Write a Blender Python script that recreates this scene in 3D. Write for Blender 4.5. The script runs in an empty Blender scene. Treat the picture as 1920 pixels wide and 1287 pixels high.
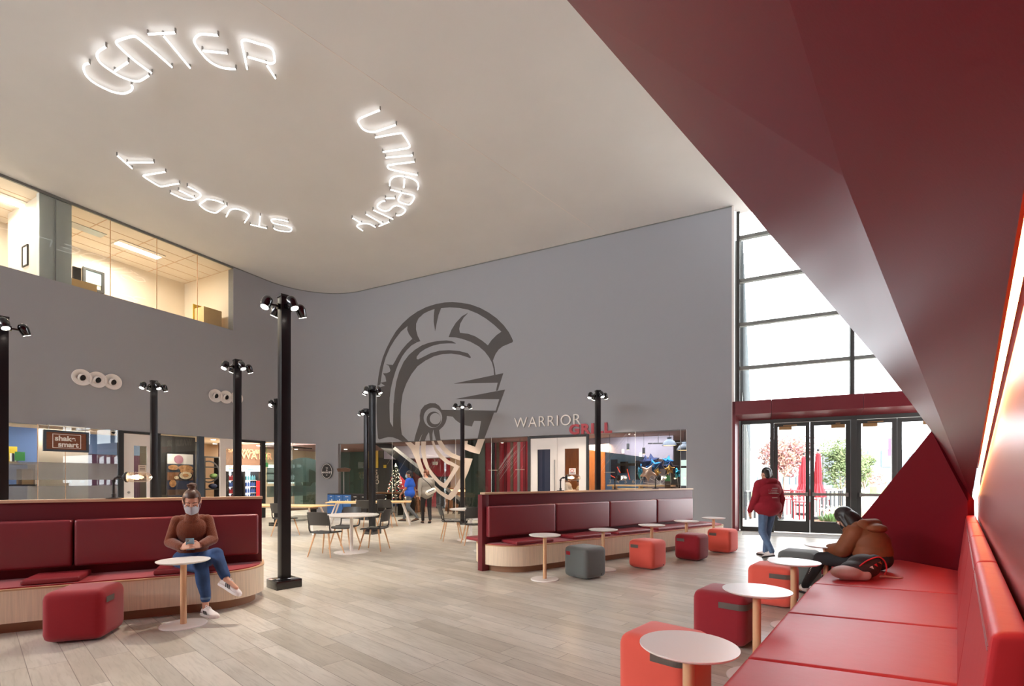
import bpy, bmesh, math, random
import numpy as np
from mathutils import Vector, Matrix, geometry
random.seed(7)
SC = bpy.context.scene
COL = SC.collection
# ---------------------------------------------------------------- camera, world, exposure
F, CX, CY, E = 910.0, 960.0, 898.0, 1.45          # focal length in px, principal point, eye height
cam_d = bpy.data.cameras.new('camera'); cam = bpy.data.objects.new('camera', cam_d); COL.objects.link(cam)
cam.location = (0, 0, E); cam.rotation_euler = (math.pi/2, 0, 0)
cam_d.sensor_width = 36; cam_d.lens = 36*F/1920; cam_d.shift_y = (CY-643.5)/1920
cam_d.clip_start = 0.02; cam_d.clip_end = 400
SC.camera = cam
SC.view_settings.view_transform = 'Standard'; SC.view_settings.look = 'None'
SC.view_settings.gamma = 1; SC.view_settings.use_curve_mapping = False
SC.view_settings.exposure = 0.80
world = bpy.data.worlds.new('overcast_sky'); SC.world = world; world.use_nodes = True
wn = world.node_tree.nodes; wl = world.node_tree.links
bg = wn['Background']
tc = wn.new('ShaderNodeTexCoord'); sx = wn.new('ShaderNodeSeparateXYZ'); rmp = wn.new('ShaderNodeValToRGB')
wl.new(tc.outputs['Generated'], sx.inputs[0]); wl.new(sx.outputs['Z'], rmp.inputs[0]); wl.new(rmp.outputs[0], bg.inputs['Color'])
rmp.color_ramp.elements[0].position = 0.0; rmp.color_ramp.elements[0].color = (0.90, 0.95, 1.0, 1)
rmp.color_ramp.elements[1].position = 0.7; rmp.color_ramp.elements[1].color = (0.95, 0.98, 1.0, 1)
# sky made brighter behind the camera, added to fill the hall with light
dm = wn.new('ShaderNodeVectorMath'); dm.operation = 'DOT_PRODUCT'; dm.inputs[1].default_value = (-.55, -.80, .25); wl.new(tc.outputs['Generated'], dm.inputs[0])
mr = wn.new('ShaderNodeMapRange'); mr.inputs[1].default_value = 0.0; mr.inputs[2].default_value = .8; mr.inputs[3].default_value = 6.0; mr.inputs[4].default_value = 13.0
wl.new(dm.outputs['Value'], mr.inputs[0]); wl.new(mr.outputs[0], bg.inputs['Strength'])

def area_light(name, loc, aim, size, power, color, sy=None, spread=math.pi):
    l = bpy.data.lights.new(name, 'AREA'); l.energy = power; l.color = color
    l.shape = 'RECTANGLE'; l.size = size; l.size_y = sy or size; l.spread = spread
    o = bpy.data.objects.new(name, l); COL.objects.link(o); o.location = loc
    o.rotation_euler = (Vector(aim)-Vector(loc)).to_track_quat('-Z', 'Y').to_euler()
    return o

# ---------------------------------------------------------------- colours and materials
def srgb(*c):
    if len(c) == 1:
        h = c[0]; c = (int(h[0:2], 16), int(h[2:4], 16), int(h[4:6], 16))
    return tuple(((x/255)/12.92 if x/255 <= .04045 else ((x/255+.055)/1.055)**2.4) for x in c)+(1,)
M = {}
def mat(name, color, rough=.5, metal=0, noise=0, nscale=8, bump=0, bscale=200, emit=None, estr=0, coat=0, spec=.5, sheen=0, stretch=None, color2=None, aniso=None):
    m = bpy.data.materials.new(name); m.use_nodes = True; nt = m.node_tree; b = nt.nodes['Principled BSDF']
    if isinstance(color, str): color = srgb(color)
    b.inputs['Base Color'].default_value = color; b.inputs['Roughness'].default_value = rough
    b.inputs['Metallic'].default_value = metal; b.inputs['Specular IOR Level'].default_value = spec
    b.inputs['Coat Weight'].default_value = coat; b.inputs['Coat Roughness'].default_value = .34 if name.startswith('vinyl') else .05; b.inputs['Sheen Weight'].default_value = sheen
    co = nt.nodes.new('ShaderNodeTexCoord'); mp = nt.nodes.new('ShaderNodeMapping')
    nt.links.new(co.outputs['Object'], mp.inputs[0])
    if stretch: mp.inputs['Scale'].default_value = stretch
    if noise or color2:
        n = nt.nodes.new('ShaderNodeTexNoise'); n.inputs['Scale'].default_value = nscale; n.inputs['Detail'].default_value = 6
        nt.links.new(mp.outputs[0], n.inputs['Vector'])
        r = nt.nodes.new('ShaderNodeValToRGB'); nt.links.new(n.outputs['Fac'], r.inputs[0]); nt.links.new(r.outputs[0], b.inputs['Base Color'])
        c2 = srgb(color2) if isinstance(color2, str) else color2
        lo = tuple(x*(1-noise) for x in color[:3])+(1,); hi = c2 or tuple(min(1, x*(1+noise)) for x in color[:3])+(1,)
        r.color_ramp.elements[0].position = .3; r.color_ramp.elements[0].color = lo
        r.color_ramp.elements[1].position = .7; r.color_ramp.elements[1].color = hi
    if bump:
        n2 = nt.nodes.new('ShaderNodeTexNoise'); n2.inputs['Scale'].default_value = bscale; n2.inputs['Detail'].default_value = 3
        nt.links.new(mp.outputs[0], n2.inputs['Vector'])
        bp = nt.nodes.new('ShaderNodeBump'); bp.inputs['Strength'].default_value = bump; bp.inputs['Distance'].default_value = .01
        nt.links.new(n2.outputs['Fac'], bp.inputs['Height']); nt.links.new(bp.outputs[0], b.inputs['Normal'])
    if emit:
        b.inputs['Emission Color'].default_value = srgb(emit) if isinstance(emit, str) else emit
        b.inputs['Emission Strength'].default_value = estr
    M[name] = m; return m
def glass(name, tint=(1, 1, 1, 1), refl=.09, rough=0.0):
    m = bpy.data.materials.new(name); m.use_nodes = True; nt = m.node_tree; nt.nodes.clear()
    o = nt.nodes.new('ShaderNodeOutputMaterial'); mx = nt.nodes.new('ShaderNodeMixShader')
    t = nt.nodes.new('ShaderNodeBsdfTransparent'); g = nt.nodes.new('ShaderNodeBsdfGlossy'); lw = nt.nodes.new('ShaderNodeLayerWeight')
    t.inputs[0].default_value = tint; g.inputs['Roughness'].default_value = rough
    lw.inputs['Blend'].default_value = .25
    ma = nt.nodes.new('ShaderNodeMath'); ma.operation = 'MULTIPLY_ADD'; ma.inputs[1].default_value = .45; ma.inputs[2].default_value = refl
    nt.links.new(lw.outputs['Fresnel'], ma.inputs[0]); nt.links.new(ma.outputs[0], mx.inputs[0])
    nt.links.new(t.outputs[0], mx.inputs[1]); nt.links.new(g.outputs[0], mx.inputs[2]); nt.links.new(mx.outputs[0], o.inputs[0])
    M[name] = m; return m
def film(name, color, alpha, rough=.6):
    m = mat(name, color, rough); b = m.node_tree.nodes['Principled BSDF']; b.inputs['Alpha'].default_value = alpha; return m

def floor_material():
    m = bpy.data.materials.new('wood_look_plank_tile'); m.use_nodes = True; nt = m.node_tree; b = nt.nodes['Principled BSDF']; L = nt.links
    def math_(op, a, c=None, d=None):
        n = nt.nodes.new('ShaderNodeMath'); n.operation = op
        for i, v in enumerate((a, c, d)):
            if v is None: continue
            if isinstance(v, (int, float)): n.inputs[i].default_value = v
            else: L.new(v, n.inputs[i])
        return n.outputs[0]
    co = nt.nodes.new('ShaderNodeTexCoord'); sp = nt.nodes.new('ShaderNodeSeparateXYZ'); L.new(co.outputs['Object'], sp.inputs[0])
    X, Y = sp.outputs['X'], sp.outputs['Y']
    u = math_('ADD', math_('MULTIPLY', X, -.745), math_('MULTIPLY', Y, .667))
    w = math_('ADD', math_('MULTIPLY', X, .667), math_('MULTIPLY', Y, .745))
    w = math_('ADD', w, 50.0); u = math_('ADD', u, 80.0)
    P = .377
    cell = math_('FLOOR', math_('DIVIDE', w, P)); r = math_('SUBTRACT', w, math_('MULTIPLY', cell, P))
    second = math_('GREATER_THAN', r, .150)
    row = math_('ADD', math_('MULTIPLY', cell, 2.0), second)
    # distance to the row's two edges
    e1 = math_('MINIMUM', r, math_('SUBTRACT', P, r)); e2 = math_('ABSOLUTE', math_('SUBTRACT', r, .150))
    ed = math_('MINIMUM', e1, e2)
    wn_ = nt.nodes.new('ShaderNodeTexWhiteNoise'); wn_.noise_dimensions = '1D'; L.new(row, wn_.inputs['W'])
    off = math_('MULTIPLY', wn_.outputs['Value'], 1.22)
    uu = math_('ADD', u, off); ci = math_('FLOOR', math_('DIVIDE', uu, 1.22)); ru = math_('SUBTRACT', uu, math_('MULTIPLY', ci, 1.22))
    eu = math_('MINIMUM', ru, math_('SUBTRACT', 1.22, ru))
    ed = math_('MINIMUM', ed, eu)
    gr = math_('LESS_THAN', ed, .0022)
    idn = math_('ADD', math_('MULTIPLY', row, 13.37), math_('MULTIPLY', ci, 7.77))
    wn2 = nt.nodes.new('ShaderNodeTexWhiteNoise'); wn2.noise_dimensions = '1D'; L.new(idn, wn2.inputs['W'])
    # grain: noise stretched along the plank, shifted per plank
    cb = nt.nodes.new('ShaderNodeCombineXYZ'); L.new(math_('MULTIPLY', u, 1.6), cb.inputs[0]); L.new(math_('MULTIPLY', w, 16.0), cb.inputs[1]); L.new(math_('MULTIPLY', idn, .31), cb.inputs[2])
    ns = nt.nodes.new('ShaderNodeTexNoise'); ns.inputs['Scale'].default_value = 2.2; ns.inputs['Detail'].default_value = 9; ns.inputs['Distortion'].default_value = 1.2
    L.new(cb.outputs[0], ns.inputs['Vector'])
    cb2 = nt.nodes.new('ShaderNodeCombineXYZ'); L.new(math_('MULTIPLY', u, 1.0), cb2.inputs[0]); L.new(math_('MULTIPLY', w, 3.0), cb2.inputs[1]); L.new(math_('MULTIPLY', idn, .7), cb2.inputs[2])
    ns2 = nt.nodes.new('ShaderNodeTexNoise'); ns2.inputs['Scale'].default_value = 1.6; ns2.inputs['Detail'].default_value = 3
    L.new(cb2.outputs[0], ns2.inputs['Vector'])
    rp = nt.nodes.new('ShaderNodeValToRGB'); L.new(wn2.outputs['Value'], rp.inputs[0])
    els = rp.color_ramp.elements; els[0].color = srgb('bab1a3'); els[1].color = srgb('dad1c4')
    e = els.new(.35); e.color = srgb('cdc4b6'); e = els.new(.7); e.color = srgb('c8c1b6')
    rg = nt.nodes.new('ShaderNodeValToRGB'); L.new(ns.outputs['Fac'], rg.inputs[0])
    rg.color_ramp.elements[0].position = .33; rg.color_ramp.elements[0].color = (.74, .72, .70, 1); rg.color_ramp.elements[1].position = .52; rg.color_ramp.elements[1].color = (1, 1, 1, 1)
    rg2 = nt.nodes.new('ShaderNodeValToRGB'); L.new(ns2.outputs['Fac'], rg2.inputs[0])
    rg2.color_ramp.elements[0].position = .3; rg2.color_ramp.elements[0].color = (.80, .79, .77, 1); rg2.color_ramp.elements[1].position = .6; rg2.color_ramp.elements[1].color = (1, 1, 1, 1)
    def mix(a, c, fac, mode):
        n = nt.nodes.new('ShaderNodeMix'); n.data_type = 'RGBA'; n.blend_type = mode
        if isinstance(fac, (int, float)): n.inputs[0].default_value = fac
        else: L.new(fac, n.inputs[0])
        for i, v in ((6, a), (7, c)):
            if isinstance(v, tuple): n.inputs[i].default_value = v
            else: L.new(v, n.inputs[i])
        return n.outputs[2]
    c1 = mix(rp.outputs[0], rg.outputs[0], .55, 'MULTIPLY'); c2 = mix(c1, rg2.outputs[0], .9, 'MULTIPLY')
    c3 = mix(c2, srgb('6d5f56'), math_('MULTIPLY', gr, .8), 'MIX')
    L.new(c3, b.inputs['Base Color']); b.inputs['Roughness'].default_value = .29
    bp = nt.nodes.new('ShaderNodeBump'); bp.inputs['Strength'].default_value = .25; bp.inputs['Distance'].default_value = .002
    L.new(math_('SUBTRACT', ns.outputs['Fac'], math_('MULTIPLY', gr, 2.0)), bp.inputs['Height']); L.new(bp.outputs[0], b.inputs['Normal'])
    M['floor'] = m; return m
floor_material()

mat('grey_paint', '99999d', .85, bump=.06, bscale=60)
mat('ceiling_paint', 'd9d7d5', .85, noise=.03, nscale=.6)
mat('red_paint', '6c0f1b', .40, spec=.15, bump=.02, bscale=80)
mat('red_panel', '8e2b2e', .28, metal=.0, coat=.35)
mat('red_satin', 'a8575a', .30, metal=.35)
mat('red_metal', '6c1a22', .42)
mat('black_metal', '2b2a2c', .32, metal=.6)
mat('black_gloss', '1a1a1d', .16, coat=.6)
mat('black_matte', '1d1c1d', .55)
mat('dark_frame', '343330', .5)
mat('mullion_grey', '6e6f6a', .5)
mat('white_paint', 'e4dcd6', .6)
mat('white_lam', 'f0e9e4', .32, coat=.2)
mat('beige_panel', 'd9c8b4', .6)
mat('beech', 'dcae84', .5, noise=.06, nscale=5, stretch=(8, 8, 1))
mat('beech_top', 'd9b797', .45)
mat('oak_veneer', 'e8d3b8', .55, noise=.10, nscale=3, stretch=(26, 26, .8), bump=.04, bscale=30)
mat('oak_edge', 'c79e78', .5)
mat('oak_table', 'dfb67f', .45, noise=.06, nscale=6)
mat('plinth_wood', '9c7357', .55)
mat('panel_red', '661420', .5, bump=.02, bscale=120)
mat('vinyl_red', '852a34', .42, bump=.03, bscale=35, coat=.6)
mat('vinyl_pad', '8d2a32', .42, bump=.04, bscale=20, coat=.2)
mat('vinyl_bright', 'c03a40', .50, spec=.32, bump=.22, bscale=7, stretch=(1, 1, 1))
mat('felt_red', '9c2029', .95, bump=.1, bscale=400, sheen=.2)
mat('wool_red', '98101e', .95, bump=.12, bscale=350, sheen=.25)
mat('wool_darkred', '941a26', .95, bump=.12, bscale=350, sheen=.25)
mat('wool_orange', 'e85f4e', .95, bump=.12, bscale=350, sheen=.25)
mat('wool_grey', '666a67', .95, bump=.12, bscale=350, sheen=.25)
mat('strap_grey', '8c8178', .7, bump=.2, bscale=300)
mat('strap_red', 'c8313a', .7)
mat('shell_plastic', '383634', .42)
mat('neon', 'ffffff', .5, emit=(1, .99, .97, 1), estr=1.6)
mat('led_strip', 'ffffff', .5, emit=(1, .36, .10, 1), estr=26.0)
mat('lamp_lens', 'ffffff', .4, emit=(1, .90, .76, 1), estr=22.0)
mat('lamp_lens_dim', 'f2e8dc', .3)
mat('bulb_glow', 'ffffff', .4, emit=(1, .66, .34, 1), estr=18.0)
mat('troffer', 'ffffff', .4, emit=(1, .90, .74, 1), estr=7.0)
mat('downlight', 'ffffff', .4, emit=(1, .85, .66, 1), estr=14.0)
mat('logo_grey', '545150', .85)
mat('logo_film', 'c4b2a2', .75)
mat('letter_white', 'ebe4dd', .5)
mat('letter_red', 'a92934', .5)
mat('cone_white', 'e6dfda', .6)
mat('void_black', '0c0b0c', .8)
mat('skin', 'd9a489', .5, spec=.35)
mat('skin_dark', '9a6a50', .5, spec=.35)
mat('denim', '2c4874', .85, noise=.22, nscale=9, bump=.2, bscale=160)
mat('denim_pale', '5f7796', .85, noise=.3, nscale=7)
mat('knit_brown', '763717', .95, noise=.12, nscale=30, bump=.6, bscale=90, sheen=.3)
mat('hair_brown', '57392a', .45, noise=.35, nscale=14, bump=.3, bscale=60)
mat('hair_dark', '2a2322', .4, noise=.3, nscale=20, bump=.3, bscale=60)
mat('hair_auburn', '6e3f28', .5)
mat('mask_white', 'e9ebf0', .8)
mat('mask_blue', 'b4d7df', .8)
mat('shoe_white', 'ece4e0', .5)
mat('stripe_black', '221f20', .5)
mat('lace', 'f3eeea', .7)
mat('sole_brown', '6b4a36', .6)
mat('hoodie_red', '9c2130', .95, noise=.1, nscale=12, bump=.3, bscale=150)
mat('parka_rust', '7c4322', .7, noise=.18, nscale=5, bump=.35, bscale=14)
mat('pants_black', '1f1e21', .8)
mat('pants_grey', '5d6064', .85)
mat('polo_blue', '1f56bd', .8)
mat('sweater_grey', '8f8880', .95)
mat('bag_white', 'ded9cc', .6)
mat('pack_black', '2c2224', .6, noise=.2, nscale=20, bump=.3, bscale=40)
mat('pack_pink', 'b98d85', .6, bump=.2, bscale=30)
mat('trim_red', 'd22c33', .5)
mat('chrome', 'c8c4c0', .2, metal=.9)
mat('steel', '9b9893', .35, metal=.7)
mat('phone_case', '7fa3b4', .25)
mat('phone_dark', '1c1c22', .2)
mat('brown_wood_sign', '7a4327', .6, noise=.25, nscale=6, stretch=(1, 1, 12))
mat('slate_frame', '39424e', .5)
mat('room_blue', '4a5f7c', .8)
mat('room_purple', '3a1830', .8)
mat('room_dark', '3a3733', .8)
mat('room_warm', 'd9b48a', .8)
mat('room_cream', 'dcc8ae', .8)
mat('room_red', '9c2430', .75, noise=.35, nscale=1.6, stretch=(3, 3, .2))
mat('room_green', '39493f', .8)
mat('room_violet', '99919d', .8)
mat('room_ceiling', '8d6a62', .8)
mat('room_ceiling_warm', 'e0c4a0', .8)
mat('room_navy', '1d2947', .7)
mat('blue_wall', '6f9bcb', .7, noise=.15, nscale=1)
mat('warm_wood', 'b26c33', .6, noise=.2, nscale=3, stretch=(10, 10, .6))
mat('tile_ceiling', 'ded2c4', .85)
mat('office_wall', 'e9dccb', .85)
mat('yellow', 'd9b42c', .6)
mat('green_sign', '3f8f4b', .6)
mat('cardboard', 'a98e6d', .8)
mat('paper', 'e8e2da', .7)
mat('pinkish', 'b9828f', .6)
mat('bread', 'b98655', .8, noise=.4, nscale=14)
mat('cream_food', 'd9c5a1', .8, noise=.4, nscale=30)
mat('table_wood', '8a5a35', .55, noise=.3, nscale=4, stretch=(1, 8, 1))
mat('screen_blue', '2f6fb8', .4, emit=(.10, .28, .75, 1), estr=.5)
mat('cooler_light', 'ffffff', .5, emit=(.75, .88, 1, 1), estr=1.6)
mat('header_light', 'ffffff', .5, emit=(1, .95, .95, 1), estr=2.0)
mat('stripe_red_lit', 'd8412f', .5, emit=(.8, .08, .04, 1), estr=1.0)
mat('stripe_yellow_lit', 'f0b63a', .5, emit=(.9, .5, .06, 1), estr=1.0)
mat('stripe_blue_lit', '2b56c8', .5, emit=(.03, .12, .7, 1), estr=1.0)
mat('bottle_blue', '35569e', .3)
mat('bottle_red', 'a5333c', .3)
mat('bottle_teal', '4e8f9e', .3)
mat('foil_blue', '1c5f9c', .15, metal=.8)
mat('foil_navy', '1b2546', .18, metal=.7)
mat('foil_gold', 'b98a44', .2, metal=.8)
mat('foil_rose', 'c6a08c', .22, metal=.6)
mat('foil_teal', '2a8fb0', .15, metal=.8)
mat('copper', 'c28350', .3, metal=.8)
mat('brown_pattern', '5c4232', .7)
mat('bin_blue', '3a6cab', .5)
mat('bin_black', '241f1e', .5)
mat('tree_green', '4a5a47', .8)
mat('fairy', 'ffffff', .5, emit=(1, .78, .48, 1), estr=3.5)
mat('amber_glow', 'ffffff', .5, emit=(1, .55, .20, 1), estr=3.0)
mat('concrete', 'c9c4bb', .9, noise=.06, nscale=2)
mat('plaza', 'd8d2c8', .95, noise=.05, nscale=1)
mat('facade', '5c5e5b', .9)
mat('facade_ribs', '505557', .8)
mat('louver', '2a343b', .6)
mat('far_white', '737371', .9)
mat('far_grey', '4a4f56', .8)
mat('far_glass', '55666b', .3)
mat('leaf_pink', '9a5c6a', .8, noise=.2, nscale=3, color2='957558')
mat('leaf_green', '5a7340', .8, noise=.35, nscale=4, color2='868f62')
mat('leaf_dark', '6a8a54', .8, noise=.3, nscale=4)
mat('bark', '9c8b7c', .9)
mat('lawn', '8a9c64', .95, noise=.2, nscale=3)
mat('umbrella_red', 'a8303a', .8)
mat('furn_red', 'a52832', .6)
mat('rail_black', '2a2c2f', .6)
mat('rail_steel', 'a9a6a0', .4, metal=.4)
mat('bloom_white', 'efe6cc', .8)
mat('grass_tan', 'cdbb9a', .9)
mat('mulch', 'a0765c', .95)
mat('flag_pink', '8e3264', .7)
mat('mat_grey', '9b9793', .95, bump=.3, bscale=200)
mat('exit_green', '66c98f', .4, emit=(.1, .8, .35, 1), estr=1.0)
mat('brass', 'b08b5e', .35, metal=.7)
mat('pane_white', 'dfe3df', .5)
mat('window_glow', 'cfe6dd', .5, emit=(.72, .92, .86, 1), estr=.7)
glass('pane_glass', (.97, .98, .98, 1), .02)
glass('shop_glass', (.86, .88, .87, 1), .035)
glass('bulb_glass', (.98, .93, .86, 1), .10)
film('frost', '8f8e8c', .5)
film('frost_green', '6f8a82', .62)
film('hatch_film', 'c9c2c0', .5)

# ---------------------------------------------------------------- geometry helpers
def V(*a): return Vector(a)
def P(px, py, Y): return V((px-CX)/F*Y, Y, E-(py-CY)/F*Y)        # point at depth Y
def PZ(px, py, z):                                                   # point at height z
    Y = (E-z)*F/(py-CY); return V((px-CX)/F*Y, Y, z)
class Wall:                                                          # a vertical plane: s along, off towards the room, z up
    def __init__(s_, ox, oy, ux, uy, nx, ny):
        s_.o = V(ox, oy, 0); l = math.hypot(ux, uy); s_.u = V(ux/l, uy/l, 0)
        s_.n = V(-s_.u.y, s_.u.x, 0)
        if s_.n.x*nx+s_.n.y*ny < 0: s_.n = -s_.n
    def pt(s_, s, off, z): return s_.o+s_.u*s+s_.n*off+V(0, 0, z)
    def at(s_, px, py=CY, off=0):
        k = (px-CX)/F; d = V(k, 1, 0); Y = (off+s_.n.dot(s_.o))/s_.n.dot(d)
        p = d*Y; return (p-s_.o).dot(s_.u), E-(py-CY)/F*Y
    def s(s_, px, off=0): return s_.at(px, CY, off)[0]
WA = Wall(-12.41, 11.96, .5165, 1, 1, 0)
WB = Wall(6.0, 13.25, .8949, -.4462, 0, -1)
WD = Wall(.212, 0, .677, .736, -1, 0)
BL = Wall(-3.11, 6.03, .8788, .4772, 0, -1)
BR = Wall(-.46, 7.67, .804, .595, 0, -1)

class MB:
    def __init__(s_): s_.bm = bmesh.new()
    def poly(s_, pts, flip=False):
        vs = [s_.bm.verts.new(p) for p in pts]
        if flip: vs.reverse()
        return s_.bm.faces.new(vs)
    def hexa(s_, b, t):                                              # two quads, bottom and top
        bv = [s_.bm.verts.new(p) for p in b]; tv = [s_.bm.verts.new(p) for p in t]; n = len(bv)
        s_.bm.faces.new(bv[::-1]); s_.bm.faces.new(tv)
        for i in range(n): s_.bm.faces.new((bv[i], bv[(i+1) % n], tv[(i+1) % n], tv[i]))
        return s_
    def box(s_, c, size, rz=0):
        cx, cy, cz = c; hx, hy, hz = size[0]/2, size[1]/2, size[2]/2; ca, sa = math.cos(rz), math.sin(rz)
        q = [(cx+ca*x-sa*y, cy+sa*x+ca*y) for x, y in ((-hx, -hy), (hx, -hy), (hx, hy), (-hx, hy))]
        return s_.hexa([(x, y, cz-hz) for x, y in q], [(x, y, cz+hz) for x, y in q])
    def wbox(s_, W, s0, s1, o0, o1, z0, z1):
        q = [(s0, o0), (s1, o0), (s1, o1), (s0, o1)]
        a = [W.pt(s, o, z0) for s, o in q]; b = [W.pt(s, o, z1) for s, o in q]
        if (a[1]-a[0]).cross(a[3]-a[0]).z < 0: a.reverse(); b.reverse()
        return s_.hexa(a, b)
    def prism(s_, pts, vec):                                         # planar outline pushed along vec
        pts = [Vector(p) for p in pts]; vec = Vector(vec)
        nrm = sum(((pts[i]-pts[0]).cross(pts[i+1]-pts[0]) for i in range(1, len(pts)-1)), Vector())
        if nrm.dot(vec) < 0: pts.reverse()
        tri = geometry.tessellate_polygon([pts])
        a = [s_.bm.verts.new(p) for p in pts]; b = [s_.bm.verts.new(p+vec) for p in pts]; n = len(pts)
        for t in tri:
            for vs in ([a[i] for i in t], [b[i] for i in t]):
                try: s_.bm.faces.new(vs)
                except ValueError: pass
        for i in range(n): s_.bm.faces.new((a[i], a[(i+1) % n], b[(i+1) % n], b[i]))
        return s_
    def holed(s_, loops, vec):                                       # outline with holes, pushed along vec
        vec = Vector(vec); loops = [[Vector(p) for p in l] for l in loops]
        tri = geometry.tessellate_polygon(loops); flat = [p for l in loops for p in l]
        a = [s_.bm.verts.new(p) for p in flat]; b = [s_.bm.verts.new(p+vec) for p in flat]
        for t in tri:
            for vs in ([a[i] for i in t], [b[i] for i in t]):
                try: s_.bm.faces.new(vs)
                except ValueError: pass
        k = 0
        for l in loops:
            n = len(l)
            for i in range(n): s_.bm.faces.new((a[k+i], a[k+(i+1) % n], b[k+(i+1) % n], b[k+i]))
            k += n
        return s_
    def ring(s_, c, ax, r, n, ry=None, ref=None):
        ax = Vector(ax).normalized()
        ref = Vector(ref) if ref is not None else (V(0, 0, 1) if abs(ax.z) < .9 else V(1, 0, 0))
        x = ref.cross(ax).normalized(); y = ax.cross(x)
        return [s_.bm.verts.new(Vector(c)+x*math.cos(2*math.pi*i/n)*r+y*math.sin(2*math.pi*i/n)*(ry or r)) for i in range(n)]
    def loft(s_, rings, caps=True):
        for a, b in zip(rings, rings[1:]):
            n = len(a)
            for i in range(n): s_.bm.faces.new((a[i], a[(i+1) % n], b[(i+1) % n], b[i]))
        if caps: s_.bm.faces.new(rings[0][::-1]); s_.bm.faces.new(rings[-1])
        return s_
    def cyl(s_, p0, p1, r0, r1=None, n=20):
        d = Vector(p1)-Vector(p0); r1 = r0 if r1 is None else r1
        return s_.loft([s_.ring(p0, d, r0, n), s_.ring(p1, d, r1, n)])
    def lathe(s_, base, ax, prof, n=28, caps=True):                  # profile of (distance along the axis, radius)
        ax = Vector(ax).normalized()
        return s_.loft([s_.ring(Vector(base)+ax*h, ax, max(r, 1e-4), n) for h, r in prof], caps)
    def tube(s_, path, r, n=8, closed=False):
        path = [Vector(p) for p in path]; rr = r if isinstance(r, (list, tuple)) else [r]*len(path)
        rings = []; up = None
        for i, p in enumerate(path):
            a = path[i-1] if i else path[0]; b = path[i+1] if i+1 < len(path) else path[-1]
            d = (b-a).normalized()
            if up is None: up = V(0, 0, 1) if abs(d.z) < .9 else V(1, 0, 0)
            x = up.cross(d).normalized(); y = d.cross(x).normalized(); up = y
            rings.append([s_.bm.verts.new(p+x*math.cos(2*math.pi*k/n)*rr[i]+y*math.sin(2*math.pi*k/n)*rr[i]) for k in range(n)])
        return s_.loft(rings)
    def sphere(s_, c, r, n=16, m=10):
        rx, ry, rz = r if isinstance(r, (tuple, list)) else (r, r, r)
        mat4 = Matrix.Translation(c) @ Matrix.Diagonal((rx, ry, rz, 1))
        bmesh.ops.create_uvsphere(s_.bm, u_segments=n, v_segments=m, radius=1, matrix=mat4); return s_
BASE = {}
def obj(name, mb, material, parent=None, bevel=0, seg=2, smooth=True, ang=35, origin=None, label=None):
    bm = mb.bm
    if bevel:
        bmesh.ops.bevel(bm, geom=list(bm.edges), offset=bevel, segments=seg, profile=.6, affect='EDGES', clamp_overlap=True)
    bmesh.ops.recalc_face_normals(bm, faces=list(bm.faces))
    if smooth:
        for f in bm.faces: f.smooth = True
        a = math.radians(ang)
        for e in bm.edges:
            if len(e.link_faces) == 2 and e.calc_face_angle(0) > a: e.smooth = False
    b = BASE.get(parent.name, Vector()) if parent else None
    if b is None:
        b = Vector(origin) if origin is not None else Vector()
        if origin is None and bm.verts:
            xs = [v.co for v in bm.verts]
            b = V((min(v.x for v in xs)+max(v.x for v in xs))/2, (min(v.y for v in xs)+max(v.y for v in xs))/2, min(v.z for v in xs))
    bmesh.ops.translate(bm, verts=list(bm.verts), vec=-b)
    me = bpy.data.meshes.new(name); bm.to_mesh(me); bm.free()
    if isinstance(material, str): material = M[material]
    me.materials.append(material)
    o = bpy.data.objects.new(name, me); COL.objects.link(o)
    if parent: o.parent = parent; BASE[o.name] = b
    else: o.location = b; BASE[o.name] = b
    if label: o['label'] = label
    return o
def tag(o, label, cat, group=None, kind=None):
    o['label'] = label; o['category'] = cat
    if group: o['group'] = group
    if kind: o['kind'] = kind
    return o
def thing(name, loc, label, cat, group=None):
    o = bpy.data.objects.new(name, None); COL.objects.link(o); o.location = loc; o.empty_display_size = .1
    BASE[o.name] = Vector(loc); return tag(o, label, cat, group)
def struct(name, mb, material, **k):
    if 'smooth' not in k: k['smooth'] = False
    o = obj(name, mb, material, **k)
    if not k.get('parent'): o['kind'] = 'structure'
    return o
def sgroup(name, loc=(0, 0, 0)):
    o = bpy.data.objects.new(name, None); COL.objects.link(o); o.location = loc; BASE[o.name] = Vector(loc); o['kind'] = 'structure'; return o
def dup(src, loc=None, rz=None, label=None, parent=None):
    c = src.copy(); COL.objects.link(c)
    if parent: c.parent = parent
    for ch in list(src.children): dup(ch, parent=c)
    if loc is not None: c.location = loc
    if rz is not None: c.rotation_euler = (0, 0, rz)
    if label: c['label'] = label
    return c
def catmull(pts, k=5):
    if len(pts) < 3: return [Vector(p) for p in pts]
    pts = [Vector(p) for p in pts]; q = [pts[0]*2-pts[1]]+pts+[pts[-1]*2-pts[-2]]; out = []
    for i in range(1, len(q)-2):
        for j in range(k):
            t = j/k; a, b, c, d = q[i-1], q[i], q[i+1], q[i+2]
            out.append(.5*((2*b)+(c-a)*t+(2*a-5*b+4*c-d)*t*t+(3*b-a-3*c+d)*t**3))
    out.append(pts[-1]); return out
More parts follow.
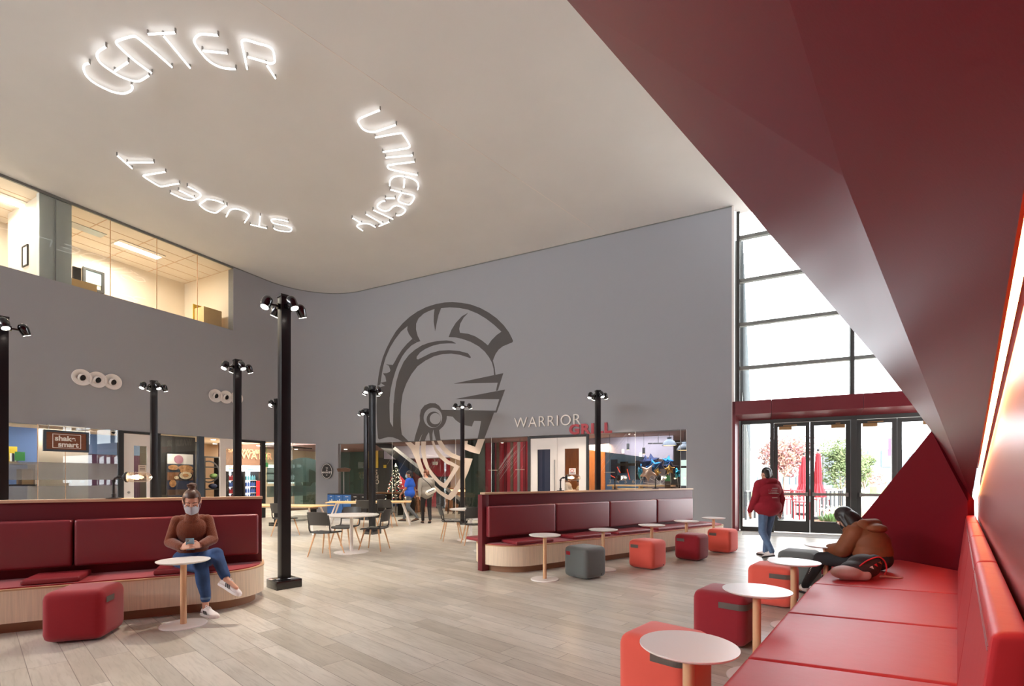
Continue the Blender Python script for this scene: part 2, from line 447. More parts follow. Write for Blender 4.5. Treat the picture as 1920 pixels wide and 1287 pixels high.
def text_mb(s, size, origin, xd, up, depth=.01, offset=0, align='LEFT', spacing=1.0, shear=0):
    cu = bpy.data.curves.new('t', 'FONT'); cu.body = s; cu.size = size; cu.extrude = depth/2; cu.offset = offset; cu.align_x = align
    cu.space_character = spacing; cu.shear = shear; cu.space_line = .8
    o = bpy.data.objects.new('t', cu); COL.objects.link(o)
    dg = bpy.context.evaluated_depsgraph_get(); me = bpy.data.meshes.new_from_object(o.evaluated_get(dg))
    xd = Vector(xd).normalized(); up = Vector(up).normalized(); n = xd.cross(up)
    mt = Matrix(((xd.x, up.x, n.x, origin[0]), (xd.y, up.y, n.y, origin[1]), (xd.z, up.z, n.z, origin[2]), (0, 0, 0, 1)))
    me.transform(mt); mb = MB(); mb.bm.from_mesh(me)
    bpy.data.objects.remove(o); bpy.data.curves.remove(cu); bpy.data.meshes.remove(me)
    return mb
# ================================================================ SETTING
HG, HC, HB = 2.85, 8.9, 1.20      # storefront head, ceiling, bench panel height
fl = MB(); fl.poly([(-40, -12, 0), (6.6, -12, 0), (16.5, 8.7, 0), (5.9, 13.9, 0), (5.0, 14.6, 0), (11, 24, 0), (-14, 42, 0), (-40, 30, 0)])
struct('floor', fl, 'floor', origin=(0, 0, 0))
# gray upper wall: straight, rounded corner, straight
sA = 8.24/.8885*0
def corner_path(off=0.0, n=14):
    # tangent points either side of the rounded corner
    ta = WA.pt(WA_T, off, 0); tb = WB.pt(WB_T, off, 0)
    c = ARC_C; r0 = (ta-c).length; r1 = (tb-c).length; a0 = math.atan2(ta.y-c.y, ta.x-c.x); a1 = math.atan2(tb.y-c.y, tb.x-c.x)
    if a1 > a0: a1 -= 2*math.pi
    return [c+V(math.cos(a0+(a1-a0)*i/n), math.sin(a0+(a1-a0)*i/n), 0)*(r0+(r1-r0)*i/n) for i in range(n+1)]
# corner of the two planes
den = WA.u.x*WB.u.y-WA.u.y*WB.u.x
d_ = WB.o-WA.o
sa_c = (d_.x*WB.u.y-d_.y*WB.u.x)/den
CORNER = WA.pt(sa_c, 0, 0); sb_c = (CORNER-WB.o).dot(WB.u)
RAD = 2.35
WA_T = sa_c-RAD; WB_T = sb_c+RAD
ARC_C = WA.pt(WA_T, RAD, 0)
arc = corner_path()
def wall_strip(name, pts, z0, z1, th, material='grey_paint'):
    # path of plan points, thickened away from the room
    mb = MB(); out = []
    for i, p in enumerate(pts):
        a = pts[max(0, i-1)]; b = pts[min(len(pts)-1, i+1)]; d = (b-a).normalized(); out.append(p+V(-d.y, d.x, 0)*th)
    a0 = [mb.bm.verts.new((p.x, p.y, z0)) for p in pts]; a1 = [mb.bm.verts.new((p.x, p.y, z1)) for p in pts]
    b0 = [mb.bm.verts.new((p.x, p.y, z0)) for p in out]; b1 = [mb.bm.verts.new((p.x, p.y, z1)) for p in out]
    n = len(pts)
    for i in range(n-1):
        mb.bm.faces.new((a0[i], a0[i+1], a1[i+1], a1[i])); mb.bm.faces.new((b0[i+1], b0[i], b1[i], b1[i+1]))
        mb.bm.faces.new((a0[i+1], a0[i], b0[i], b0[i+1])); mb.bm.faces.new((a1[i], a1[i+1], b1[i+1], b1[i]))
    mb.bm.faces.new((a0[0], a1[0], b1[0], b0[0])); mb.bm.faces.new((a0[-1], b0[-1], b1[-1], a1[-1]))
    return struct(name, mb, material, smooth=True, ang=20)
A_OFF_E = WA.s(437.5)          # end of the office glazing
SILL = 6.66
A_ST = -9.0
wall_strip('wall_left_lower', [WA.pt(A_ST, 0, 0), WA.pt(A_OFF_E, 0, 0)], HG, SILL, .28)
wall_strip('wall_left', [WA.pt(A_OFF_E, 0, 0)]+arc+[WB.pt(0, 0, 0)], HG, HC+.02, .28)
EB = MB().wbox(WA, A_OFF_E-.002, A_OFF_E, -.28, 0, HG, SILL); struct('wall_left_joint', EB, 'grey_paint')
# right part of the back wall goes to the floor, from the end of the shop glass
sB_glass_end = WB.s(1287.5)
struct('wall_back', MB().wbox(WB, sB_glass_end, 0, -.28, -.001, 0, HG), 'grey_paint')
# corner pier between the two shopfronts
pier = [p for p in arc if WA.s(0) is not None]
pp = [p for p in arc if 590.5 <= CX+F*p.x/p.y <= 636]
pl = WA.pt(WA.s(592), 0, 0)
i0 = min(range(len(arc)), key=lambda i: abs(CX+F*arc[i].x/arc[i].y-592)); i1 = min(range(len(arc)), key=lambda i: abs(CX+F*arc[i].x/arc[i].y-634))
def arc_at(px):
    best = None
    for a, b in zip(arc, arc[1:]):
        xa, xb = CX+F*a.x/a.y, CX+F*b.x/b.y
        if min(xa, xb)-.01 <= px <= max(xa, xb)+.01:
            for k in range(41):
                p = a.lerp(b, k/40); e = abs(CX+F*p.x/p.y-px)
                if best is None or e < best[0]: best = (e, p)
    return best[1]
PIER_L, PIER_R = arc_at(592), arc_at(634)
mid = [arc_at(592+42*k/8) for k in range(9)]
wall_strip('wall_corner', mid, 0, HG+.01, .3)
# white ceiling
S_ = V(.855, 7.55, HC); T_ = V(6.26, 13.09, HC); dST = (T_-S_).normalized()
cm = MB()
far_l = WA.pt(A_ST, -.3, HC); back = S_-dST*16
n0 = (V(5.05, 5.33, 1.24)-V(.6824*4.5, 4.5, E+.6242*4.5))
cpts = [V(-22, -8.5, HC), V(24, -8.5, HC), V(24, 4.0, HC), WB.pt(.25, -.6, HC)]+[p+V(0, 0, HC) for p in [WB.pt(0, -.25, 0)]+corner_path(-.25)[::-1]]+[WA.pt(A_ST, -.25, HC)]
cm.prism(cpts, (0, 0, .25)); struct('ceiling', cm, 'ceiling_paint')
# fine reveals in the ceiling
for k, ((xa, ya), (xb, yb)) in enumerate((((480, 0), (1133, 445)), )):
    a, b = PZ(xa, ya, HC), PZ(xb, yb, HC); d = (b-a).normalized(); n = V(-d.y, d.x, 0)*.008
    struct('trim_%d' % (k+1), MB().prism([a-n, b-n, b+n, a+n], (0, 0, -.004)), 'white_paint')
# dark strip standing in for the shadow line where the wall meets the ceiling
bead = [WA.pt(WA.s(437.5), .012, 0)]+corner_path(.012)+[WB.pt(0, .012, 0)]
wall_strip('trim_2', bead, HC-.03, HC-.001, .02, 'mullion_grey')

# ---- red folded soffit and walls on the right
P0 = V(5.05, 5.33, 1.24); APEX = V(4.985, 5.77, 2.017); Q_ = V(.6824*1.9, 1.9, E+.6242*1.9); NE = V(-2.61, -3.0, 2.95)
n1 = (Q_-P0).cross(NE-P0); dd = n1.dot(P0)
r_ = V((1480-CX)/F, 1, (CY-0)/F); s_ = (dd-n1.dot(V(0, 0, E)))/n1.dot(r_); R_ = V(0, 0, E)+r_*s_
R2 = Q_+(R_-Q_)*((HC-Q_.z)/(R_.z-Q_.z))
def solid_sheet(name, tris, th, material, smooth=False, parent=None):
    mb = MB(); vs = {}
    def g(p, d=Vector()):
        k = tuple(round(x, 5) for x in (p+d)); 
        if k not in vs: vs[k] = mb.bm.verts.new(p+d)
        return vs[k]
    for t in tris:
        mb.bm.faces.new([g(p) for p in t])
    for f in mb.bm.faces: f.normal_update()
    return struct(name, mb, material, smooth=smooth, ang=60, parent=parent, origin=None)
solid_sheet('ceiling_soffit_dark_fold', [[P0, NE, R2, Q_]], .1, 'red_paint')
solid_sheet('ceiling_soffit_upper_fold', [[S_, Q_, R2, S_+(R2-S_)*.999]] if False else [[S_, Q_, R2]], .1, 'red_paint')
# long fold: ruled surface between the ceiling edge and the inner crease
e1px = [(1130, 77), (1212, 171), (1300, 272), (1395, 380), (1439.6, 435), (1505, 510), (1571.9, 588), (1640.3, 668), (1691.3, 733.8), (1715, 765), (1746, 808.5), (1772, 850), (1795, 893)]
E1A = [S_.lerp(APEX, k/60) for k in range(68)]
def on_ta(py):
    lo, hi = 0.0, 1.12
    for _ in range(40):
        m_ = (lo+hi)/2; p = S_.lerp(APEX, m_); y = CY-F*(p.z-E)/p.y
        if y < py: lo = m_
        else: hi = m_
    return S_.lerp(APEX, lo)
S_IN = S_
E1 = [S_]+[P(x, y, max(5.36, on_ta(y).y)) for x, y in e1px]+[P0]
E2 = [S_.lerp(Q_, k/8) for k in range(9)]+[Q_.lerp(P0, k/7) for k in range(1, 8)]
E2b = E2
n_ = len(E1)
def resample(path, n, bias=None):
    L = [0]
    for a, b in zip(path, path[1:]): L.append(L[-1]+(b-a).length)
    out = []
    for i in range(n):
        t = (i/(n-1))*L[-1]
        for j in range(len(L)-1):
            if t <= L[j+1]+1e-9: out.append(path[j].lerp(path[j+1], 0 if L[j+1] == L[j] else (t-L[j])/(L[j+1]-L[j]))); break
    return out
k_s = min(range(len(E1)), key=lambda i: abs(E1[i].z-Q_.z-.6)); ea = resample(E1[:k_s+1], 24)[:-1]+resample(E1[k_s:], 25); eb = resample(E2[:9], 24)[:-1]+resample(E2[8:], 25)
mbf = MB(); rows = []
for a, b in zip(ea, eb): rows.append([mbf.bm.verts.new(a.lerp(b, k/10)) for k in range(11)])
for i in range(47):
    for k in range(10):
        f = [rows[i][k], rows[i][k+1], rows[i+1][k+1], rows[i+1][k]]
        try: mbf.bm.faces.new(f)
        except ValueError: pass
bmesh.ops.remove_doubles(mbf.bm, verts=list(mbf.bm.verts), dist=1e-5)
struct('ceiling_soffit_long_fold', mbf, 'red_paint', smooth=True, ang=60)
# red end wall with a raking edge
pd = V(-.176, 1, 0)
def on_pd(Y, z): return V(5.04-.176*(Y-5.46), Y, z)
endw = [on_pd(5.36, 0), on_pd(7.55, 0), on_pd(6.63, .986), APEX, P0+V(-.02, .03, -.03)]
struct('wall_end_red', MB().prism(endw, (.09, .016, 0)), 'red_paint')
# right wall with satin panels below the light cove
sD_end = (5.36)/.736
def ztop(Y): return 1.24+(5.33-Y)*.205
wd = [WD.pt(-4.5, 0, 0), WD.pt(sD_end, 0, 0), WD.pt(sD_end, 0, ztop(5.36)), WD.pt(-4.5, 0, ztop(-3.3))]
wallD = struct('wall_right', MB().prism(wd, -WD.n*.12), 'red_satin')
# cove: back board and glowing strip above the wall panel
cb_ = [WD.pt(-4.5, -.02, ztop(-3.3)-.02), WD.pt(sD_end, -.02, ztop(5.36)-.02), WD.pt(sD_end, -.02, ztop(5.36)+.34), WD.pt(-4.5, -.02, ztop(-3.3)+.36)]
struct('wall_right_cove', MB().prism(cb_, -WD.n*.08), 'red_paint')
led = MB(); led.tube([WD.pt(-3.9+k*(sD_end+3.8)/30, .022, ztop(.736*(-3.9+k*(sD_end+3.8)/30))+.03) for k in range(31)], .011, 8)
tag(obj('light_strip', led, 'led_strip'), 'glowing warm light strip in the cove over the long red bench', 'light strip')
lid = [V(.92*y+lat, y, ztop(y)+.34) for y, lat in ((-3.3, .33), (5.40, .33), (5.40, .075), (-3.3, .075))]
struct('ceiling_cove', MB().prism(lid, (0, 0, .03)), 'red_paint')

# unseen walls added to block sky light and bright reflections in the glass
struct('wall_front_unseen', MB().box((-13, -6.6, 3.0), (18, .2, 6.0)), 'grey_paint')
struct('wall_side_unseen', MB().wbox(Wall(-17.6, 2.1, 0, 1, 1, 0), -9, 2.2, -.2, 0, 0, 6.0), 'grey_paint')
struct('wall_right_unseen', MB().wbox(WD, -9, 14.3, -.9, -.8, 0, HC), 'red_paint')  # unseen, added to stop sky light leaking in behind the red folds
# ---- exterior glazed wall and red entrance portal
WC = Wall(WB.pt(0, -.45, 0).x, WB.pt(0, -.45, 0).y, .8949, -.4462, 0, -1)
sC0 = WC.s(1383.5); sC1 = 9.6
win = sgroup('window_1', WC.pt(sC0, 0, 0))
def wpart(name, mb, material, parent, **k): return obj(name, mb, material, parent, smooth=False, **k)
wpart('glass_pane', MB().prism([WC.pt(sC0, -.05, 3.3), WC.pt(sC1, -.05, 3.3), WC.pt(sC1, -.05, HC), WC.pt(sC0, -.05, HC)], WC.n*-.012), 'pane_glass', win)
for (px, py) in ((1384, 447), (1384, 528), (1384, 610), (1384, 691.5)):
    s, z = WC.at(px, py); wpart('mullion', MB().wbox(WC, sC0, sC1, -.11, .03, z-.045, z+.045), 'mullion_grey', win)
for px in (1383.6, 1597.5):
    s = WC.s(px); wpart('mullion', MB().wbox(WC, s-.04, s+.045, -.12, .06, 3.3, HC), 'dark_frame', win)
for s in (WC.s(1597.5)+2.6, WC.s(1597.5)+5.2): wpart('mullion', MB().wbox(WC, s-.04, s+.045, -.12, .06, 3.3, HC), 'dark_frame', win)
struct('trim_3', MB().wbox(WB, 0, .055, -.62, -.002, 0, HC), 'white_paint')
# portal
por = sgroup('door_frame_1', WB.pt(0, 0, 0)); sP0 = WB.s(1373.2); sP1 = 9.5
zt, zb, zi = 3.54, 3.18, 3.06
def pquad(a, b, th=None): pass
head = [(.06, zb), (.06, zt), (-.42, zt), (-.42, zi)]
splits = [sP0, WB.s(1446.5, .06), WB.s(1619.5, .06), sP1]
for a, b in zip(splits, splits[1:]):
    pts = [WB.pt(a+.004, o, z) for o, z in head]
    wpart('header_panel', MB().prism(pts, WB.u*(b-a-.008)), 'red_metal', por)
sJ = WC.s(1389)
jp = [WB.pt(sP0, .06, 0), WB.pt(sP0+.07, .06, 0), WB.pt(sP0+.16, -.42, 0), WB.pt(sP0, -.42, 0)]
wpart('jamb_panel', MB().prism(jp, (0, 0, zt)), 'red_metal', por)
# doors: black frames, glass leaves with push bars
def rectframe(W, s0, s1, z0, z1, o0, o1, fw, bot=None, top=None):
    mb = MB(); bot = bot or fw; top = top or fw
    mb.wbox(W, s0, s0+fw, o0, o1, z0, z1); mb.wbox(W, s1-fw, s1, o0, o1, z0, z1)
    mb.wbox(W, s0+fw, s1-fw, o0, o1, z0, z0+bot); mb.wbox(W, s0+fw, s1-fw, o0, o1, z1-top, z1); return mb
zd = 2.96
fr = sgroup('door_frame_2', WC.pt(sJ, 0, 0))
wpart('frame', MB().wbox(WC, sJ, 10.0, -.1, .03, zd, 3.2), 'dark_frame', fr)
for a, b in ((1388.5, 1392.5), (1444, 1451), (1595, 1606)):
    wpart('post', MB().wbox(WC, WC.s(a), WC.s(b), -.1, .05, 0, zd), 'dark_frame', fr)
wpart('sill', MB().wbox(WC, WC.s(1392.5), WC.s(1444), -.1, .03, 0, .12), 'dark_frame', fr)
wpart('sidelight_pane', MB().wbox(WC, WC.s(1392.5), WC.s(1444), -.045, -.035, .12, zd), 'pane_glass', fr)
leaves = [(1451, 1518.5), (1518.8, 1594.5), (1606.5, 1682), (1682.4, 1772)]
for i, (a, b) in enumerate(leaves):
    s0, s1 = WC.s(a), WC.s(b); g = sgroup('door_%d' % (i+1), WC.pt(s0, 0, 0))
    wpart('leaf_frame', rectframe(WC, s0+.004, s1-.004, .02, zd-.01, -.06, 0, .09, .30, .10), 'dark_frame', g)
    wpart('leaf_glass', MB().wbox(WC, s0+.09, s1-.09, -.035, -.025, .32, zd-.11), 'pane_glass', g)
    bar = MB(); zbar = 1.04
    bar.wbox(WC, s0+.06, s1-.06, .05, .075, zbar-.035, zbar+.035); bar.wbox(WC, s0+.05, s0+.11, 0, .08, zbar-.05, zbar+.05); bar.wbox(WC, s1-.11, s1-.05, 0, .08, zbar-.05, zbar+.05)
    wpart('push_bar', bar, 'steel', g)
    cs = s0+.12 if i % 2 == 0 else s1-.42
    cl = MB().wbox(WC, cs, cs+.3, .0, .05, zd-.20, zd-.11); cl.wbox(WC, cs+.1, cs+.42 if i % 2 == 0 else cs+.2, .02, .05, zd-.09, zd-.07)
    wpart('closer', cl, 'brass', g)
# entrance mat strip on the floor
struct('floor_mat', MB().prism([WC.pt(sJ+.05, .25, .001), WC.pt(9.5, .25, .001), WC.pt(9.5, 1.05, .001), WC.pt(sJ+.05, 1.05, .001)], (0, 0, .005)), 'mat_grey')

# ---- shopfront glass
def pane(parent, W, s0, s1, z0, z1, off=0, m='shop_glass', name='glass_pane'):
    return wpart(name, MB().wbox(W, s0, s1, off-.006, off+.006, z0, z1), m, parent)
w2 = sgroup('window_2', WB.pt(WB.s(760), 0, 0))
bj = [652, 735.5, 854.3, 921.5, 991]
sv = [WB.s(x) for x in bj]
sR = (PIER_R-WB.o).dot(WB.u)
# curved start: facet pane from pier to first joint
a_, b_ = V(PIER_R.x, PIER_R.y, 0), WB.pt(sv[1], 0, 0)
for a, b in zip(sv[1:], sv[2:]): pane(w2, WB, a+.003, b-.003, .04, HG)
wpart('glass_pane', MB().prism([PIER_R+V(.02, 0, .04), arc_at(655)+V(0, 0, .04), arc_at(655)+V(0, 0, HG), PIER_R+V(.02, 0, HG)], (0, .012, 0)), 'shop_glass', w2)
wpart('glass_pane', MB().prism([arc_at(655.3)+V(0, 0, .04), b_+V(-.004, 0, .04), b_+V(-.004, 0, HG), arc_at(655.3)+V(0, 0, HG)], (0, .012, 0)), 'shop_glass', w2)
w3 = sgroup('window_3', WB.pt(WB.s(1105), 0, 0))
bj2 = [1106, 1191.3, 1276.5, 1287.3]
sv2 = [WB.s(x) for x in bj2]
for a, b in zip(sv2, sv2[1:]): pane(w3, WB, a+.003, b-.003, .04, HG)
for g, ss in ((w2, sv[1:]), (w3, sv2[1:])):
    for s in ss: wpart('joint', MB().wbox(WB, s-.004, s+.004, -.01, .01, .04, HG), 'pane_white', g)
struct('trim_4', MB().wbox(WB, WB_T, WB.s(993), -.03, .03, 0, .04), 'steel'); struct('trim_5', MB().wbox(WB, WB.s(1104), sB_glass_end, -.03, .03, 0, .04), 'steel')
# white double door of the grill
dfr = sgroup('door_frame_3', WB.pt(WB.s(997), 0, 0))
d0, dm, d1 = WB.s(994.5), WB.s(1045), WB.s(1099.5)
wpart('frame', MB().wbox(WB, d0-.09, d0, -.08, .03, 0, HG-.02), 'black_matte', dfr); wpart('frame', MB().wbox(WB, d1, d1+.07, -.08, .03, 0, HG-.02), 'black_matte', dfr)
wpart('frame', MB().wbox(WB, d0, d1, -.08, .03, HG-.08, HG-.02), 'black_matte', dfr)
for i, (a, b) in enumerate(((d0, dm), (dm, d1))):
    g = sgroup('door_%d' % (5+i), WB.pt(a, 0, 0)); wpart('leaf_frame', rectframe(WB, a+.005, b-.005, .02, HG-.09, -.05, .0, .24, .3, .36), 'white_paint', g)
    pane(g, WB, a+.24, b-.24, .3, HG-.4, -.02, 'shop_glass', 'leaf_glass')
    hs = dm-.13 if i == 0 else dm+.13
    if i == 0: wpart('pull_bar', MB().cyl(WB.pt(dm-.07, .06, .9), WB.pt(dm-.07, .06, 2.05), .018), 'steel', g)
# hatch lines on the glass
hp = MB(); rr = random.Random(3)
for x0, x1, cnt in ((700, 850, 26), (925, 990, 26), (1110, 1190, 9), (1195, 1275, 12)):
    sa, sb = WB.s(x0), WB.s(x1)
    for k in range(cnt):
        s = rr.uniform(sa-.2, sb-.1); z = rr.uniform(1.3, 2.6); l = rr.uniform(.3, 1.1); a = math.radians(52)
        s1_, z1_ = s+math.cos(a)*l, z+math.sin(a)*l
        if s1_ > sb or z1_ > HG-.03 or s < sa: continue
        t = .004; hp.prism([WB.pt(s, .008, z), WB.pt(s+t*1.6, .008, z), WB.pt(s1_+t*1.6, .008, z1_), WB.pt(s1_, .008, z1_)], WB.n*.0015)
o = obj('hatched_film', hp, 'hatch_film', smooth=False); tag(o, 'fine slanted white hatch lines on the grill shopfront glass', 'window film', kind='stuff')

# ---- left shopfront
w4 = sgroup('window_4', WA.pt(WA.s(16), 0, 0))
aj = [-60, 70.5, 122.5, 222]
sl = [WA.s(x) for x in aj]
for a, b in zip(sl, sl[1:]): pane(w4, WA, a+.003, b-.003, 0.03, HG)
for s in sl[1:3]: wpart('joint', MB().wbox(WA, s-.005, s+.005, -.012, .012, 0.03, HG), 'oak_edge', w4)
for (za, zb_) in (((166, 869), (166, 900)), ((166, 911), (166, 936))):
    z1_ = WA.at(*za)[1]; z0_ = WA.at(*zb_)[1]
    wpart('frosted_band', MB().wbox(WA, sl[0]+.1, sl[3]-.02, .008, .010, z0_, z1_), 'frost', w4)
dfr = sgroup('door_frame_4', WA.pt(WA.s(226), 0, 0))
e0, e1 = WA.s(231), WA.s(294)
wpart('frame', MB().wbox(WA, WA.s(222), e0, -.08, .04, 0, HG-.01), 'black_matte', dfr); wpart('frame', MB().wbox(WA, e1, WA.s(300), -.08, .04, 0, HG-.01), 'black_matte', dfr)
wpart('frame', MB().wbox(WA, e0, e1, -.08, .04, HG-.07, HG-.01), 'black_matte', dfr)
g = sgroup('door_7', WA.pt(e0, 0, 0)); wpart('leaf_frame', rectframe(WA, e0+.005, e1-.005, .02, HG-.08, -.04, .01, .26, .3, .34), 'white_paint', g)
pane(g, WA, e0+.26, e1-.26, .3, HG-.4, -.02, 'shop_glass', 'leaf_glass')
wpart('knob', MB().sphere(WA.pt(e0+.12, .05, 1.05), .035), 'steel', g)
w5 = sgroup('window_5', WA.pt(WA.s(300), 0, 0)); pane(w5, WA, WA.s(300.5), WA.s(372), .03, HG)
wpart('post', MB().wbox(WA, WA.s(372), WA.s(382), -.1, .03, 0, HG), 'slate_frame', w5)
# open white door and its dark frame
g = sgroup('door_8', WA.pt(WA.s(413), 0, 0)); h0, h1 = WA.s(413), WA.s(450)
wpart('leaf_frame', rectframe(WA, h0, h1, .02, HG-.02, -.05, .0, .2, .3, .34), 'white_paint', g)
pane(g, WA, h0+.2, h1-.2, .3, HG-.4, -.02, 'shop_glass', 'leaf_glass')
dfr = sgroup('door_frame_5', WA.pt(WA.s(450), 0, 0))
wpart('frame', MB().wbox(WA, WA.s(451.5), WA.s(497), -.08, .03, HG-.09, HG-.01), 'black_matte', dfr)
wpart('post', MB().wbox(WA, WA.s(490.5), WA.s(497), -.1, .03, 0, HG), 'black_matte', dfr)
w6 = sgroup('window_6', WA.pt(WA.s(497), 0, 0)); k0, k1 = WA.s(497.5), (PIER_L-WA.o).dot(WA.u)
pm = WA.s(548)
pane(w6, WA, k0, pm-.004, .03, HG)
wpart('glass_pane', MB().prism([WA.pt(pm, 0, .03), PIER_L+V(-.01, 0, .03), PIER_L+V(-.01, 0, HG), WA.pt(pm, 0, HG)], WA.n*-.012), 'shop_glass', w6)
wpart('joint', MB().wbox(WA, pm-.006, pm+.002, -.012, .012, .03, HG), 'pane_white', w6)
zf = lambda y: WA.at(520, y)[1]
for (a, b) in ((862, 877), (886, 897)):
    pass
ps = [WA.s(500), WA.s(588)]
fb = MB(); fb.wbox(WA, ps[0], ps[1]-.25, .01, .012, zf(905), zf(878)); wpart('frosted_band', fb, 'frost_green', w6)
fb = MB(); fb.wbox(WA, ps[0], ps[1]-.25, .01, .012, zf(932), zf(912)); wpart('frosted_band', fb, 'frost_green', w6)
fb = MB(); c_ = WA.pt(WA.s(572), .013, 0)
rw = [(WA.s(572)+1.3*math.cos(math.pi*k/16), zf(905)+1.0*math.sin(math.pi*k/16)) for k in range(17)]
ri = [(WA.s(572)+.8*math.cos(math.pi*k/16), zf(905)+.55*math.sin(math.pi*k/16)) for k in range(16, -1, -1)]
fb.prism([WA.pt(s, .013, z) for s, z in rw+ri], WA.n*.001); wpart('frosted_band', fb, 'frost_green', w6)
fb = MB(); sm, zm = WA.s(575), zf(930)
fb.prism([WA.pt(sm+x*.55, .0145, zm+y*.5) for x, y in ((-1, 0), (-1, 1), (-.55, 1), (0, .35), (.55, 1), (1, 1), (1, 0))], WA.n*.001); wpart('frosted_band', fb, 'frost_green', w6)
fb = MB()
for k in range(7):
    if k % 2: continue
    fb.wbox(WA, k0+.2+k*.42, k0+.2+k*.42+.42, .0145, .016, .9, 1.15); 
wpart('frosted_band', fb, 'frost_green', w6)

struct('wall_left_low_unseen', MB().wbox(WA, A_ST, WA.s(-60), -.28, 0, 0, HG), 'grey_paint')  # out of view, added to keep bright sky out of the glass reflections
# ---- rooms behind the shopfronts
def room(name, W, s0, s1, off, z0, z1, m, th=.1): return struct(name, MB().wbox(W, s0, s1, off-th, off, z0, z1), m)
struct('ceiling_shops', MB().wbox(WB, WB_T-7.5, sB_glass_end+.25, -9, -.29, HG+.06, HG+.16), 'room_ceiling')
struct('ceiling_market', MB().wbox(WA, A_ST, WA_T+1.2, -6.2, -.29, HG+.06, HG+.16), 'room_ceiling_warm')
# market side (left)
room('wall_market_blue', WA, WA.s(-70), WA.s(72, -2.2), -2.2, 0, 3, 'room_blue')
room('wall_market_panel', WA, WA.s(72.6, -.35), WA.s(122.3, -.35), -.35, 0, HG, 'beige_panel', .06)
room('wall_market_panel_wide', WA, WA.s(122.7, -.35), WA.s(165.5, -.35), -.35, 0, HG, 'beige_panel', .06)
room('wall_market_purple', WA, WA.s(150, -3), WA.s(262, -3), -3, 0, 2.25, 'room_purple')
room('wall_market_window', WA, WA.s(150, -3), WA.s(262, -3), -3, 2.26, 3, 'room_blue')
room('wall_market_dark', WA, WA.s(240, -3.4), WA.s(376, -3.4), -3.4, 0, 3, 'room_dark')
room('wall_market_olive', WA, WA.s(296, -1.5), WA.s(366, -1.5), -1.5, 0, 3, 'room_dark')
room('wall_market_warm', WA, WA.s(374, -4.4), WA.s(455, -4.4), -4.4, 0, 3, 'room_warm')
room('wall_market_sign', WA, WA.s(412, -3.2), WA.s(497, -3.2), -3.2, 0, 3, 'brown_pattern')
room('wall_market_cream', WA, WA.s(490, -5), WA.s(700, -5), -5, 0, 3, 'room_cream')
for s0 in (WA.s(374, -2.6), WA.s(490, -2.0)):
    pass
# grill side (right)
rooms = [(560, 703, -5.4, 'room_green', 3), (703, 772, -5.4, 'room_navy', 3), (772, 842, -6.0, 'room_red', 3), (842, 905, -6.6, 'room_cream', 3),
         (895, 1000, -2.8, 'room_red', 3), (1000, 1052, -3.2, 'room_navy', 3), (1050, 1098, -4.4, 'warm_wood', 3), (1096, 1134, -3.4, 'warm_wood', 3), (1134, 1210, -5.2, 'blue_wall', 3), (1205, 1330, -5.2, 'room_violet', 3)]
nm = ['wall_grill_green', 'wall_grill_navy', 'wall_grill_red', 'wall_grill_cream', 'wall_grill_curtain', 'wall_grill_dark', 'wall_grill_wood', 'wall_grill_booth', 'wall_grill_blue', 'wall_grill_violet']
for (a, b, off, m, h), n in zip(rooms, nm): room(n, WB, WB.s(a, off), WB.s(b, off), off, 0, h, m)
struct('wall_grill_rear', MB().wbox(WB, WB_T-7.5, sB_glass_end+.3, -9.1, -9.0, 0, 3), 'room_dark')
struct('wall_market_rear', MB().wbox(WA, A_ST, WA_T+3.5, -6.4, -6.3, 0, 3), 'room_dark')
struct('wall_column', MB().wbox(WB, WB.s(872, -1.2), WB.s(897, -1.2), -1.7, -1.2, 0, 3), 'room_green')
struct('wall_grill_side', MB().wbox(WB, sB_glass_end+.2, sB_glass_end+.3, -8.9, -.3, 0, 3), 'room_violet')
struct('ceiling_bulkhead', MB().wbox(WB, WB.s(720, -2.6), WB.s(905, -2.6), -3.4, -2.6, 2.35, 2.9), 'room_violet')
# sloping dark beam inside the grill
a0, z0 = WB.at(706, 838, -1.0); a1, z1 = WB.at(885, 968, -1.0)
struct('beam_sloping', MB().prism([WB.pt(a0-.1, -1.0, 2.9), WB.pt(a0+.5, -1.0, 2.9), WB.pt(a1+.3, -1.0, z1), WB.pt(a1+.15, -1.0, max(.02, z1-.5))], WB.n*-.35), 'bin_black')
# white sloping soffit over the far right room
struct('ceiling_slope', MB().prism([WB.pt(WB.s(1100, -2.4), -2.4, 2.9), WB.pt(WB.s(1262, -2.4), -2.4, 2.9), WB.pt(WB.s(1262, -2.4), -2.4, 2.05), WB.pt(WB.s(1100, -2.4), -2.4, 2.5)], WB.n*-.2), 'room_violet')
area_light('grill_light', WB.pt(WB.s(1200), -1.6, 2.75), WB.pt(WB.s(1200), -2.6, 0), 2.4, 64, (.93, .93, 1), 1.2)
area_light('grill_light', WB.pt(WB.s(940), -1.3, 2.8), WB.pt(WB.s(940), -3, 0), 1.6, 44, (1, .80, .72), 1)
area_light('grill_light', WB.pt(WB.s(1075), -2.6, 2.8), WB.pt(WB.s(1080), -4.4, 0), 1.0, 96, (1, .68, .4), 1)
area_light('grill_light', WB.pt(WB.s(790), -4.4, 2.8), WB.pt(WB.s(800), -5.4, 0), 2.4, 136, (1, .78, .58), 1.2)
area_light('grill_light', WB.pt(WB.s(720), -1.6, 2.8), WB.pt(WB.s(710), -2.4, 0), 2.4, 64, (1, .86, .7), 1.2)
area_light('market_light', WA.pt(WA.s(545), -1.8, 2.8), WA.pt(WA.s(560), -3.4, 0), 2.4, 176, (1, .82, .6), 1.6)
area_light('market_light', WA.pt(WA.s(400), -2.4, 2.8), WA.pt(WA.s(400), -3.6, 0), 1.2, 76, (1, .76, .5), 1.6)
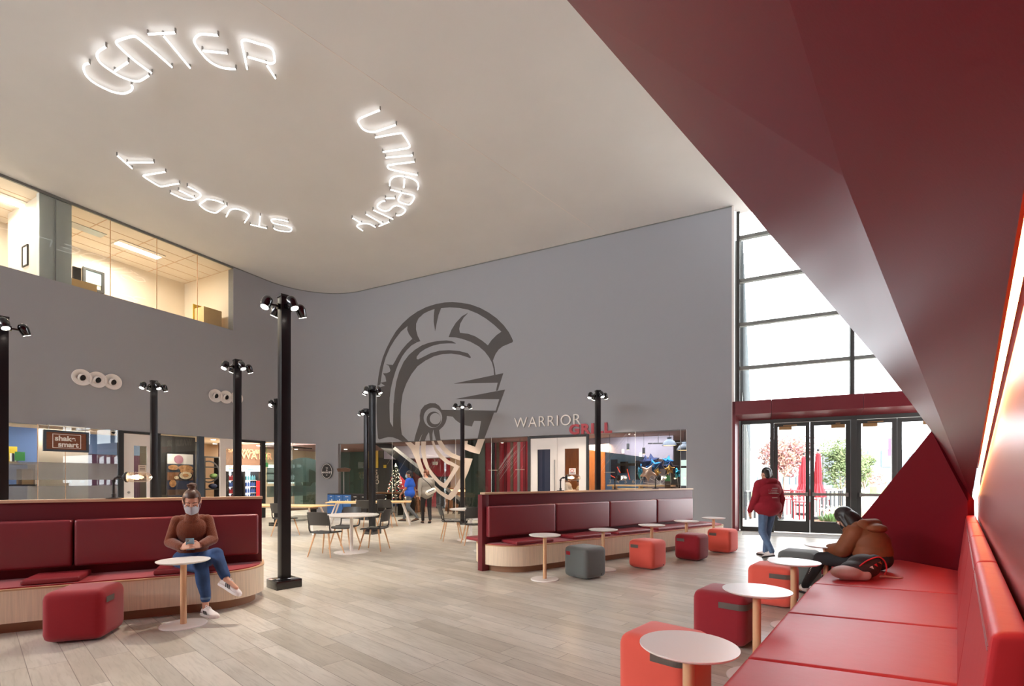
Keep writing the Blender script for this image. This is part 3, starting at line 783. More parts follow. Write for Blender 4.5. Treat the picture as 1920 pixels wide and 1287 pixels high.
area_light('market_light', WA.pt(WA.s(60), -1.2, 2.8), WA.pt(WA.s(60), -2.2, 0), 1.8, 27.2, (.85, .92, 1), 1.0)
area_light('market_light', WA.pt(WA.s(200), -1.4, 2.8), WA.pt(WA.s(190), -3, 0), 1.2, 48, (.9, .85, 1), 1.0)
area_light('market_light', WA.pt(WA.s(118), -.17, 2.78), WA.pt(WA.s(118), -.2, 0), 1.6, 17.6, (1, .93, .85), .2)  # extra lamp added in the narrow gap to brighten the beige panels
area_light('market_light', WA.pt(WA.s(335), -.7, 2.8), WA.pt(WA.s(335), -1.5, 0.5), 1.0, 20.8, (1, .9, .8), .5)

# ---- office up on the left
og = sgroup('window_7', WA.pt(WA.s(200), 0, SILL)); sO0 = A_ST
pane(og, WA, sO0, A_OFF_E, SILL, HC-.06, -.02, 'shop_glass')
for px in (105, 207.5, 294.6, 370.6):
    s = WA.s(px); wpart('joint', MB().wbox(WA, s-.006, s+.006, -.03, -.008, SILL, HC-.06), 'oak_edge' if px > 110 else 'mullion_grey', og)
wpart('head_channel', MB().wbox(WA, sO0, A_OFF_E, -.06, .0, HC-.07, HC), 'mullion_grey', og)
OD = -2.95
sC_ = A_OFF_E
struct('floor_office', MB().wbox(WA, sO0, sC_+.1, OD, -.29, SILL-.55, SILL-.5), 'office_wall')
struct('wall_office_back', MB().wbox(WA, sO0, sC_+.1, OD-.1, OD, SILL-.5, HC), 'office_wall')
struct('wall_office_end', MB().wbox(WA, sC_, sC_+.12, OD, -.03, SILL-.5, HC), 'office_wall')
struct('ceiling_office', MB().wbox(WA, sO0, sC_+.1, OD-.1, -.07, HC-.06, HC-.02), 'tile_ceiling')
tg = MB()
for k in range(1, 5): tg.wbox(WA, sO0, sC_, -.09-.61*k-.01, -.09-.61*k+.01, HC-.065, HC-.06)
kk = 0
while sC_-1.22*kk > sO0: tg.wbox(WA, sC_-1.22*kk-.01, sC_-1.22*kk+.01, OD, -.07, HC-.065, HC-.06); kk += 1
struct('trim_6', tg, 'oak_edge')
sW = WA.s(75, 0)
struct('wall_office_partition', MB().wbox(WA, WA.s(73.5, -.06), WA.s(134.5, -.06), -.22, -.06, SILL-.5, HC-.06), 'pane_white')
struct('wall_office_jamb', MB().wbox(WA, WA.s(73.5, -.22), WA.s(73.5, -.22)+.2, -2.2, -.22, SILL-.5, HC-.06), 'office_wall')
for a, b in (((213, 453), (306, 486)), ((-60, 350), (30, 380))):
    ctr = PZ((a[0]+b[0])/2, (a[1]+b[1])/2, HC-.07); s = (ctr-WA.o).dot(WA.u); off = (ctr-WA.o).dot(WA.n)
    t = thing('ceiling_light', WA.pt(s, off, HC-.1), 'recessed troffer glowing over the %s' % ('two wooden cabinets of the upstairs office' if a[0] > 0 else 'small upstairs room beside the framed notice'), 'ceiling light')
    obj('frame', rectframe(WA, s-.64, s+.64, HC-.1, HC-.1+.03, off-.33, off-.31, .03) if False else MB().wbox(WA, s-.64, s+.64, off-.33, off+.33, HC-.085, HC-.067), 'white_paint', t, smooth=False)
    obj('diffuser', MB().wbox(WA, s-.6, s+.6, off-.14, off+.14, HC-.095, HC-.0855), 'troffer', t, smooth=False)
area_light('office_light', WA.pt(WA.s(290), -1.5, HC-.2), WA.pt(WA.s(290), -1.5, 0), 2.0, 100, (1, .90, .74), .7)
area_light('office_light', WA.pt(WA.s(20), -1.4, HC-.2), WA.pt(WA.s(20), -1.4, 0), 1.2, 56, (1, .90, .76), .6)
# ================================================================ SIGNS AND WALL MARKS
# ---- ceiling neon words: tubes hung just under the ceiling, letter by letter
def stroke(mb, pts, ox, oy, sc, curved=True, r=.026):
    w = [PZ(ox+x/sc, oy+y/sc, HC-.07) for x, y in pts]
    w = catmull(w, 5) if curved and len(w) > 2 else w
    mb.tube(w, r, 8)
def word(name, label, letters, ox, oy, sc, r):
    allp = [PZ(ox+x/sc, oy+y/sc, HC-.07) for L_ in letters for st in L_ for x, y in st]
    c = sum(allp, Vector())/len(allp); c.z = HC
    t = thing(name, c, label, 'neon sign')
    for L_ in letters:
        mb = MB()
        for st in L_: stroke(mb, st, ox, oy, sc, True, r)
        o = obj('neon_letter', mb, 'neon', t)
        for st in L_:
            for x, y in (st[0], st[-1]):
                p = PZ(ox+x/sc, oy+y/sc, HC-.07); obj('mount', MB().cyl(p+V(0, 0, -.012), V(p.x, p.y, HC), .016, n=8), 'steel', o)
word('neon_word', 'curved neon word CENTER lit white on the ceiling', [
 [[(135,378),(95,388),(80,425),(105,490),(170,550),(270,605),(360,640),(440,650),(500,630),(520,600),(512,565)]],
 [[(285,228),(225,265),(200,305),(225,365),(290,420),(400,490),(500,530),(570,540),(610,525),(672,485)],[(360,448),(485,365)]],
 [[(695,468),(540,355),(400,230),(375,190),(400,170),(520,135),(560,145),(650,215),(760,310),(878,415)]],
 [[(660,117),(908,103)],[(795,125),(1040,422)]],
 [[(1292,128),(1200,118),(1130,118),(1085,150),(1080,195),(1130,270),(1200,350),(1290,405),(1370,425),(1452,430)],[(1150,265),(1378,288)]],
 [[(1552,432),(1530,320),(1505,200),(1515,172),(1560,172),(1650,200),(1740,225),(1785,265),(1800,345),(1795,370),(1760,380),(1700,362),(1555,320)],[(1725,390),(1808,515)]]],
 140, 40, 4.8, .0155)
word('neon_word', 'curved neon word UNIVERSITY lit white on the ceiling', [
 [[(375,85),(215,150),(172,175),(165,205),(200,260),(250,290),(310,297),(360,285),(530,228)]],
 [[(325,350),(560,310),(600,328),(658,420),(650,447),(600,460),(400,490)]],
 [[(427,545),(692,522)]],
 [[(710,585),(500,610),(450,622),(452,645),(500,665),(738,714)]],
 [[(467,815),(470,770),(500,735),(560,722),(640,733),(700,755),(735,785),(745,820),(736,855)],[(611,742),(602,835)]],
 [[(472,853),(590,885),(680,905),(705,925),(695,955),(670,990),(640,998),(580,980),(550,960),(553,940),(580,890)],[(427,938),(520,938)]],
 [[(427,965),(400,965),(365,985),(347,1015),(365,1040),(420,1060),(465,1050),(500,1018),(540,1008),(590,1025),(620,1050),(605,1078),(570,1100),(527,1102)]],
 [[(306,1050),(500,1140)]],
 [[(235,1090),(400,1182)],[(362,1208),(465,1165)]],
 [[(105,1127),(195,1180)],[(330,1218),(280,1190),(235,1182),(195,1185),(160,1195),(155,1215),(208,1252)]]],
 640, 190, 5.15, .0155)
word('neon_word', 'curved neon word STUDENT lit white on the ceiling', [
 [[(1768,758),(1720,745),(1640,732),(1605,738),(1610,762),(1650,780),(1740,797),(1795,820),(1795,845),(1770,855),(1700,848),(1645,835),(1620,815)]],
 [[(1397,785),(1560,823)],[(1495,697),(1483,800)]],
 [[(1163,710),(1195,650),(1225,635),(1270,634),(1340,655),(1382,685),(1380,710),(1342,768)]],
 [[(1138,580),(1060,550),(980,540),(950,555),(910,585),(915,605),(970,645),(1040,670),(1070,668),(1115,635),(1170,597)]],
 [[(618,475),(700,515),(770,540),(830,548),(885,530),(915,505),(905,480),(860,450),(785,412)],[(700,450),(855,525)]],
 [[(575,272),(430,295),(362,308),(370,325),(440,370),(510,410),(545,414),(620,400),(710,385)]],
 [[(100,112),(248,240)],[(200,182),(460,180)]]],
 200, 270, 5.189, .0155)

# ---- helmet emblem: paint on the wall, film on the glass below it
def z4(pts): return [(690+x/6.128, 550+y/6.128) for x, y in pts]
def z5(pts): return [(690+x/5.848, 740+y/5.848) for x, y in pts]
def ell(cx, cy, rx, ry, n=28): return [(cx+rx*math.cos(2*math.pi*i/n), cy+ry*math.sin(2*math.pi*i/n)) for i in range(n)]
def onB(pts, off=.004):
    out = []
    for x, y in pts: s, z = WB.at(x, y, off); out.append(WB.pt(s, off, z))
    return out
helm = thing('helmet_emblem', WB.pt(WB.s(830), 0, HG), 'large dark grey warrior helmet emblem on the wall, its chin strap pale on the glass', 'wall emblem')
crestL = z4([(108,1062),(120,960),(140,850),(170,740),(210,640),(260,540),(320,440),(395,350),(440,308),(470,340),(455,378),(380,440),(310,530),(250,630),(205,735),(178,830),(160,920),(150,990),(143,1045),(125,1062)])
crestR = z4([(440,308),(480,272),(570,210),(670,160),(780,125),(880,107),(970,103),(1070,110),(1180,130),(1290,170),(1390,225),(1480,290),(1560,370),(1620,450),(1655,520),(1667,548),(1660,565),(1600,590),(1550,610),(1500,650),(1465,700),(1435,775),(1455,850),(1465,938),(1448,942),(1443,870),(1425,800),(1390,735),(1340,670),(1270,610),(1180,560),(1080,525),(1000,508),(927,505),(960,420),(1010,340),(1080,265),(1152,225),(1100,280),(1060,350),(1048,410),(1056,455),(1150,467),(1230,495),(1310,545),(1378,600),(1420,540),(1480,480),(1533,443),(1450,365),(1360,295),(1260,235),(1150,190),(1050,170),(940,163),(840,172),(810,250),(790,340),(772,440),(755,330),(757,250),(765,182),(700,205),(640,235),(580,290),(553,350),(552,420),(570,490),(602,552),(560,565),(530,540),(510,525),(470,470),(450,420),(455,378)])
low = z4([(510,524),(450,580),(390,650),(345,720),(310,785),(285,825),(240,822),(205,815),(240,835),(258,885),(250,905),(215,920),(172,922),(200,960),(210,1015),(145,1030),(195,1065),(140,1080),(108,1062),(98,1287)])\
    + z5([(92,60),(94,200),(98,350),(110,480),(125,495),(170,480),(220,468),(270,470),(330,492),(375,517),(445,514),(370,440),(360,350),(358,250),(362,120),(378,0)])\
    + z4([(400,1150),(440,1040),(500,930),(570,840),(660,775),(760,725),(860,700),(960,695),(1060,710),(1140,735),(1175,748),(1182,735),(1150,692),(1050,665),(930,655),(820,662),(720,690),(640,730),(575,762),(558,755),(560,730),(600,680),(660,640),(740,605),(830,583),(930,577),(1010,580),(1005,572),(960,550),(900,543),(800,550),(700,570),(620,600),(540,650),(470,710),(410,790),(360,900),(325,1020),(305,1150),(298,1260)])\
    + z5([(280,100),(276,250),(275,360),(240,300),(235,150),(237,20)])\
    + z4([(250,1200),(262,1100),(285,1000),(315,900),(350,810),(390,730),(440,660),(500,600),(560,567)])
sl1 = z4([(985,1040),(1448,942),(1555,920),(1492,1118),(1470,1125),(1490,1030)])
vis = z5([(955,50),(1503,-54),(1412,198),(1382,200),(1345,300),(1300,420),(1275,486),(1200,490),(1225,380),(1240,292),(1165,290),(1150,320),(1140,352),(1070,340),(1000,310),(960,280),(930,245),(865,235),(862,270),(850,310),(825,350),(780,392),(795,501),(745,503),(725,430),(716,385),(705,440),(708,503),(680,505),(672,430),(665,415),(640,460),(622,510),(570,513),(585,465),(600,430),(575,470),(558,514),(505,516),(520,450),(545,370),(570,290),(568,230),(580,170),(620,120),(680,95),(740,97),(780,125),(808,168),(1400,178),(1440,52)])
for pl_ in (crestL, crestR, low, sl1): obj('wall_paint', MB().prism(onB(pl_), WB.n*.002), 'logo_grey', helm, smooth=False)
obj('wall_paint', MB().holed([onB(vis), onB(z5(ell(712, 256, 102, 111)))], WB.n*.002), 'logo_grey', helm, smooth=False)
obj('wall_paint', MB().holed([onB(z5(ell(722, 275, 79, 87))), onB(z5(ell(738, 266, 61, 62)))], WB.n*.002), 'logo_grey', helm, smooth=False)
films = [z5([(405,527),(470,600),(520,710),(560,820),(610,920),(690,1010),(780,1090),(860,1145),(905,1162),(960,1110),(1040,980),(1100,850),(1148,705),(1060,697),(1063,742),(1050,820),(1010,920),(950,1020),(880,1105),(800,1060),(740,1005),(660,915),(610,820),(580,730),(562,650),(562,600),(572,517),(520,519),(515,558),(470,522)]),
         z5([(755,508),(790,580),(850,650),(930,700),(1003,722),(1062,742),(1060,697),(1000,675),(920,640),(850,580),(805,505)]),
         z5([(583,517),(583,620),(605,740),(650,840),(720,930),(790,1000),(850,1035),(1008,790),(880,720),(810,660),(750,590),(722,510),(695,512),(730,610),(780,690),(860,760),(945,795),(870,930),(830,975),(780,940),(720,870),(670,800),(640,700),(630,620),(637,516)]),
         z5([(1060,512),(1095,508),(1090,545),(1175,575),(1205,492),(1283,488),(1222,655),(1140,635),(1060,605)])]
for f in films: obj('glass_film', MB().prism(onB(f, .012), WB.n*.0015), 'logo_film', helm, smooth=False, label='pale film piece on the shop glass')
# ---- WARRIOR GRILL lettering
def wall_text(name, s, W, px0, py0, px1, m, label, cap=None, offset=0, thick=.04, cat='sign', y1=None, letter='letter', spacing=1.0, off=.03, width_only=None):
    s0, z0 = W.at(px0, py0, off); s1, _ = W.at(px1, y1 or py0, off)
    t = thing(name, W.pt(s0, off, z0), label, cat) if label else None
    size = cap/.70
    mb = text_mb(s, size, W.pt(s0, off, z0), W.u, V(0, 0, 1), thick, offset, spacing=spacing)
    # fit width
    ps = [(v.co-W.o).dot(W.u) for v in mb.bm.verts]; k = (s1-s0)/(max(ps)-min(ps)); base = min(ps)
    for v in mb.bm.verts: v.co += W.u*(((v.co-W.o).dot(W.u)-base)*k+s0-(v.co-W.o).dot(W.u))
    return t, mb
def split_letters(name, mb, m, parent):
    bm = mb.bm; bm.verts.ensure_lookup_table(); seen = set(); isl = []
    for v in bm.verts:
        if v.index in seen: continue
        st = [v]; comp = []; seen.add(v.index)
        while st:
            a = st.pop(); comp.append(a)
            for e in a.link_edges:
                b = e.other_vert(a)
                if b.index not in seen: seen.add(b.index); st.append(b)
        isl.append(comp)
    for comp in isl:
        nb = MB(); mp = {v: nb.bm.verts.new(v.co) for v in comp}; fs = {f for v in comp for f in v.link_faces}
        for f in fs:
            try: nb.bm.faces.new([mp[v] for v in f.verts])
            except ValueError: pass
        obj(name, nb, m, parent, smooth=False)
    bm.free()
sB_, zA_ = WB.at(964, 803.5, .03); capW = WB.at(964, 784.5, .03)[1]-zA_
t, mb = wall_text('wall_lettering', 'WARRIOR', WB, 964.5, 803.0, 1089, 'letter_white', 'raised white letters WARRIOR on the grey wall over the doors', cap=WB.at(964, 783.5, .03)[1]-WB.at(964, 803, .03)[1], offset=-.004, spacing=1.12)
split_letters('letter', mb, 'letter_white', t)
t, mb = wall_text('wall_lettering', 'GRILL', WB, 1067.5, 814.5, 1147.5, 'letter_red', 'raised bold red letters GRILL just under the white lettering', cap=WB.at(1067, 797, .03)[1]-WB.at(1067, 814.5, .03)[1], offset=.018, spacing=1.15)
split_letters('letter', mb, 'letter_red', t)
# ---- hanging wooden sign, framed
s0, z1 = WA.at(81, 805.5, .10); s1 = WA.s(166, .10); z0 = WA.at(81, 846, .10)[1]
t = thing('hanging_sign', WA.pt((s0+s1)/2, .1, z0), 'framed brown wooden shop sign reading shake smart hung before the shop glass', 'sign')
obj('frame', rectframe(WA, s0, s1, z0, z1, .07, .13, .055), 'slate_frame', t, smooth=False)
obj('board', MB().wbox(WA, s0+.05, s1-.05, .09, .11, z0+.05, z1-.05), 'brown_wood_sign', t, smooth=False)
w_ = s1-s0; h_ = z1-z0
obj('outline', rectframe(WA, s0+w_*.19, s0+w_*.82, z0+h_*.17, z0+h_*.83, .11, .116, .012), 'letter_white', t, smooth=False)
for wd_, fx, fz in (('shake', .24, .52), ('smart', .31, .235)):
    mb = text_mb(wd_, h_*.33, WA.pt(s0+w_*fx, .112, z0+h_*fz), WA.u, V(0, 0, 1), .006, .006)
    ps = [(v.co-WA.o).dot(WA.u) for v in mb.bm.verts]; k = (w_*.455)/(max(ps)-min(ps)); b0 = min(ps)
    for v in mb.bm.verts: v.co += WA.u*(((v.co-WA.o).dot(WA.u)-b0)*(k-1))
    obj('lettering', mb, 'letter_white', t, smooth=False)
for fx in (.12, .93): obj('hanger', MB().cyl(WA.pt(s0+w_*fx, .1, z1-.01), WA.pt(s0+w_*fx, .1, HG+.02), .008, n=8), 'steel', t)
obj('hanger', MB().wbox(WA, s0+w_*.1, s0+w_*.95, .0, .12, HG-.015, HG+.005), 'steel', t, smooth=False)
# ---- oval market sign on the corner pier
c = P(613, 884, arc_at(613).y-.05); u_ = (PIER_R-PIER_L); u_.z = 0; u_.normalize(); nn = V(u_.y, -u_.x, 0)
OV = Wall(c.x, c.y, u_.x, u_.y, 0, -1)
rx, rz_ = .215, .31
t = thing('oval_sign', c, 'round black sign reading MARKET on the grey corner pier', 'sign')
def oval(rx, rz, off): return [OV.pt(rx*math.cos(a), off, c.z+rz*math.sin(a)) for a in (2*math.pi*i/40 for i in range(40))]
obj('board', MB().prism(oval(rx, rz_, -.03), OV.n*.06), 'bin_black', t, smooth=False)
obj('ring', MB().holed([oval(rx*.93, rz_*.95, .03), oval(rx*.85, rz_*.89, .03)], OV.n*.006), 'letter_white', t, smooth=False)
for s_t, sz, z_ in (('THE', .045, .11), ('IN', .06, .02), ('MARKET', .105, -.085), ('EST', .04, -.17)):
    obj('lettering', text_mb(s_t, sz, OV.pt(0, .032, c.z+z_), OV.u, V(0, 0, 1), .004, .002, align='CENTER'), 'letter_white', t, smooth=False)
# ---- round white air nozzles
for (px, py, w) in ((152.5, 708, 29), (181.5, 712.5, 27), (210.5, 716.5, 26), (403.5, 742.5, 19), (423, 745, 18.5), (443, 747, 18)):
    s, z = WA.at(px, py, 0); D = WA.pt(s, 0, z)
    r = .225
    i_ = [152.5, 181.5, 210.5, 403.5, 423, 443].index(px)
    lab = '%s white air nozzle of the trio %s' % (('first', 'middle', 'last')[i_ % 3], 'above the hanging shop sign' if px < 300 else 'beside the lamp post head')
    t = thing('air_nozzle', D, lab, 'air vent', 'round air nozzles on the grey wall')
    bm_ = MB(); ax = WA.n
    bm_.loft([bm_.ring(D+ax*h, ax, rr_, 32) for h, rr_ in ((0, r*.98), (.035, r), (.05, r*.97), (.045, r*.92), (.02, r*.62), (-.0, r*.46), (.004, r*.40))], caps=False)
    obj('dish', bm_, 'cone_white', t)
    tip = (WA.n+WA.u*.45+V(0, 0, -.35)).normalized()
    th = MB(); th.cyl(D+ax*.005, D+ax*.03+tip*.03, r*.38, r*.34, 24); obj('throat', th, 'void_black', t)
    rg = MB(); rg.loft([rg.ring(D+ax*.0+tip*h, tip, rr_, 28) for h, rr_ in ((.0, r*.47), (.05, r*.44), (.05, r*.37), (.0, r*.37))], caps=False); obj('collar', rg, 'cone_white', t)

# ================================================================ LAMP POSTS
def make_post():
    t = thing('lamp_post', (0, 0, 0), 'x', 'lamp post', 'black lamp posts with four spotlights')
    obj('base_plate', MB().box((0, 0, .055), (.33, .33, .11)), 'black_gloss', t, bevel=.004)
    obj('pole', MB().box((0, 0, 2.0), (.125, .125, 3.76)), 'black_metal', t, bevel=.004)
    obj('cap', MB().box((0, 0, 3.885), (.14, .14, .03)), 'black_matte', t, bevel=.003)
    for k in range(4):
        a = math.radians(45*0+90*k); d = V(math.cos(a), math.sin(a), 0)
        h = MB(); pz = V(0, 0, 3.74); j = pz+d*.17
        h.cyl(pz+d*.06, j+d*.03, .016, n=12); h.box(tuple(pz+d*.07), (.05, .06, .06), a)
        ax = (V(0, 0, -1)+d*.42+V(-d.y, d.x, 0)*.22).normalized(); c0 = j+d*.045+V(0, 0, .045)
        h.lathe(c0-ax*.06, ax, [(0, .005), (.006, .03), (.02, .048), (.04, .060), (.07, .066), (.11, .064), (.175, .053), (.18, .05)], 24)
        hd = obj('lamp_head', h, 'black_gloss', t)
        le = MB(); le.lathe(c0+ax*.115, ax, [(0, .047), (.008, .047)], 24); obj('lens', le, 'lamp_lens', hd)
        l = bpy.data.lights.new('spot_bulb', 'SPOT'); l.energy = 150; l.color = (1, .90, .77); l.spot_size = math.radians(74); l.spot_blend = .5; l.shadow_soft_size = .03
        lo = bpy.data.objects.new('spot_bulb', l); COL.objects.link(lo); lo.parent = hd; lo.location = c0+ax*.13; lo.rotation_euler = ax.to_track_quat('-Z', 'Y').to_euler()
    return t
post0 = make_post(); PROT = math.radians(-42)
posts = [(533, None, 6.5, 'big black lamp post standing at the curved end of the near banquette'),
         (5, None, 7.34, 'black lamp post cut by the edge of view beside the hanging wooden shop sign'),
         (288.5, None, 12.13, 'black lamp post standing in front of the white shop door with a pasted notice'),
         (445, None, 10.0, 'black lamp post standing in front of the lit drinks cooler'),
         (519.5, None, 14.9, 'black lamp post half hidden behind the biggest lamp post'),
         (698, None, 12.76, 'black lamp post right behind the white round dining table'),
         (686.5, None, 17.0, 'black lamp post beside the recycling bins at the back'),
         (867, None, 15.4, 'black lamp post standing before the helmet emblem visor'),
         (1121, None, 13.46, 'black lamp post in front of the red lettering on the grey wall')]
for i, (px, _, Y, lab) in enumerate(posts):
    x = (px-CX)/F*Y
    o = post0 if i == 0 else dup(post0)
    o.location = (x, Y, 0); o.rotation_euler = (0, 0, PROT+(0, .0, .1, 0, .3, .25, .5, .75, -.6)[i]); o['label'] = lab

# ================================================================ BANQUETTES
def rounded_foot(s0, s1, o0, o1, r, n=8, corners=(1, 1, 1, 1)):
    # outline in (s, off), rounded at (s0,o0),(s1,o0),(s1,o1),(s0,o1)
    pts = []
    cs = [((s0, o0), 180), ((s1, o0), 270), ((s1, o1), 0), ((s0, o1), 90)]
    for k, ((s, o), a0) in enumerate(cs):
        if not corners[k]: pts.append((s, o)); continue
        cx = s+r if s == s0 else s-r; cy = o+r if o == o0 else o-r
        for i in range(n+1):
            a = math.radians(a0+90*i/n); pts.append((cx+r*math.cos(a), cy+r*math.sin(a)))
    return pts
def banquette(W, name, label, s0, s1, depth_f, depth_b, panel_t, corners, backs_f, zc0, zc1, post=None):
    t = thing(name, W.pt((s0+s1)/2, 0, 0), label, 'banquette')
    fo = rounded_foot(s0, s1, -depth_b, depth_f, .57, 10, corners)
    def ext(inset, z0, z1, nm, m, **k):
        f = rounded_foot(s0+inset if corners[0] or corners[3] else s0, s1-inset if corners[1] or corners[2] else s1, -depth_b+inset, depth_f-inset, max(.05, (.57 if post else .5)-inset), 10, corners)
        return obj(nm, MB().prism([W.pt(a, b, z0) for a, b in f], (0, 0, z1-z0)), m, t, smooth=True, ang=30)
    ext(.09, 0, .11, 'plinth', 'plinth_wood'); ext(0, .105, .405, 'seat_base', 'oak_veneer'); ext(-.006, .405, .42, 'edge_band', 'oak_edge'); ext(.035, .42, .432, 'seat_felt', 'felt_red')
    obj('back_panel', MB().wbox(W, backs_f[0][2], backs_f[0][3], -panel_t/2, panel_t/2, .43, HB), 'panel_red', t, bevel=.004)
    obj('cap_rail', MB().wbox(W, backs_f[0][2]-.01, backs_f[0][3]+.01, -panel_t/2-.02, panel_t/2+.02, HB, HB+.032), 'beech_top', t, bevel=.005)
    if post: obj('end_post', MB().wbox(W, post[0], post[1], -panel_t/2-.012, panel_t/2+.012, 0, HB), 'panel_red', t, bevel=.003)
    for a, b, _, _ in backs_f:
        bm_ = MB().wbox(W, a+.008, b-.008, panel_t/2+.002, panel_t/2+.105, zc0, zc1)
        obj('back_cushion', bm_, 'vinyl_red', t, bevel=.035, seg=4, ang=60)
    return t
sL0 = -4.6
j1 = BL.s(135.5, .15); j0 = j1-2.02
banqL = banquette(BL, 'banquette', 'dark red banquette with wooden base where the woman in the brown sweater sits', sL0, .02, .60, .60, .07, (0, 1, 1, 0),
    [(j0, j1, sL0, 0), (j1, -.03, 0, 0), (j0-2.02, j0, 0, 0)], .53, 1.02)
sRe = BR.s(1294.5)
e = [BR.s(x, .15) for x in (916, 1042.7, 1143.3, 1232, 1300)]
banqR = banquette(BR, 'banquette', 'dark red banquette with wooden base below the grill windows, end post at its side', -.0, sRe+.75, .60, .60, .10, (1, 1, 1, 1),
    [(e[0], e[1], .0, sRe), (e[1], e[2], 0, 0), (e[2], e[3], 0, 0), (e[3], e[4], 0, 0)], .53, 1.02, post=(-.055, .07))
# seat pads
def pad(W, s0, s1, o0, o1, label, z=.432, h=.055):
    mb = MB().wbox(W, s0, s1, o0, o1, z, z+h)
    o = obj('seat_pad', mb, 'vinyl_pad', None, bevel=.024, seg=4, ang=60); tag(o, label, 'cushion', 'loose red seat pads'); return o
pad(BL, BL.s(288, .50), BL.s(408, .50), .10, .54, 'red vinyl seat pad under the woman in the brown sweater')
pad(BL, BL.s(38, .52), BL.s(150, .52), .10, .54, 'red vinyl seat pad on the near banquette behind the big red stool')
labs = ['red vinyl seat pad nearest the end post of the four-cushion banquette', 'red vinyl seat pad behind the grey stool on the four-cushion banquette', 'red vinyl seat pad behind the first orange stool on the banquette',
        'red vinyl seat pad behind the dark red stool on the banquette', 'red vinyl seat pad at the window end of the four-cushion banquette']
for (a, b), lb in zip(((946, 1034), (1052, 1139), (1137, 1214), (1212, 1281), (1263, 1326)), labs):
    pad(BR, BR.s(a, .30)+.06, BR.s(b, .36)-.10, .12, .54, lb)
pad(BR, .02, .45, -.55, -.12, 'red vinyl seat pad on the far side of the banquette by its end post')
# ---- long red bench on the right
SE = 5.46/.736; seams_b = [1.26, 2.38, 3.45, 4.5, 5.42]; seams_s = [.2, 1.3, 2.386, 3.29, 4.28, 5.44]
def DP(Y, lat, z): return V(.92*Y+lat, Y, z)
t = thing('long_bench', DP(3, -.5, 0), 'long bright red vinyl bench with tall back along the wall beside the light cove', 'bench')
def front_lat(Y):
    # front edge of the seat, from two measured points
    x = 1.025+(Y-2.386)*(3.14-1.025)/(4.99-2.386); return x-.92*Y
for a, b in zip(seams_s, seams_s[1:]):
    # cushion in plan: front edge splayed
    d = .0
    def corner(Y, side):
        return DP(Y, .03 if side else front_lat(Y), 0)
    # seams run square to the back
    n_ = V(-.736, .677, 0)
    pa, pb = DP(a, .03, 0), DP(b, .03, 0)
    def along(p):  # shoot from the back to the front edge along the seam direction
        sd = SEAMD
        lo = 0; f0 = V(1.025, 2.386, 0); f1 = V(3.14, 4.99, 0); fd = f1-f0
        den = sd.x*fd.y-sd.y*fd.x; w = f0-p; return p+sd*((w.x*fd.y-w.y*fd.x)/den)
    SEAMD = V(-.92, .40, 0).normalized()
    fa, fb = along(pa), along(pb)
    if b > 5.4: fb = V(3.63, 5.47, 0)+V(.35, .4, 0)*0
    g = .006; dn = (pb-pa).normalized()*g
    q = [pa+dn, pb-dn, fb-dn, fa+dn]
    if b > 5.4:
        pbb = DP(5.36, .03, 0); q = [pa+dn, pbb, on_pd(6.0, 0)+V(-.03, 0, 0), on_pd(6.12, 0)+V(-.05, 0, 0), V(3.95, 6.0, 0), V(3.62, 5.5, 0), fa+dn]
    mb = MB(); mb.hexa([p+V(0, 0, .30) for p in q], [p+V(0, 0, .43) for p in q])
    obj('seat_cushion', mb, 'vinyl_bright', t, bevel=.028, seg=4, ang=60)
    mb = MB(); cc = sum(q, Vector())/len(q); mb.hexa([p.lerp(cc, .06) for p in q], [p.lerp(cc, .06)+V(0, 0, .30) for p in q]); obj('base', mb, 'plinth_wood', t, smooth=False)
for a, b in zip(seams_b, seams_b[1:]):
    g = .004
    mb = MB(); mb.hexa([DP(a+g, -.012, .40), DP(b-g, -.012, .40), DP(b-g, .13, .40), DP(a+g, .13, .40)], [DP(a+g, .085, 1.045), DP(b-g, .085, 1.045), DP(b-g, .195, 1.045), DP(a+g, .195, 1.045)])
    c = obj('back_cushion', mb, 'vinyl_bright', t, bevel=.026, seg=4, ang=60)
    st = MB()
    for dl in (.0, .012):
        st.tube([DP(a+.03, .0762+dl*.15, .992+dl), DP(b-.03, .0762+dl*.15, .992+dl)], .0013, 5)
    obj('stitching', st, 'vinyl_red', c)

# ================================================================ SIDE TABLES AND STOOLS
def make_side_table():
    t = thing('side_table', (0, 0, 0), 'x', 'table', 'small round side tables')
    obj('table_top', MB().lathe((0, 0, .625), (0, 0, 1), [(0, .205), (.008, .222), (.014, .229), (.020, .229)], 56), 'white_lam', t)
    obj('stem', MB().cyl((0, 0, .012), (0, 0, .626), .0275, n=28), 'beech', t)
    obj('base', MB().lathe((0, 0, 0), (0, 0, 1), [(0, .203), (.008, .203), (.014, .196)], 56), 'white_lam', t)
    return t
st0 = make_side_table()
tabs = [((344, 1168.5), 4.81, 'round white side table in front of the woman in the brown sweater'),
        ((1291, 0), 2.35, 'biggest round white side table, by the near corner of the long red bench'),
        ((1419, 0), 3.52, 'round white side table beside the darkest red stool of the long bench'),
        ((1488, 0), 4.72, 'round white side table between the rust stool and the backpack'),
        ((1548.5, 0), 5.88, 'round white side table at the hands of the person in the rust parka'),
        ((1021.5, 0), 6.98, 'round white side table with pale disc base by the banquette end post'),
        ((1131, 0), 7.72, 'round white side table standing behind the grey stool'),
        ((1222, 0), 8.47, 'round white side table standing behind the first orange stool'),
        ((1287, 0), 9.27, 'round white side table standing behind the dark red stool'),
        ((1338, 0), 10.03, 'round white side table at the window end of the banquette'),
        ((907, 0), 9.75, 'round white side table mostly hidden behind the banquette end post')]
for i, ((px, _), Y, lab) in enumerate(tabs):
    o = st0 if i == 0 else dup(st0)
    o.location = ((px-CX)/F*Y, Y, 0); o['label'] = lab
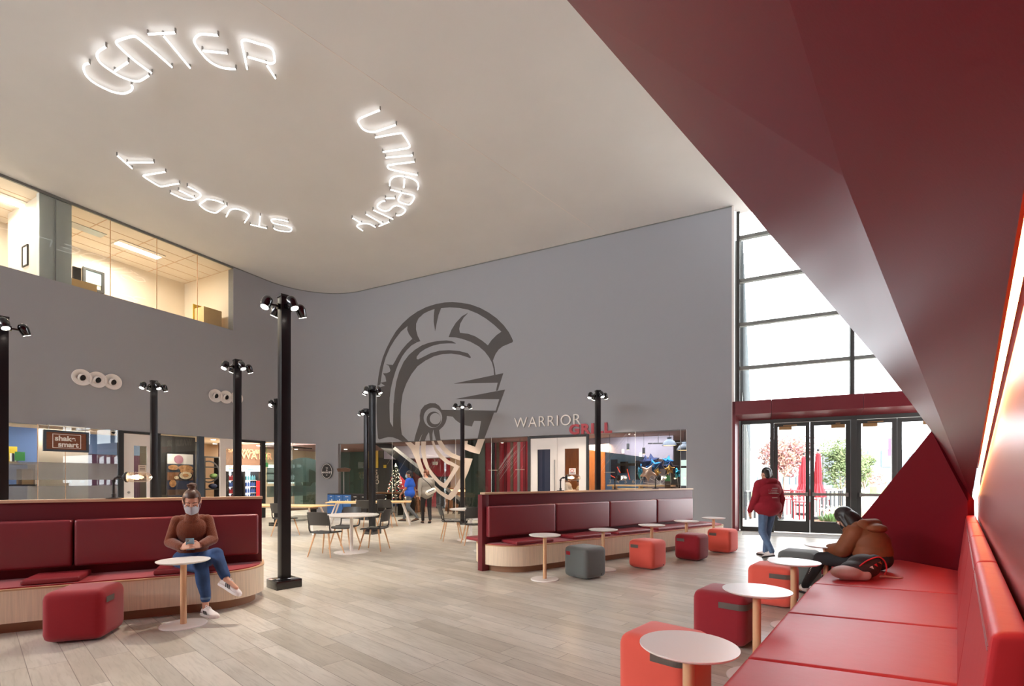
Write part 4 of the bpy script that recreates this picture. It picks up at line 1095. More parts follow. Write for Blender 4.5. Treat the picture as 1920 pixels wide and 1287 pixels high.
bt = MB().lathe((0, 0, 0), (0, 0, 1), [(0, .203), (.008, .203), (.014, .196)], 56)
me_ = bpy.data.meshes.new('wood_base'); bmesh.ops.recalc_face_normals(bt.bm, faces=list(bt.bm.faces)); bt.bm.to_mesh(me_); me_.materials.append(M['beech_top'])
def stool(px, Y, rz, m, strap, label, side=0, full=False):
    x = (px-CX)/F*Y
    t = thing('cube_stool', (x, Y, 0), label, 'stool', 'rounded cube stools')
    S = .46
    mb = MB(); mb.box((0, 0, .235), (S, S, .45)); 
    bmesh.ops.bevel(mb.bm, geom=list(mb.bm.edges), offset=.075, segments=7, profile=.5, affect='EDGES')
    bmesh.ops.scale(mb.bm, vec=(1, 1, 1), verts=list(mb.bm.verts))
    for v in mb.bm.verts:                                            # slight crown on top
        if v.co.z > .4: v.co.z += .012*(1-min(1, (v.co.x**2+v.co.y**2)/.05))
    bmesh.ops.translate(mb.bm, verts=list(mb.bm.verts), vec=V(x, Y, 0)); o = obj('body', mb, m, t, ang=80)
    h = S/2+.0035; zt_ = .36
    if strap == 'strap_red':
        pts = [(-h, .16), (-h, .08)]
    else:
        pts = [(-h, -.01), (-h, -.155)]+[(-h+.075-.075*math.cos(math.radians(a)), -.155-.075*math.sin(math.radians(a))) for a in range(15, 91, 15)]+[(.0, -h)] if full else [(-h, .17), (-h, .03)]
    R = Matrix.Rotation(side*math.pi/2, 3, 'Z'); sm_ = MB()
    q = [(R@V(a, b, 0))+V(x, Y, 0) for a, b in pts]; ctr = V(x, Y, 0)
    def ring_(p, z): 
        d = (p-ctr).normalized()*.003; return sm_.bm.verts.new(p+d+V(0, 0, z))
    ra = [ring_(p, zt_-.026) for p in q]; rb = [ring_(p, zt_+.026) for p in q]
    for i in range(len(q)-1): sm_.bm.faces.new((ra[i], ra[i+1], rb[i+1], rb[i]))
    bmesh.ops.solidify(sm_.bm, geom=list(sm_.bm.faces), thickness=.002)
    obj('pull_strap', sm_, strap, t, smooth=False)
    lb = MB(); p_ = R@V(.1, -S/2+.002, 0)+V(x, Y, .06); lb.box(tuple(p_), (.012, .006, .02), side*math.pi/2); obj('tag', lb, 'stripe_black', t, smooth=False)
    t.rotation_euler = (0, 0, rz); return t
D_ = math.radians
stool(160, 4.47, D_(17), 'wool_red', 'strap_grey', 'big red wool cube stool in front of the near banquette', side=2)
stool(1097, 7.18, D_(40), 'wool_grey', 'strap_red', 'grey wool cube stool with a small red tab', side=0)
stool(1214, 7.93, D_(44), 'wool_orange', 'strap_grey', 'orange wool cube stool between the grey and the dark red stools')
stool(1297, 8.75, D_(45), 'wool_darkred', 'strap_grey', 'dark red wool cube stool between the two orange stools of the banquette')
stool(1355, 9.62, D_(45), 'wool_orange', 'strap_grey', 'orange wool cube stool next to the red portal of the entrance')
stool(1248, 3.15, D_(-43), 'wool_orange', 'strap_grey', 'orange wool cube stool partly under the biggest side table', side=1, full=True)
stool(1362, 4.38, D_(-42), 'wool_darkred', 'strap_grey', 'dark crimson wool cube stool beside the long red bench', side=1, full=True)
stool(1450, 5.64, D_(-41), 'wool_orange', 'strap_grey', 'rust orange wool cube stool under the side table near the backpack', side=1, full=True)
stool(1499, 6.72, D_(-43), 'wool_grey', 'strap_grey', 'grey wool cube stool in front of the knees of the person in the rust parka', side=1)

# ================================================================ DINING CHAIRS AND TABLES
def make_chair():
    t = thing('dining_chair', (0, 0, 0), 'x', 'chair', 'black shell dining chairs')
    # seat pan: gently dished
    def grid(fn, nu, nv, th):
        mb = MB(); g = [[mb.bm.verts.new(fn(i/(nu-1), j/(nv-1))) for j in range(nv)] for i in range(nu)]
        for i in range(nu-1):
            for j in range(nv-1): mb.bm.faces.new((g[i][j], g[i+1][j], g[i+1][j+1], g[i][j+1]))
        bmesh.ops.recalc_face_normals(mb.bm, faces=list(mb.bm.faces)); bmesh.ops.solidify(mb.bm, geom=list(mb.bm.faces), thickness=th); return mb
    def seat(u, v):
        x = (u-.5)*.44*(1-.10*(1-v)); y = (v-.5)*.44; e_ = abs(u-.5)*2
        z = .455+.012*e_**2-.01*math.sin(v*math.pi)+(-.022*max(0, (v-.8)/.2)**2)
        return V(x*(1-.12*max(0, (v-.85)/.15)**2), y, z)
    def back(u, v):
        x = (u-.5)*(.43-.02*v); y = -.215-.03-.085*v+.035*(1-(abs(u-.5)*2)**2)*-1+.03*(abs(u-.5)*2)**2; z = .585+v*.245+.008*(1-(abs(u-.5)*2)**2)
        return V(x, y, z)
    obj('seat', grid(seat, 11, 11, .022), 'shell_plastic', t, ang=50)
    obj('backrest', grid(back, 11, 7, .014), 'shell_plastic', t, ang=50)
    for s in (-1, 1):
        mb = MB(); path = [V(s*.200, .02, .455), V(s*.208, -.12, .455), V(s*.212, -.195, .475), V(s*.213, -.22, .54), V(s*.212, -.225, .62), V(s*.208, -.27, .78)]
        mb.tube(catmull(path, 4), .014, 8); obj('side_rail', mb, 'shell_plastic', t)
    for sx_, sy_ in ((-1, -1), (1, -1), (-1, 1), (1, 1)):
        obj('leg', MB().cyl((sx_*.235, sy_*.235, 0), (sx_*.135, sy_*.14, .45), .010, .018, 14), 'beech', t)
    return t
ch0 = make_chair()
chairs = [((-3.50, 9.15), -12, 'black shell chair with its back to us at the white round dining table'),
          ((-3.50, 10.18), 170, 'black shell chair on the far side of the white round dining table'),
          ((-2.80, 9.88), 82, 'black shell chair seen edge on, to the side of the white round dining table'),
          ((-4.22, 14.15), -8, 'black shell chair at the long pale table, directly behind the round dining table'),
          ((-3.74, 14.55), -5, 'black shell chair at the long pale table beside the man in the blue shirt'),
          ((-5.74, 12.3), -18, 'black shell chair at the pale table right behind the biggest lamp post'),
          ((-1.42, 11.45), -75, 'black shell chair in the open floor beside the half-hidden white table'),
          ((-.86, 10.75), 15, 'black shell chair tucked behind the end post of the banquette')]
for i, ((x, y), a, lab) in enumerate(chairs):
    o = ch0 if i == 0 else dup(ch0)
    o.location = (x, y, 0); o.rotation_euler = (0, 0, D_(a)); o['label'] = lab
def round_table(x, y, r, lab):
    t = thing('round_dining_table', (x, y, 0), lab, 'table')
    obj('table_top', MB().lathe((x, y, .715), (0, 0, 1), [(0, r-.03), (.012, r-.006), (.02, r), (.026, r)], 64), 'white_lam', t)
    obj('column', MB().cyl((x, y, .01), (x, y, .716), .032, n=24), 'white_lam', t)
    obj('base', MB().lathe((x, y, 0), (0, 0, 1), [(0, .33), (.008, .33), (.02, .28), (.022, .05)], 56), 'white_lam', t)
round_table(-3.17, 9.58, .53, 'white round dining table with three black chairs around it')
round_table(-.97, 11.45, .50, 'white round dining table half hidden behind the banquette end post')
def long_table(cx, cy, L, Wd, rz, lab):
    t = thing('long_table', (cx, cy, 0), lab, 'table')
    ca, sa = math.cos(rz), math.sin(rz); f = lambda x, y, z=0: V(cx+ca*x-sa*y, cy+sa*x+ca*y, z)
    obj('table_top', MB().hexa([f(-L/2, -Wd/2, .715), f(L/2, -Wd/2, .715), f(L/2, Wd/2, .715), f(-L/2, Wd/2, .715)], [f(-L/2, -Wd/2, .74), f(L/2, -Wd/2, .74), f(L/2, Wd/2, .74), f(-L/2, Wd/2, .74)]), 'oak_table', t, bevel=.006)
    fr_ = MB()
    for sy_ in (-1, 1): fr_.tube([f(-L/2+.3, sy_*(Wd/2-.2), .70), f(L/2-.3, sy_*(Wd/2-.2), .70)], .018, 8)
    obj('under_frame', fr_, 'white_lam', t)
    for a in (-1, 1):
        for b in (-1, 1): obj('leg', MB().cyl(f(a*(L/2-.02), b*(Wd/2-.06), 0), f(a*(L/2-.28), b*(Wd/2-.24), .71), .022, .026, 14), 'white_lam', t)
long_table(-4.42, 15.15, 2.5, .95, D_(10), 'long pale wood table with white splayed legs near the recycling bins')
long_table(-6.35, 13.1, 2.9, .95, D_(-14), 'long pale wood table with white splayed legs behind the near banquette')
# low dark bench by the pier
t = thing('low_bench', (-7.3, 16.9, 0), 'low dark bench against the shop glass beside the grey pier', 'bench')
W_ = Wall(-7.3, 16.7, .4589, .8885, 1, 0)
obj('seat', MB().wbox(W_, -.6, .6, -.2, .2, .38, .46), 'brown_pattern', t, bevel=.01)
for s in (-.55, .5): obj('leg', MB().wbox(W_, s, s+.05, -.18, .18, 0, .38), 'black_matte', t, smooth=False)
# recycling bin cabinet
BN = Wall(*WB.pt(0, .75, 0).xy, .8949, -.4462, 0, -1)
b0, b1 = BN.s(614, .0), BN.s(706, .0)
t = thing('recycling_station', BN.pt((b0+b1)/2, 0, 0), 'recycling station with blue and black panels standing before the corner shop glass', 'bins')
obj('cabinet', MB().wbox(BN, b0, b1, -.45, .0, 0, .86), 'bin_black', t, bevel=.005)
wn_ = (b1-b0)/6
for k in range(6):
    nm_ = 'bin_blue' if k < 3 else 'bin_black'
    p_ = obj('bin_front', MB().wbox(BN, b0+k*wn_+.015, b0+(k+1)*wn_-.015, .0, .02, .10, .83), nm_, t, smooth=False)
    obj('lettering', text_mb(['CANS', 'GLASS', 'PLASTIC', 'WASTE', 'FOOD', 'MIXED'][k], .045, BN.pt(b0+(k+.5)*wn_, .022, .745), BN.u, V(0, 0, 1), .002, .001, align='CENTER'), 'letter_white', p_, smooth=False)
    ic = MB()
    for dx in (-.05, .05): ic.wbox(BN, b0+(k+.5)*wn_+dx-.02, b0+(k+.5)*wn_+dx+.02, .02, .024, .50, .62+(.04 if dx > 0 else 0))
    obj('pictogram', ic, 'letter_white', p_, smooth=False)

# ---- pipe lamps on the banquette cap rails
def pipe_lamp(W, px, dirv, label, small=False, lit=True):
    s = W.s(px); z = HB+.032; b = W.pt(s, 0, z)
    t = thing('pipe_lamp', b, label, 'lamp', 'pipe lamps on the banquettes'); d = Vector(dirv).normalized()
    obj('foot', MB().lathe(b, (0, 0, 1), [(0, .068), (.008, .068), (.012, .02), (.05, .019), (.052, .014)], 24), 'black_matte', t)
    H_ = .235; ar = MB(); ar.tube([b+V(0, 0, .03), b+V(0, 0, H_-.04), b+V(0, 0, H_-.012)+d*.012, b+V(0, 0, H_)+d*.04, b+V(0, 0, H_)+d*.085], .012, 12)
    ar.cyl(b+V(0, 0, H_-.06), b+V(0, 0, H_-.03), .018, n=14); ar.cyl(b+V(0, 0, H_)+d*.035, b+V(0, 0, H_)+d*.06, .018, n=14); obj('arm', ar, 'black_matte', t)
    c = b+V(0, 0, H_)+d*.08
    obj('socket', MB().lathe(c, d, [(0, .022), (.015, .040), (.03, .058), (.045, .060), (.05, .055)], 24), 'black_matte', t)
    obj('glass_shade', MB().lathe(c+d*.048, d, [(0, .048), (.01, .056), (.15, .056), (.19, .050), (.215, .032), (.224, .004)], 28, caps=False), 'bulb_glass', t)
    obj('bulb', MB().lathe(c+d*.045, d, [(0, .012), (.03, .014), (.06, .022), (.09, .022), (.11, .008)], 14), 'bulb_glow', t)
    l = bpy.data.lights.new('bulb_light', 'POINT'); l.energy = 9; l.color = (1, .68, .36); l.shadow_soft_size = .03
    lo = bpy.data.objects.new('bulb_light', l); COL.objects.link(lo); lo.parent = t; lo.location = (c+d*.1)-b
pipe_lamp(BL, 213, BL.u*.9+V(.3, 0, 0), 'lit pipe lamp with glass cylinder on the near banquette rail')
pipe_lamp(BR, 1051, (1, -.15, 0), 'lit pipe lamp on the banquette rail in front of the white double doors')
pipe_lamp(BR, 1153, (.75, .65, 0), 'pipe lamp on the banquette rail below the dark wall screens')
pipe_lamp(BR, 1229, (.8, .6, 0), 'pipe lamp on the banquette rail below the star balloons')
# ================================================================ PEOPLE
def seg_d(p, a, b, ra, rb):
    ab = b-a; L = max(1e-9, float(ab@ab)); t = np.clip(((p-a)@ab)/L, 0, 1)
    return np.linalg.norm(p-(a+t[:, None]*ab), axis=1)-(ra+(rb-ra)*t)
def ell_d(p, c, r, R):
    q = (p-c)@R; k = np.linalg.norm(q/r, axis=1); return (k-1)*min(r)
def remeshed(prims, voxel, smooth=3):
    bm = bmesh.new()
    for pr in prims:
        if pr[0] == 'c':
            _, a, b, ra, rb, tg = pr; a = Vector(a); b = Vector(b); d = b-a; L = d.length
            if L < 1e-6: L = 1e-6; d = V(0, 0, 1)
            q = d.to_track_quat('Z', 'Y').to_matrix().to_4x4()
            prof = []
            for k in range(7): t = math.pi/2*k/6; prof.append((-ra*math.cos(t), ra*math.sin(t)))
            for k in range(7): t = math.pi/2*k/6; prof.append((L+rb*math.sin(t), rb*math.cos(t)))
            n = 18; rings = []
            for h, r in prof: rings.append([bm.verts.new(Matrix.Translation(a) @ q @ V(max(r, 1e-4)*math.cos(2*math.pi*i/n), max(r, 1e-4)*math.sin(2*math.pi*i/n), h)) for i in range(n)])
            for A, B in zip(rings, rings[1:]):
                for i in range(n): bm.faces.new((A[i], A[(i+1) % n], B[(i+1) % n], B[i]))
            bm.faces.new(rings[0][::-1]); bm.faces.new(rings[-1])
        else:
            _, c, r, R, tg = pr
            m4 = Matrix.Translation(c) @ R.to_4x4() @ Matrix.Diagonal((r[0], r[1], r[2], 1))
            bmesh.ops.create_uvsphere(bm, u_segments=24, v_segments=16, radius=1, matrix=m4)
    me = bpy.data.meshes.new('tmp'); bm.to_mesh(me); bm.free()
    o = bpy.data.objects.new('tmp', me); COL.objects.link(o)
    m = o.modifiers.new('r', 'REMESH'); m.mode = 'VOXEL'; m.voxel_size = voxel
    s = o.modifiers.new('s', 'SMOOTH'); s.iterations = smooth; s.factor = .5
    dg = bpy.context.evaluated_depsgraph_get(); out = bpy.data.meshes.new_from_object(o.evaluated_get(dg))
    bpy.data.objects.remove(o); bpy.data.meshes.remove(me); return out
def person(name, loc, label, prims, garments, voxel=.008, skin='skin', smooth=3, shape=None):
    """prims carry a tag each; garments: tag -> (name, material, grow). The body stays one mesh; clothes are shells of its surface."""
    root = thing(name, loc, label, 'person')
    L = Vector(loc); me = remeshed(prims, voxel, smooth)
    n = len(me.vertices); co = np.empty(n*3); me.vertices.foreach_get('co', co); co = co.reshape(-1, 3)
    D = []; tags = []
    for pr in prims:
        if pr[0] == 'c': D.append(seg_d(co, np.array(pr[1]), np.array(pr[2]), pr[3], pr[4]))
        else: D.append(ell_d(co, np.array(pr[1]), np.array(pr[2]), np.array(pr[3])))
        tags.append(pr[-1])
    idx = np.argmin(np.array(D), axis=0); vt = [tags[i] for i in idx]
    bm = bmesh.new(); bm.from_mesh(me); bm.normal_update(); bm.verts.ensure_lookup_table()
    for tg, (gn, gm, grow) in garments.items():
        faces = [f for f in bm.faces if sum(vt[v.index] == tg for v in f.verts)*2 >= len(f.verts)]
        if not faces: continue
        nb = MB(); mp = {}
        for f in faces:
            for v in f.verts:
                if v.index not in mp: mp[v.index] = nb.bm.verts.new(v.co+v.normal*grow)
            nb.bm.faces.new([mp[v.index] for v in f.verts])
        nb.bm.normal_update()
        # wrinkles and a turned-in hem
        rim = [e for e in nb.bm.edges if e.is_boundary]
        if rim:
            ext = bmesh.ops.extrude_edge_only(nb.bm, edges=rim); vs = [g for g in ext['geom'] if isinstance(g, bmesh.types.BMVert)]
            inv = {}
            for k_, nv in mp.items(): inv[tuple(round(c, 5) for c in nv.co)] = k_
            for v in vs:
                k_ = inv.get(tuple(round(c, 5) for c in v.co))
                if k_ is not None: v.co -= bm.verts[k_].normal*(grow+.006)
        obj(gn, nb, gm, root, ang=80)
    body = MB(); body.bm.free(); body.bm = bm
    cover = set(garments)
    mv = {v.index: v.normal.copy() for v in bm.verts if vt[v.index] in cover}
    for v in bm.verts:
        if v.index in mv: v.co -= mv[v.index]*.004
    obj('body', body, skin, root, ang=80)
    return root
def frame(fwd, up=(0, 0, 1)):
    f = Vector(fwd).normalized(); u = Vector(up); r = f.cross(u).normalized(); u = r.cross(f).normalized()
    return r, f, u                                                  # right, forward, up
def rotm(r, f, u): return Matrix(((r.x, f.x, u.x), (r.y, f.y, u.y), (r.z, f.z, u.z)))
def head_prims(c, fwd, up, s=1.0, tg='head'):
    r, f, u = frame(fwd, up); R = rotm(r, f, u); h = lambda a, b, d: Vector(c)+r*a*s+f*b*s+u*d*s
    pr = [('e', h(0, -.008, .025), (.075*s, .092*s, .095*s), R, tg), ('e', h(0, .025, -.045), (.058*s, .066*s, .068*s), R, tg),
          ('c', h(0, .088, .01), h(0, .103, -.022), .009*s, .013*s, tg), ('c', h(-.02, .075, -.085), h(.02, .075, -.085), .022*s, .022*s, tg),
          ('c', h(-.028, .076, .028), h(.028, .076, .028), .012*s, .012*s, tg), ('c', h(-.018, .083, -.055), h(.018, .083, -.055), .010*s, .010*s, tg)]
    for sg in (-1, 1): pr += [('e', h(sg*.077, -.008, -.005), (.010*s, .02*s, .032*s), R, tg), ('e', h(sg*.036, .062, -.022), (.024*s, .024*s, .022*s), R, tg)]
    return pr, h, R
def face_details(root, h, s=1.0, closed=False):
    for sg in (-1, 1):
        if closed:
            l = MB(); l.tube(catmull([h(sg*.014, .0915, -.002), h(sg*.030, .0945, -.008), h(sg*.047, .083, -.003)], 4), .0022*s, 6); obj('eyelashes', l, 'hair_dark', root)
            b = MB(); b.tube(catmull([h(sg*.012, .094, .024), h(sg*.030, .093, .031), h(sg*.052, .079, .024)], 4), .0034*s, 6); obj('eyebrow', b, 'hair_brown', root)
            continue
        e = MB(); e.sphere(h(sg*.030, .083, .008), .0125*s, 12, 8); w = obj('eye', e, 'letter_white', root)
        p = MB(); p.sphere(h(sg*.030, .0935, .006), .0052*s, 10, 6); obj('iris', p, 'hair_dark', w)
        b = MB(); b.tube([h(sg*.012, .093, .030), h(sg*.030, .092, .037), h(sg*.050, .080, .031)], .0032*s, 6); obj('eyebrow', b, 'hair_brown', root)
def mask(root, h, m, s=1.0):
    mb = MB(); rows = []
    for j in range(9):
        t = j/8; z = -.012-.098*t; rw = []
        for i in range(15):
            a = -1+2*i/14; bulge = .112+.012*math.sin(math.pi*min(1, t*1.1))-(.0 if t > .25 else .014*(1-t/.25)*abs(a)); x = a*(.060-.008*t)
            y = bulge*math.cos(a*.95)-.010*abs(a)-.018*max(0, t-.6)+(.004*math.sin(t*math.pi*6)*(1-abs(a)))
            rw.append(mb.bm.verts.new(h(x*1.12, y+.0, z)))
        rows.append(rw)
    for j in range(8):
        for i in range(14): mb.bm.faces.new((rows[j][i], rows[j][i+1], rows[j+1][i+1], rows[j+1][i]))
    bmesh.ops.solidify(mb.bm, geom=list(mb.bm.faces), thickness=.002)
    o = obj('face_mask', mb, m, root, ang=60)
    for sg in (-1, 1):
        l = MB(); l.tube(catmull([h(sg*.062, .058, -.025), h(sg*.078, .015, .005), h(sg*.084, -.018, -.005), h(sg*.076, .01, -.05), h(sg*.058, .052, -.095)], 4), .0016*s, 5); obj('ear_loop', l, m, o)
def fingers(wrist, palm_dir, across, normal, curl, tg='hand', spread=.0, length=.085, thumb_side=1, thumb_curl=.5):
    """palm plus five separate fingers; curl in radians per joint, towards -normal"""
    d = Vector(palm_dir).normalized(); a = Vector(across).normalized(); n = Vector(normal).normalized(); w = Vector(wrist); pr = []
    for k in range(4):
        x = (k-1.5)*.0195; pr.append(('c', w+a*x*.7+d*.018, w+a*x+d*.082, .013, .0115, tg))
    lens = (.068, .078, .073, .056)
    for k in range(4):
        x = (k-1.5)*.0205*(1+spread); p = w+a*x+d*.086; ang = curl*(.55+.08*k); dd = (d+a*(k-1.5)*.06*(1+spread)).normalized(); L = lens[k] if thumb_side > 0 else lens[k]
        for j, fr in enumerate((.44, .32, .24)):
            v = dd*math.cos(ang)-n*math.sin(ang); q = p+v*L*fr; pr.append(('c', p, q, .0082-.0009*j, .0078-.0010*j, tg)); p = q; ang += curl
    p = w+a*(-thumb_side)*.028+d*.028; v = (d*.75-a*thumb_side*.62-n*.28).normalized()
    pr.append(('c', p, p+v*.038, .0125, .0105, tg)); p = p+v*.038; v2 = (d*.93-a*thumb_side*.05-n*(.3+thumb_curl*.3)).normalized()
    pr += [('c', p, p+v2*.028, .0100, .0090, tg), ('c', p+v2*.028, p+v2*.05+a*thumb_side*.004, .0088, .0075, tg)]
    return pr
def sneaker(root, heel, toe_dir, up, L, m_up, m_sole, stripes=False, side=1, name='shoe'):
    f = Vector(toe_dir).normalized(); u = Vector(up); r = f.cross(u).normalized(); u = r.cross(f).normalized(); H = Vector(heel)
    secs = [(0, .022, .028, .055), (.10, .032, .036, .085), (.25, .034, .037, .092), (.42, .035, .040, .080), (.60, .040, .046, .060), (.78, .044, .049, .044), (.92, .036, .041, .034), (1.0, .014, .018, .022)]
    def loftsec(secs, z0, top):
        mb = MB(); rings = []
        for t, w1, w0, hh in secs:
            ring = []
            for i in range(16):
                a = 2*math.pi*i/16; x = math.cos(a); z = math.sin(a)
                if top: ring.append(mb.bm.verts.new(H+f*(t*L)+r*(w1*x*(1 if z < .2 else (1-.35*(z-.2))))+u*(z0+(hh)*(.5+.5*z))))
                else: ring.append(mb.bm.verts.new(H+f*(t*(L+.006)-.003)+r*(w0*x)+u*(z0*(.5+.5*max(-1, min(1, z*3))))))
            rings.append(ring)
        return mb.loft(rings)
    so = obj(name, loftsec(secs, .012, True), m_up, root, ang=70)
    obj('sole', loftsec(secs, .026, False), m_sole, so, ang=60)
    if stripes:
        for k in range(3):
            for sg in (-1, 1):
                t0 = .40+.085*k; a = H+f*(t0*L)+u*.030+r*sg*.0415; b = H+f*((t0-.075)*L)+u*.064+r*sg*.0385
                mb = MB(); n_ = r*sg
                mb.prism([a-f*.0055, a+f*.0055, b+f*.0055, b-f*.0055], n_*.003); obj('stripe', mb, 'stripe_black', so, smooth=False)
        hb = MB(); hb.sphere(H+f*.004+u*.075, (.02, .02, .014), 12, 8); obj('heel_tab', hb, 'stripe_black', so)
    lc = MB(); 
    for k in range(5):
        t = .42+.06*k; hh = .098-.0125*k; pts = [H+f*(t*L)+u*(hh-.012)+r*(-.024), H+f*(t*L+.004)+u*(hh+.002), H+f*(t*L)+u*(hh-.012)+r*.024]
        lc.tube(catmull(pts, 4), .0035, 6)
    lc.tube(catmull([H+f*.42*L+u*.1, H+f*.38*L+u*.12+r*.02, H+f*.45*L+u*.105+r*.035], 4), .003, 6)
    obj('laces', lc, 'lace', so); return so

# ---- the woman on the near banquette, legs crossed, reading her phone
wb = V(-3.50, 5.32, 0)
pel = V(-3.565, 5.42, .545)
r_, f_, u_ = frame((.50, -.866, 0))           # she faces out of the banquette: f_ forward, r_ her right (image left)
X = lambda rr_, ff_, zz_: V(pel.x, pel.y, 0)+r_*rr_+f_*ff_+V(0, 0, zz_)
# frame() gives right = f x up, which is her right hand side
hipR, hipL = X(.09, .02, .53), X(-.09, .02, .53)
kneeR = V(-3.22, 5.03, .535); ankR = V(-3.245, 5.14, .125)            # foot on the floor
kneeL = V(-3.095, 5.075, .66); ankL = V(-2.90, 4.93, .425)            # crossed over the other knee
chest = X(0, .07, .90); neck = X(0, .10, 1.06); waist = X(0, .02, .68)
shR, shL = X(.138, .05, .985), X(-.138, .05, .985)
elR, elL = X(.195, .11, .765), X(-.190, .13, .775)
wrR, wrL = X(.075, .34, .725), X(-.085, .33, .735)
hd = X(.0, .135, 1.205); hf = (f_*.88+V(0, 0, -.44)).normalized(); hup = (f_*.42+V(0, 0, .88))
hp_, hh, hR = head_prims(hd, hf, hup, 1.04)
R0 = rotm(r_, f_, V(0, 0, 1))
pr = hp_+[('c', neck+V(0, 0, -.01), hd+V(0, 0, -.04)-f_*.02, .052, .050, 'neck'),
  ('e', X(0, .0, .575), (.185, .15, .105), R0, 'jeans'), ('e', waist+V(0, 0, .02), (.150, .115, .13), R0, 'top'), ('e', chest+V(0, 0, -.02), (.160, .122, .155), R0, 'top'),
  ('e', chest+f_*.045+r_*.06+V(0, 0, -.03), (.075, .060, .09), R0, 'top'), ('e', chest+f_*.045-r_*.06+V(0, 0, -.03), (.075, .060, .09), R0, 'top'),
  ('c', shR-r_*.05, shL+r_*.05, .062, .062, 'top'), ('c', neck+V(0, 0, -.07), neck+V(0, 0, -.02), .078, .060, 'top'), ('c', shR-r_*.03, neck+V(0, 0, -.06), .05, .052, 'top'), ('c', shL+r_*.03, neck+V(0, 0, -.06), .05, .052, 'top'),
  ('c', shR, elR, .057, .052, 'top'), ('c', elR, wrR-(wrR-elR).normalized()*.05, .052, .042, 'top'), ('c', wrR-(wrR-elR).normalized()*.05, wrR-(wrR-elR).normalized()*.02, .042, .037, 'top'),
  ('c', shL, elL, .057, .052, 'top'), ('c', elL, wrL-(wrL-elL).normalized()*.05, .052, .042, 'top'), ('c', wrL-(wrL-elL).normalized()*.05, wrL-(wrL-elL).normalized()*.02, .042, .037, 'top'),
  ('c', wrR-(wrR-elR).normalized()*.03, wrR, .028, .026, 'hand'), ('c', wrL-(wrL-elL).normalized()*.03, wrL, .028, .026, 'hand'),
  ('c', hipR, kneeR, .090, .064, 'jeans'), ('c', kneeR, kneeR.lerp(ankR, .4), .062, .060, 'jeans'), ('c', kneeR.lerp(ankR, .4), ankR+V(0, 0, .10), .060, .046, 'jeans'), ('c', ankR+V(0, 0, .10), ankR+V(0, 0, .055), .046, .043, 'jeans'),
  ('c', hipL, kneeL, .092, .066, 'jeans'), ('c', kneeL, kneeL.lerp(ankL, .80), .062, .046, 'jeans'), ('c', kneeL.lerp(ankL, .80), kneeL.lerp(ankL, .86), .046, .044, 'jeans'),
  ('c', ankR+V(0, 0, .06), ankR-V(0, 0, .06), .032, .030, 'foot'), ('c', kneeL.lerp(ankL, .85), ankL, .032, .030, 'foot')]
toeR = V(.80, -.45, 0).normalized(); toeL = (V(.86, -.22, -.38)).normalized()
pr += [('c', ankR-V(0, 0, .07), ankR-V(0, 0, .09)+toeR*.12, .028, .022, 'foot'), ('c', ankL, ankL+toeL*.13+V(0, 0, -.03), .028, .022, 'foot')]
# right hand holds the phone from the side, left hand curls on the other side
phc = X(0.0, .405, .765)
dR = (phc-r_*(-.045)-wrR); dR = (X(.02, .42, .755)-wrR).normalized(); dL = (X(-.03, .42, .755)-wrL).normalized()
pr += fingers(wrR, dR, (V(0, 0, 1)*.75-f_*.55), (r_*.75+f_*.45+V(0, 0, .2)), .62, 'hand', thumb_side=-1)
pr += fingers(wrL, dL, (V(0, 0, 1)*.75-f_*.55), (-r_*.75+f_*.45+V(0, 0, .2)), .62, 'hand', thumb_side=-1)
W1 = person('person', wb, 'person in brown knit sweater and blue jeans on the near banquette holding a phone', pr,
    {'top': ('knit_sweater', 'knit_brown', .006), 'jeans': ('jeans', 'denim', .004)}, voxel=.0058, smooth=3)
face_details(W1, hh, 1.04, True); mask(W1, hh, 'mask_white', 1.04)
hair = remeshed([('e', hh(0, -.008, .038), (.086, .104, .096), hR, 'h'), ('e', hh(0, -.05, -.01), (.072, .062, .08), hR, 'h'), ('e', hh(0, -.055, .150), (.040, .038, .034), hR, 'h'), ('c', hh(0, -.04, .11), hh(0, -.05, .15), .036, .03, 'h'),
   ('c', hh(-.03, -.06, .165), hh(.03, -.04, .168), .016, .014, 'h'), ('c', hh(.03, -.07, .145), hh(-.02, -.085, .15), .016, .014, 'h')], .007, 3)
hbm = MB(); hbm.bm.from_mesh(hair)
for v in list(hbm.bm.verts):
    q = v.co-hh(0, 0, 0); ff = q.dot(Vector((hR[0][1], hR[1][1], hR[2][1]))); uu = q.dot(Vector((hR[0][2], hR[1][2], hR[2][2])))
    if ff > .055 and uu < .074: v.co -= Vector((hR[0][1], hR[1][1], hR[2][1]))*(.045*min(1, (ff-.045)/.02))
obj('hair', hbm, 'hair_brown', W1, ang=80)
cf = MB(); cf.loft([cf.ring(ankR+V(0, 0, z), (0, 0, 1), r2, 24) for z, r2 in ((.052, .047), (.064, .050), (.074, .049))], caps=False); obj('frayed_hem', cf, 'denim_pale', W1)
sneaker(W1, ankR-V(0, 0, .125)-toeR*.055, toeR, (0, 0, 1), .265, 'shoe_white', 'shoe_white', True)
up2 = (V(0, 0, 1)+V(.15, 0, 0)); sneaker(W1, ankL-toeL.cross(V(0, 0, 1)).cross(toeL).normalized()*.085-toeL*.055, toeL, (-.1, .15, 1), .265, 'shoe_white', 'shoe_white', True)
br = MB(); br.loft([br.ring(wrR-(wrR-elR).normalized()*h, (wrR-elR), .031, 20) for h in (.006, .012)], caps=False); obj('bracelet', br, 'brass', W1)
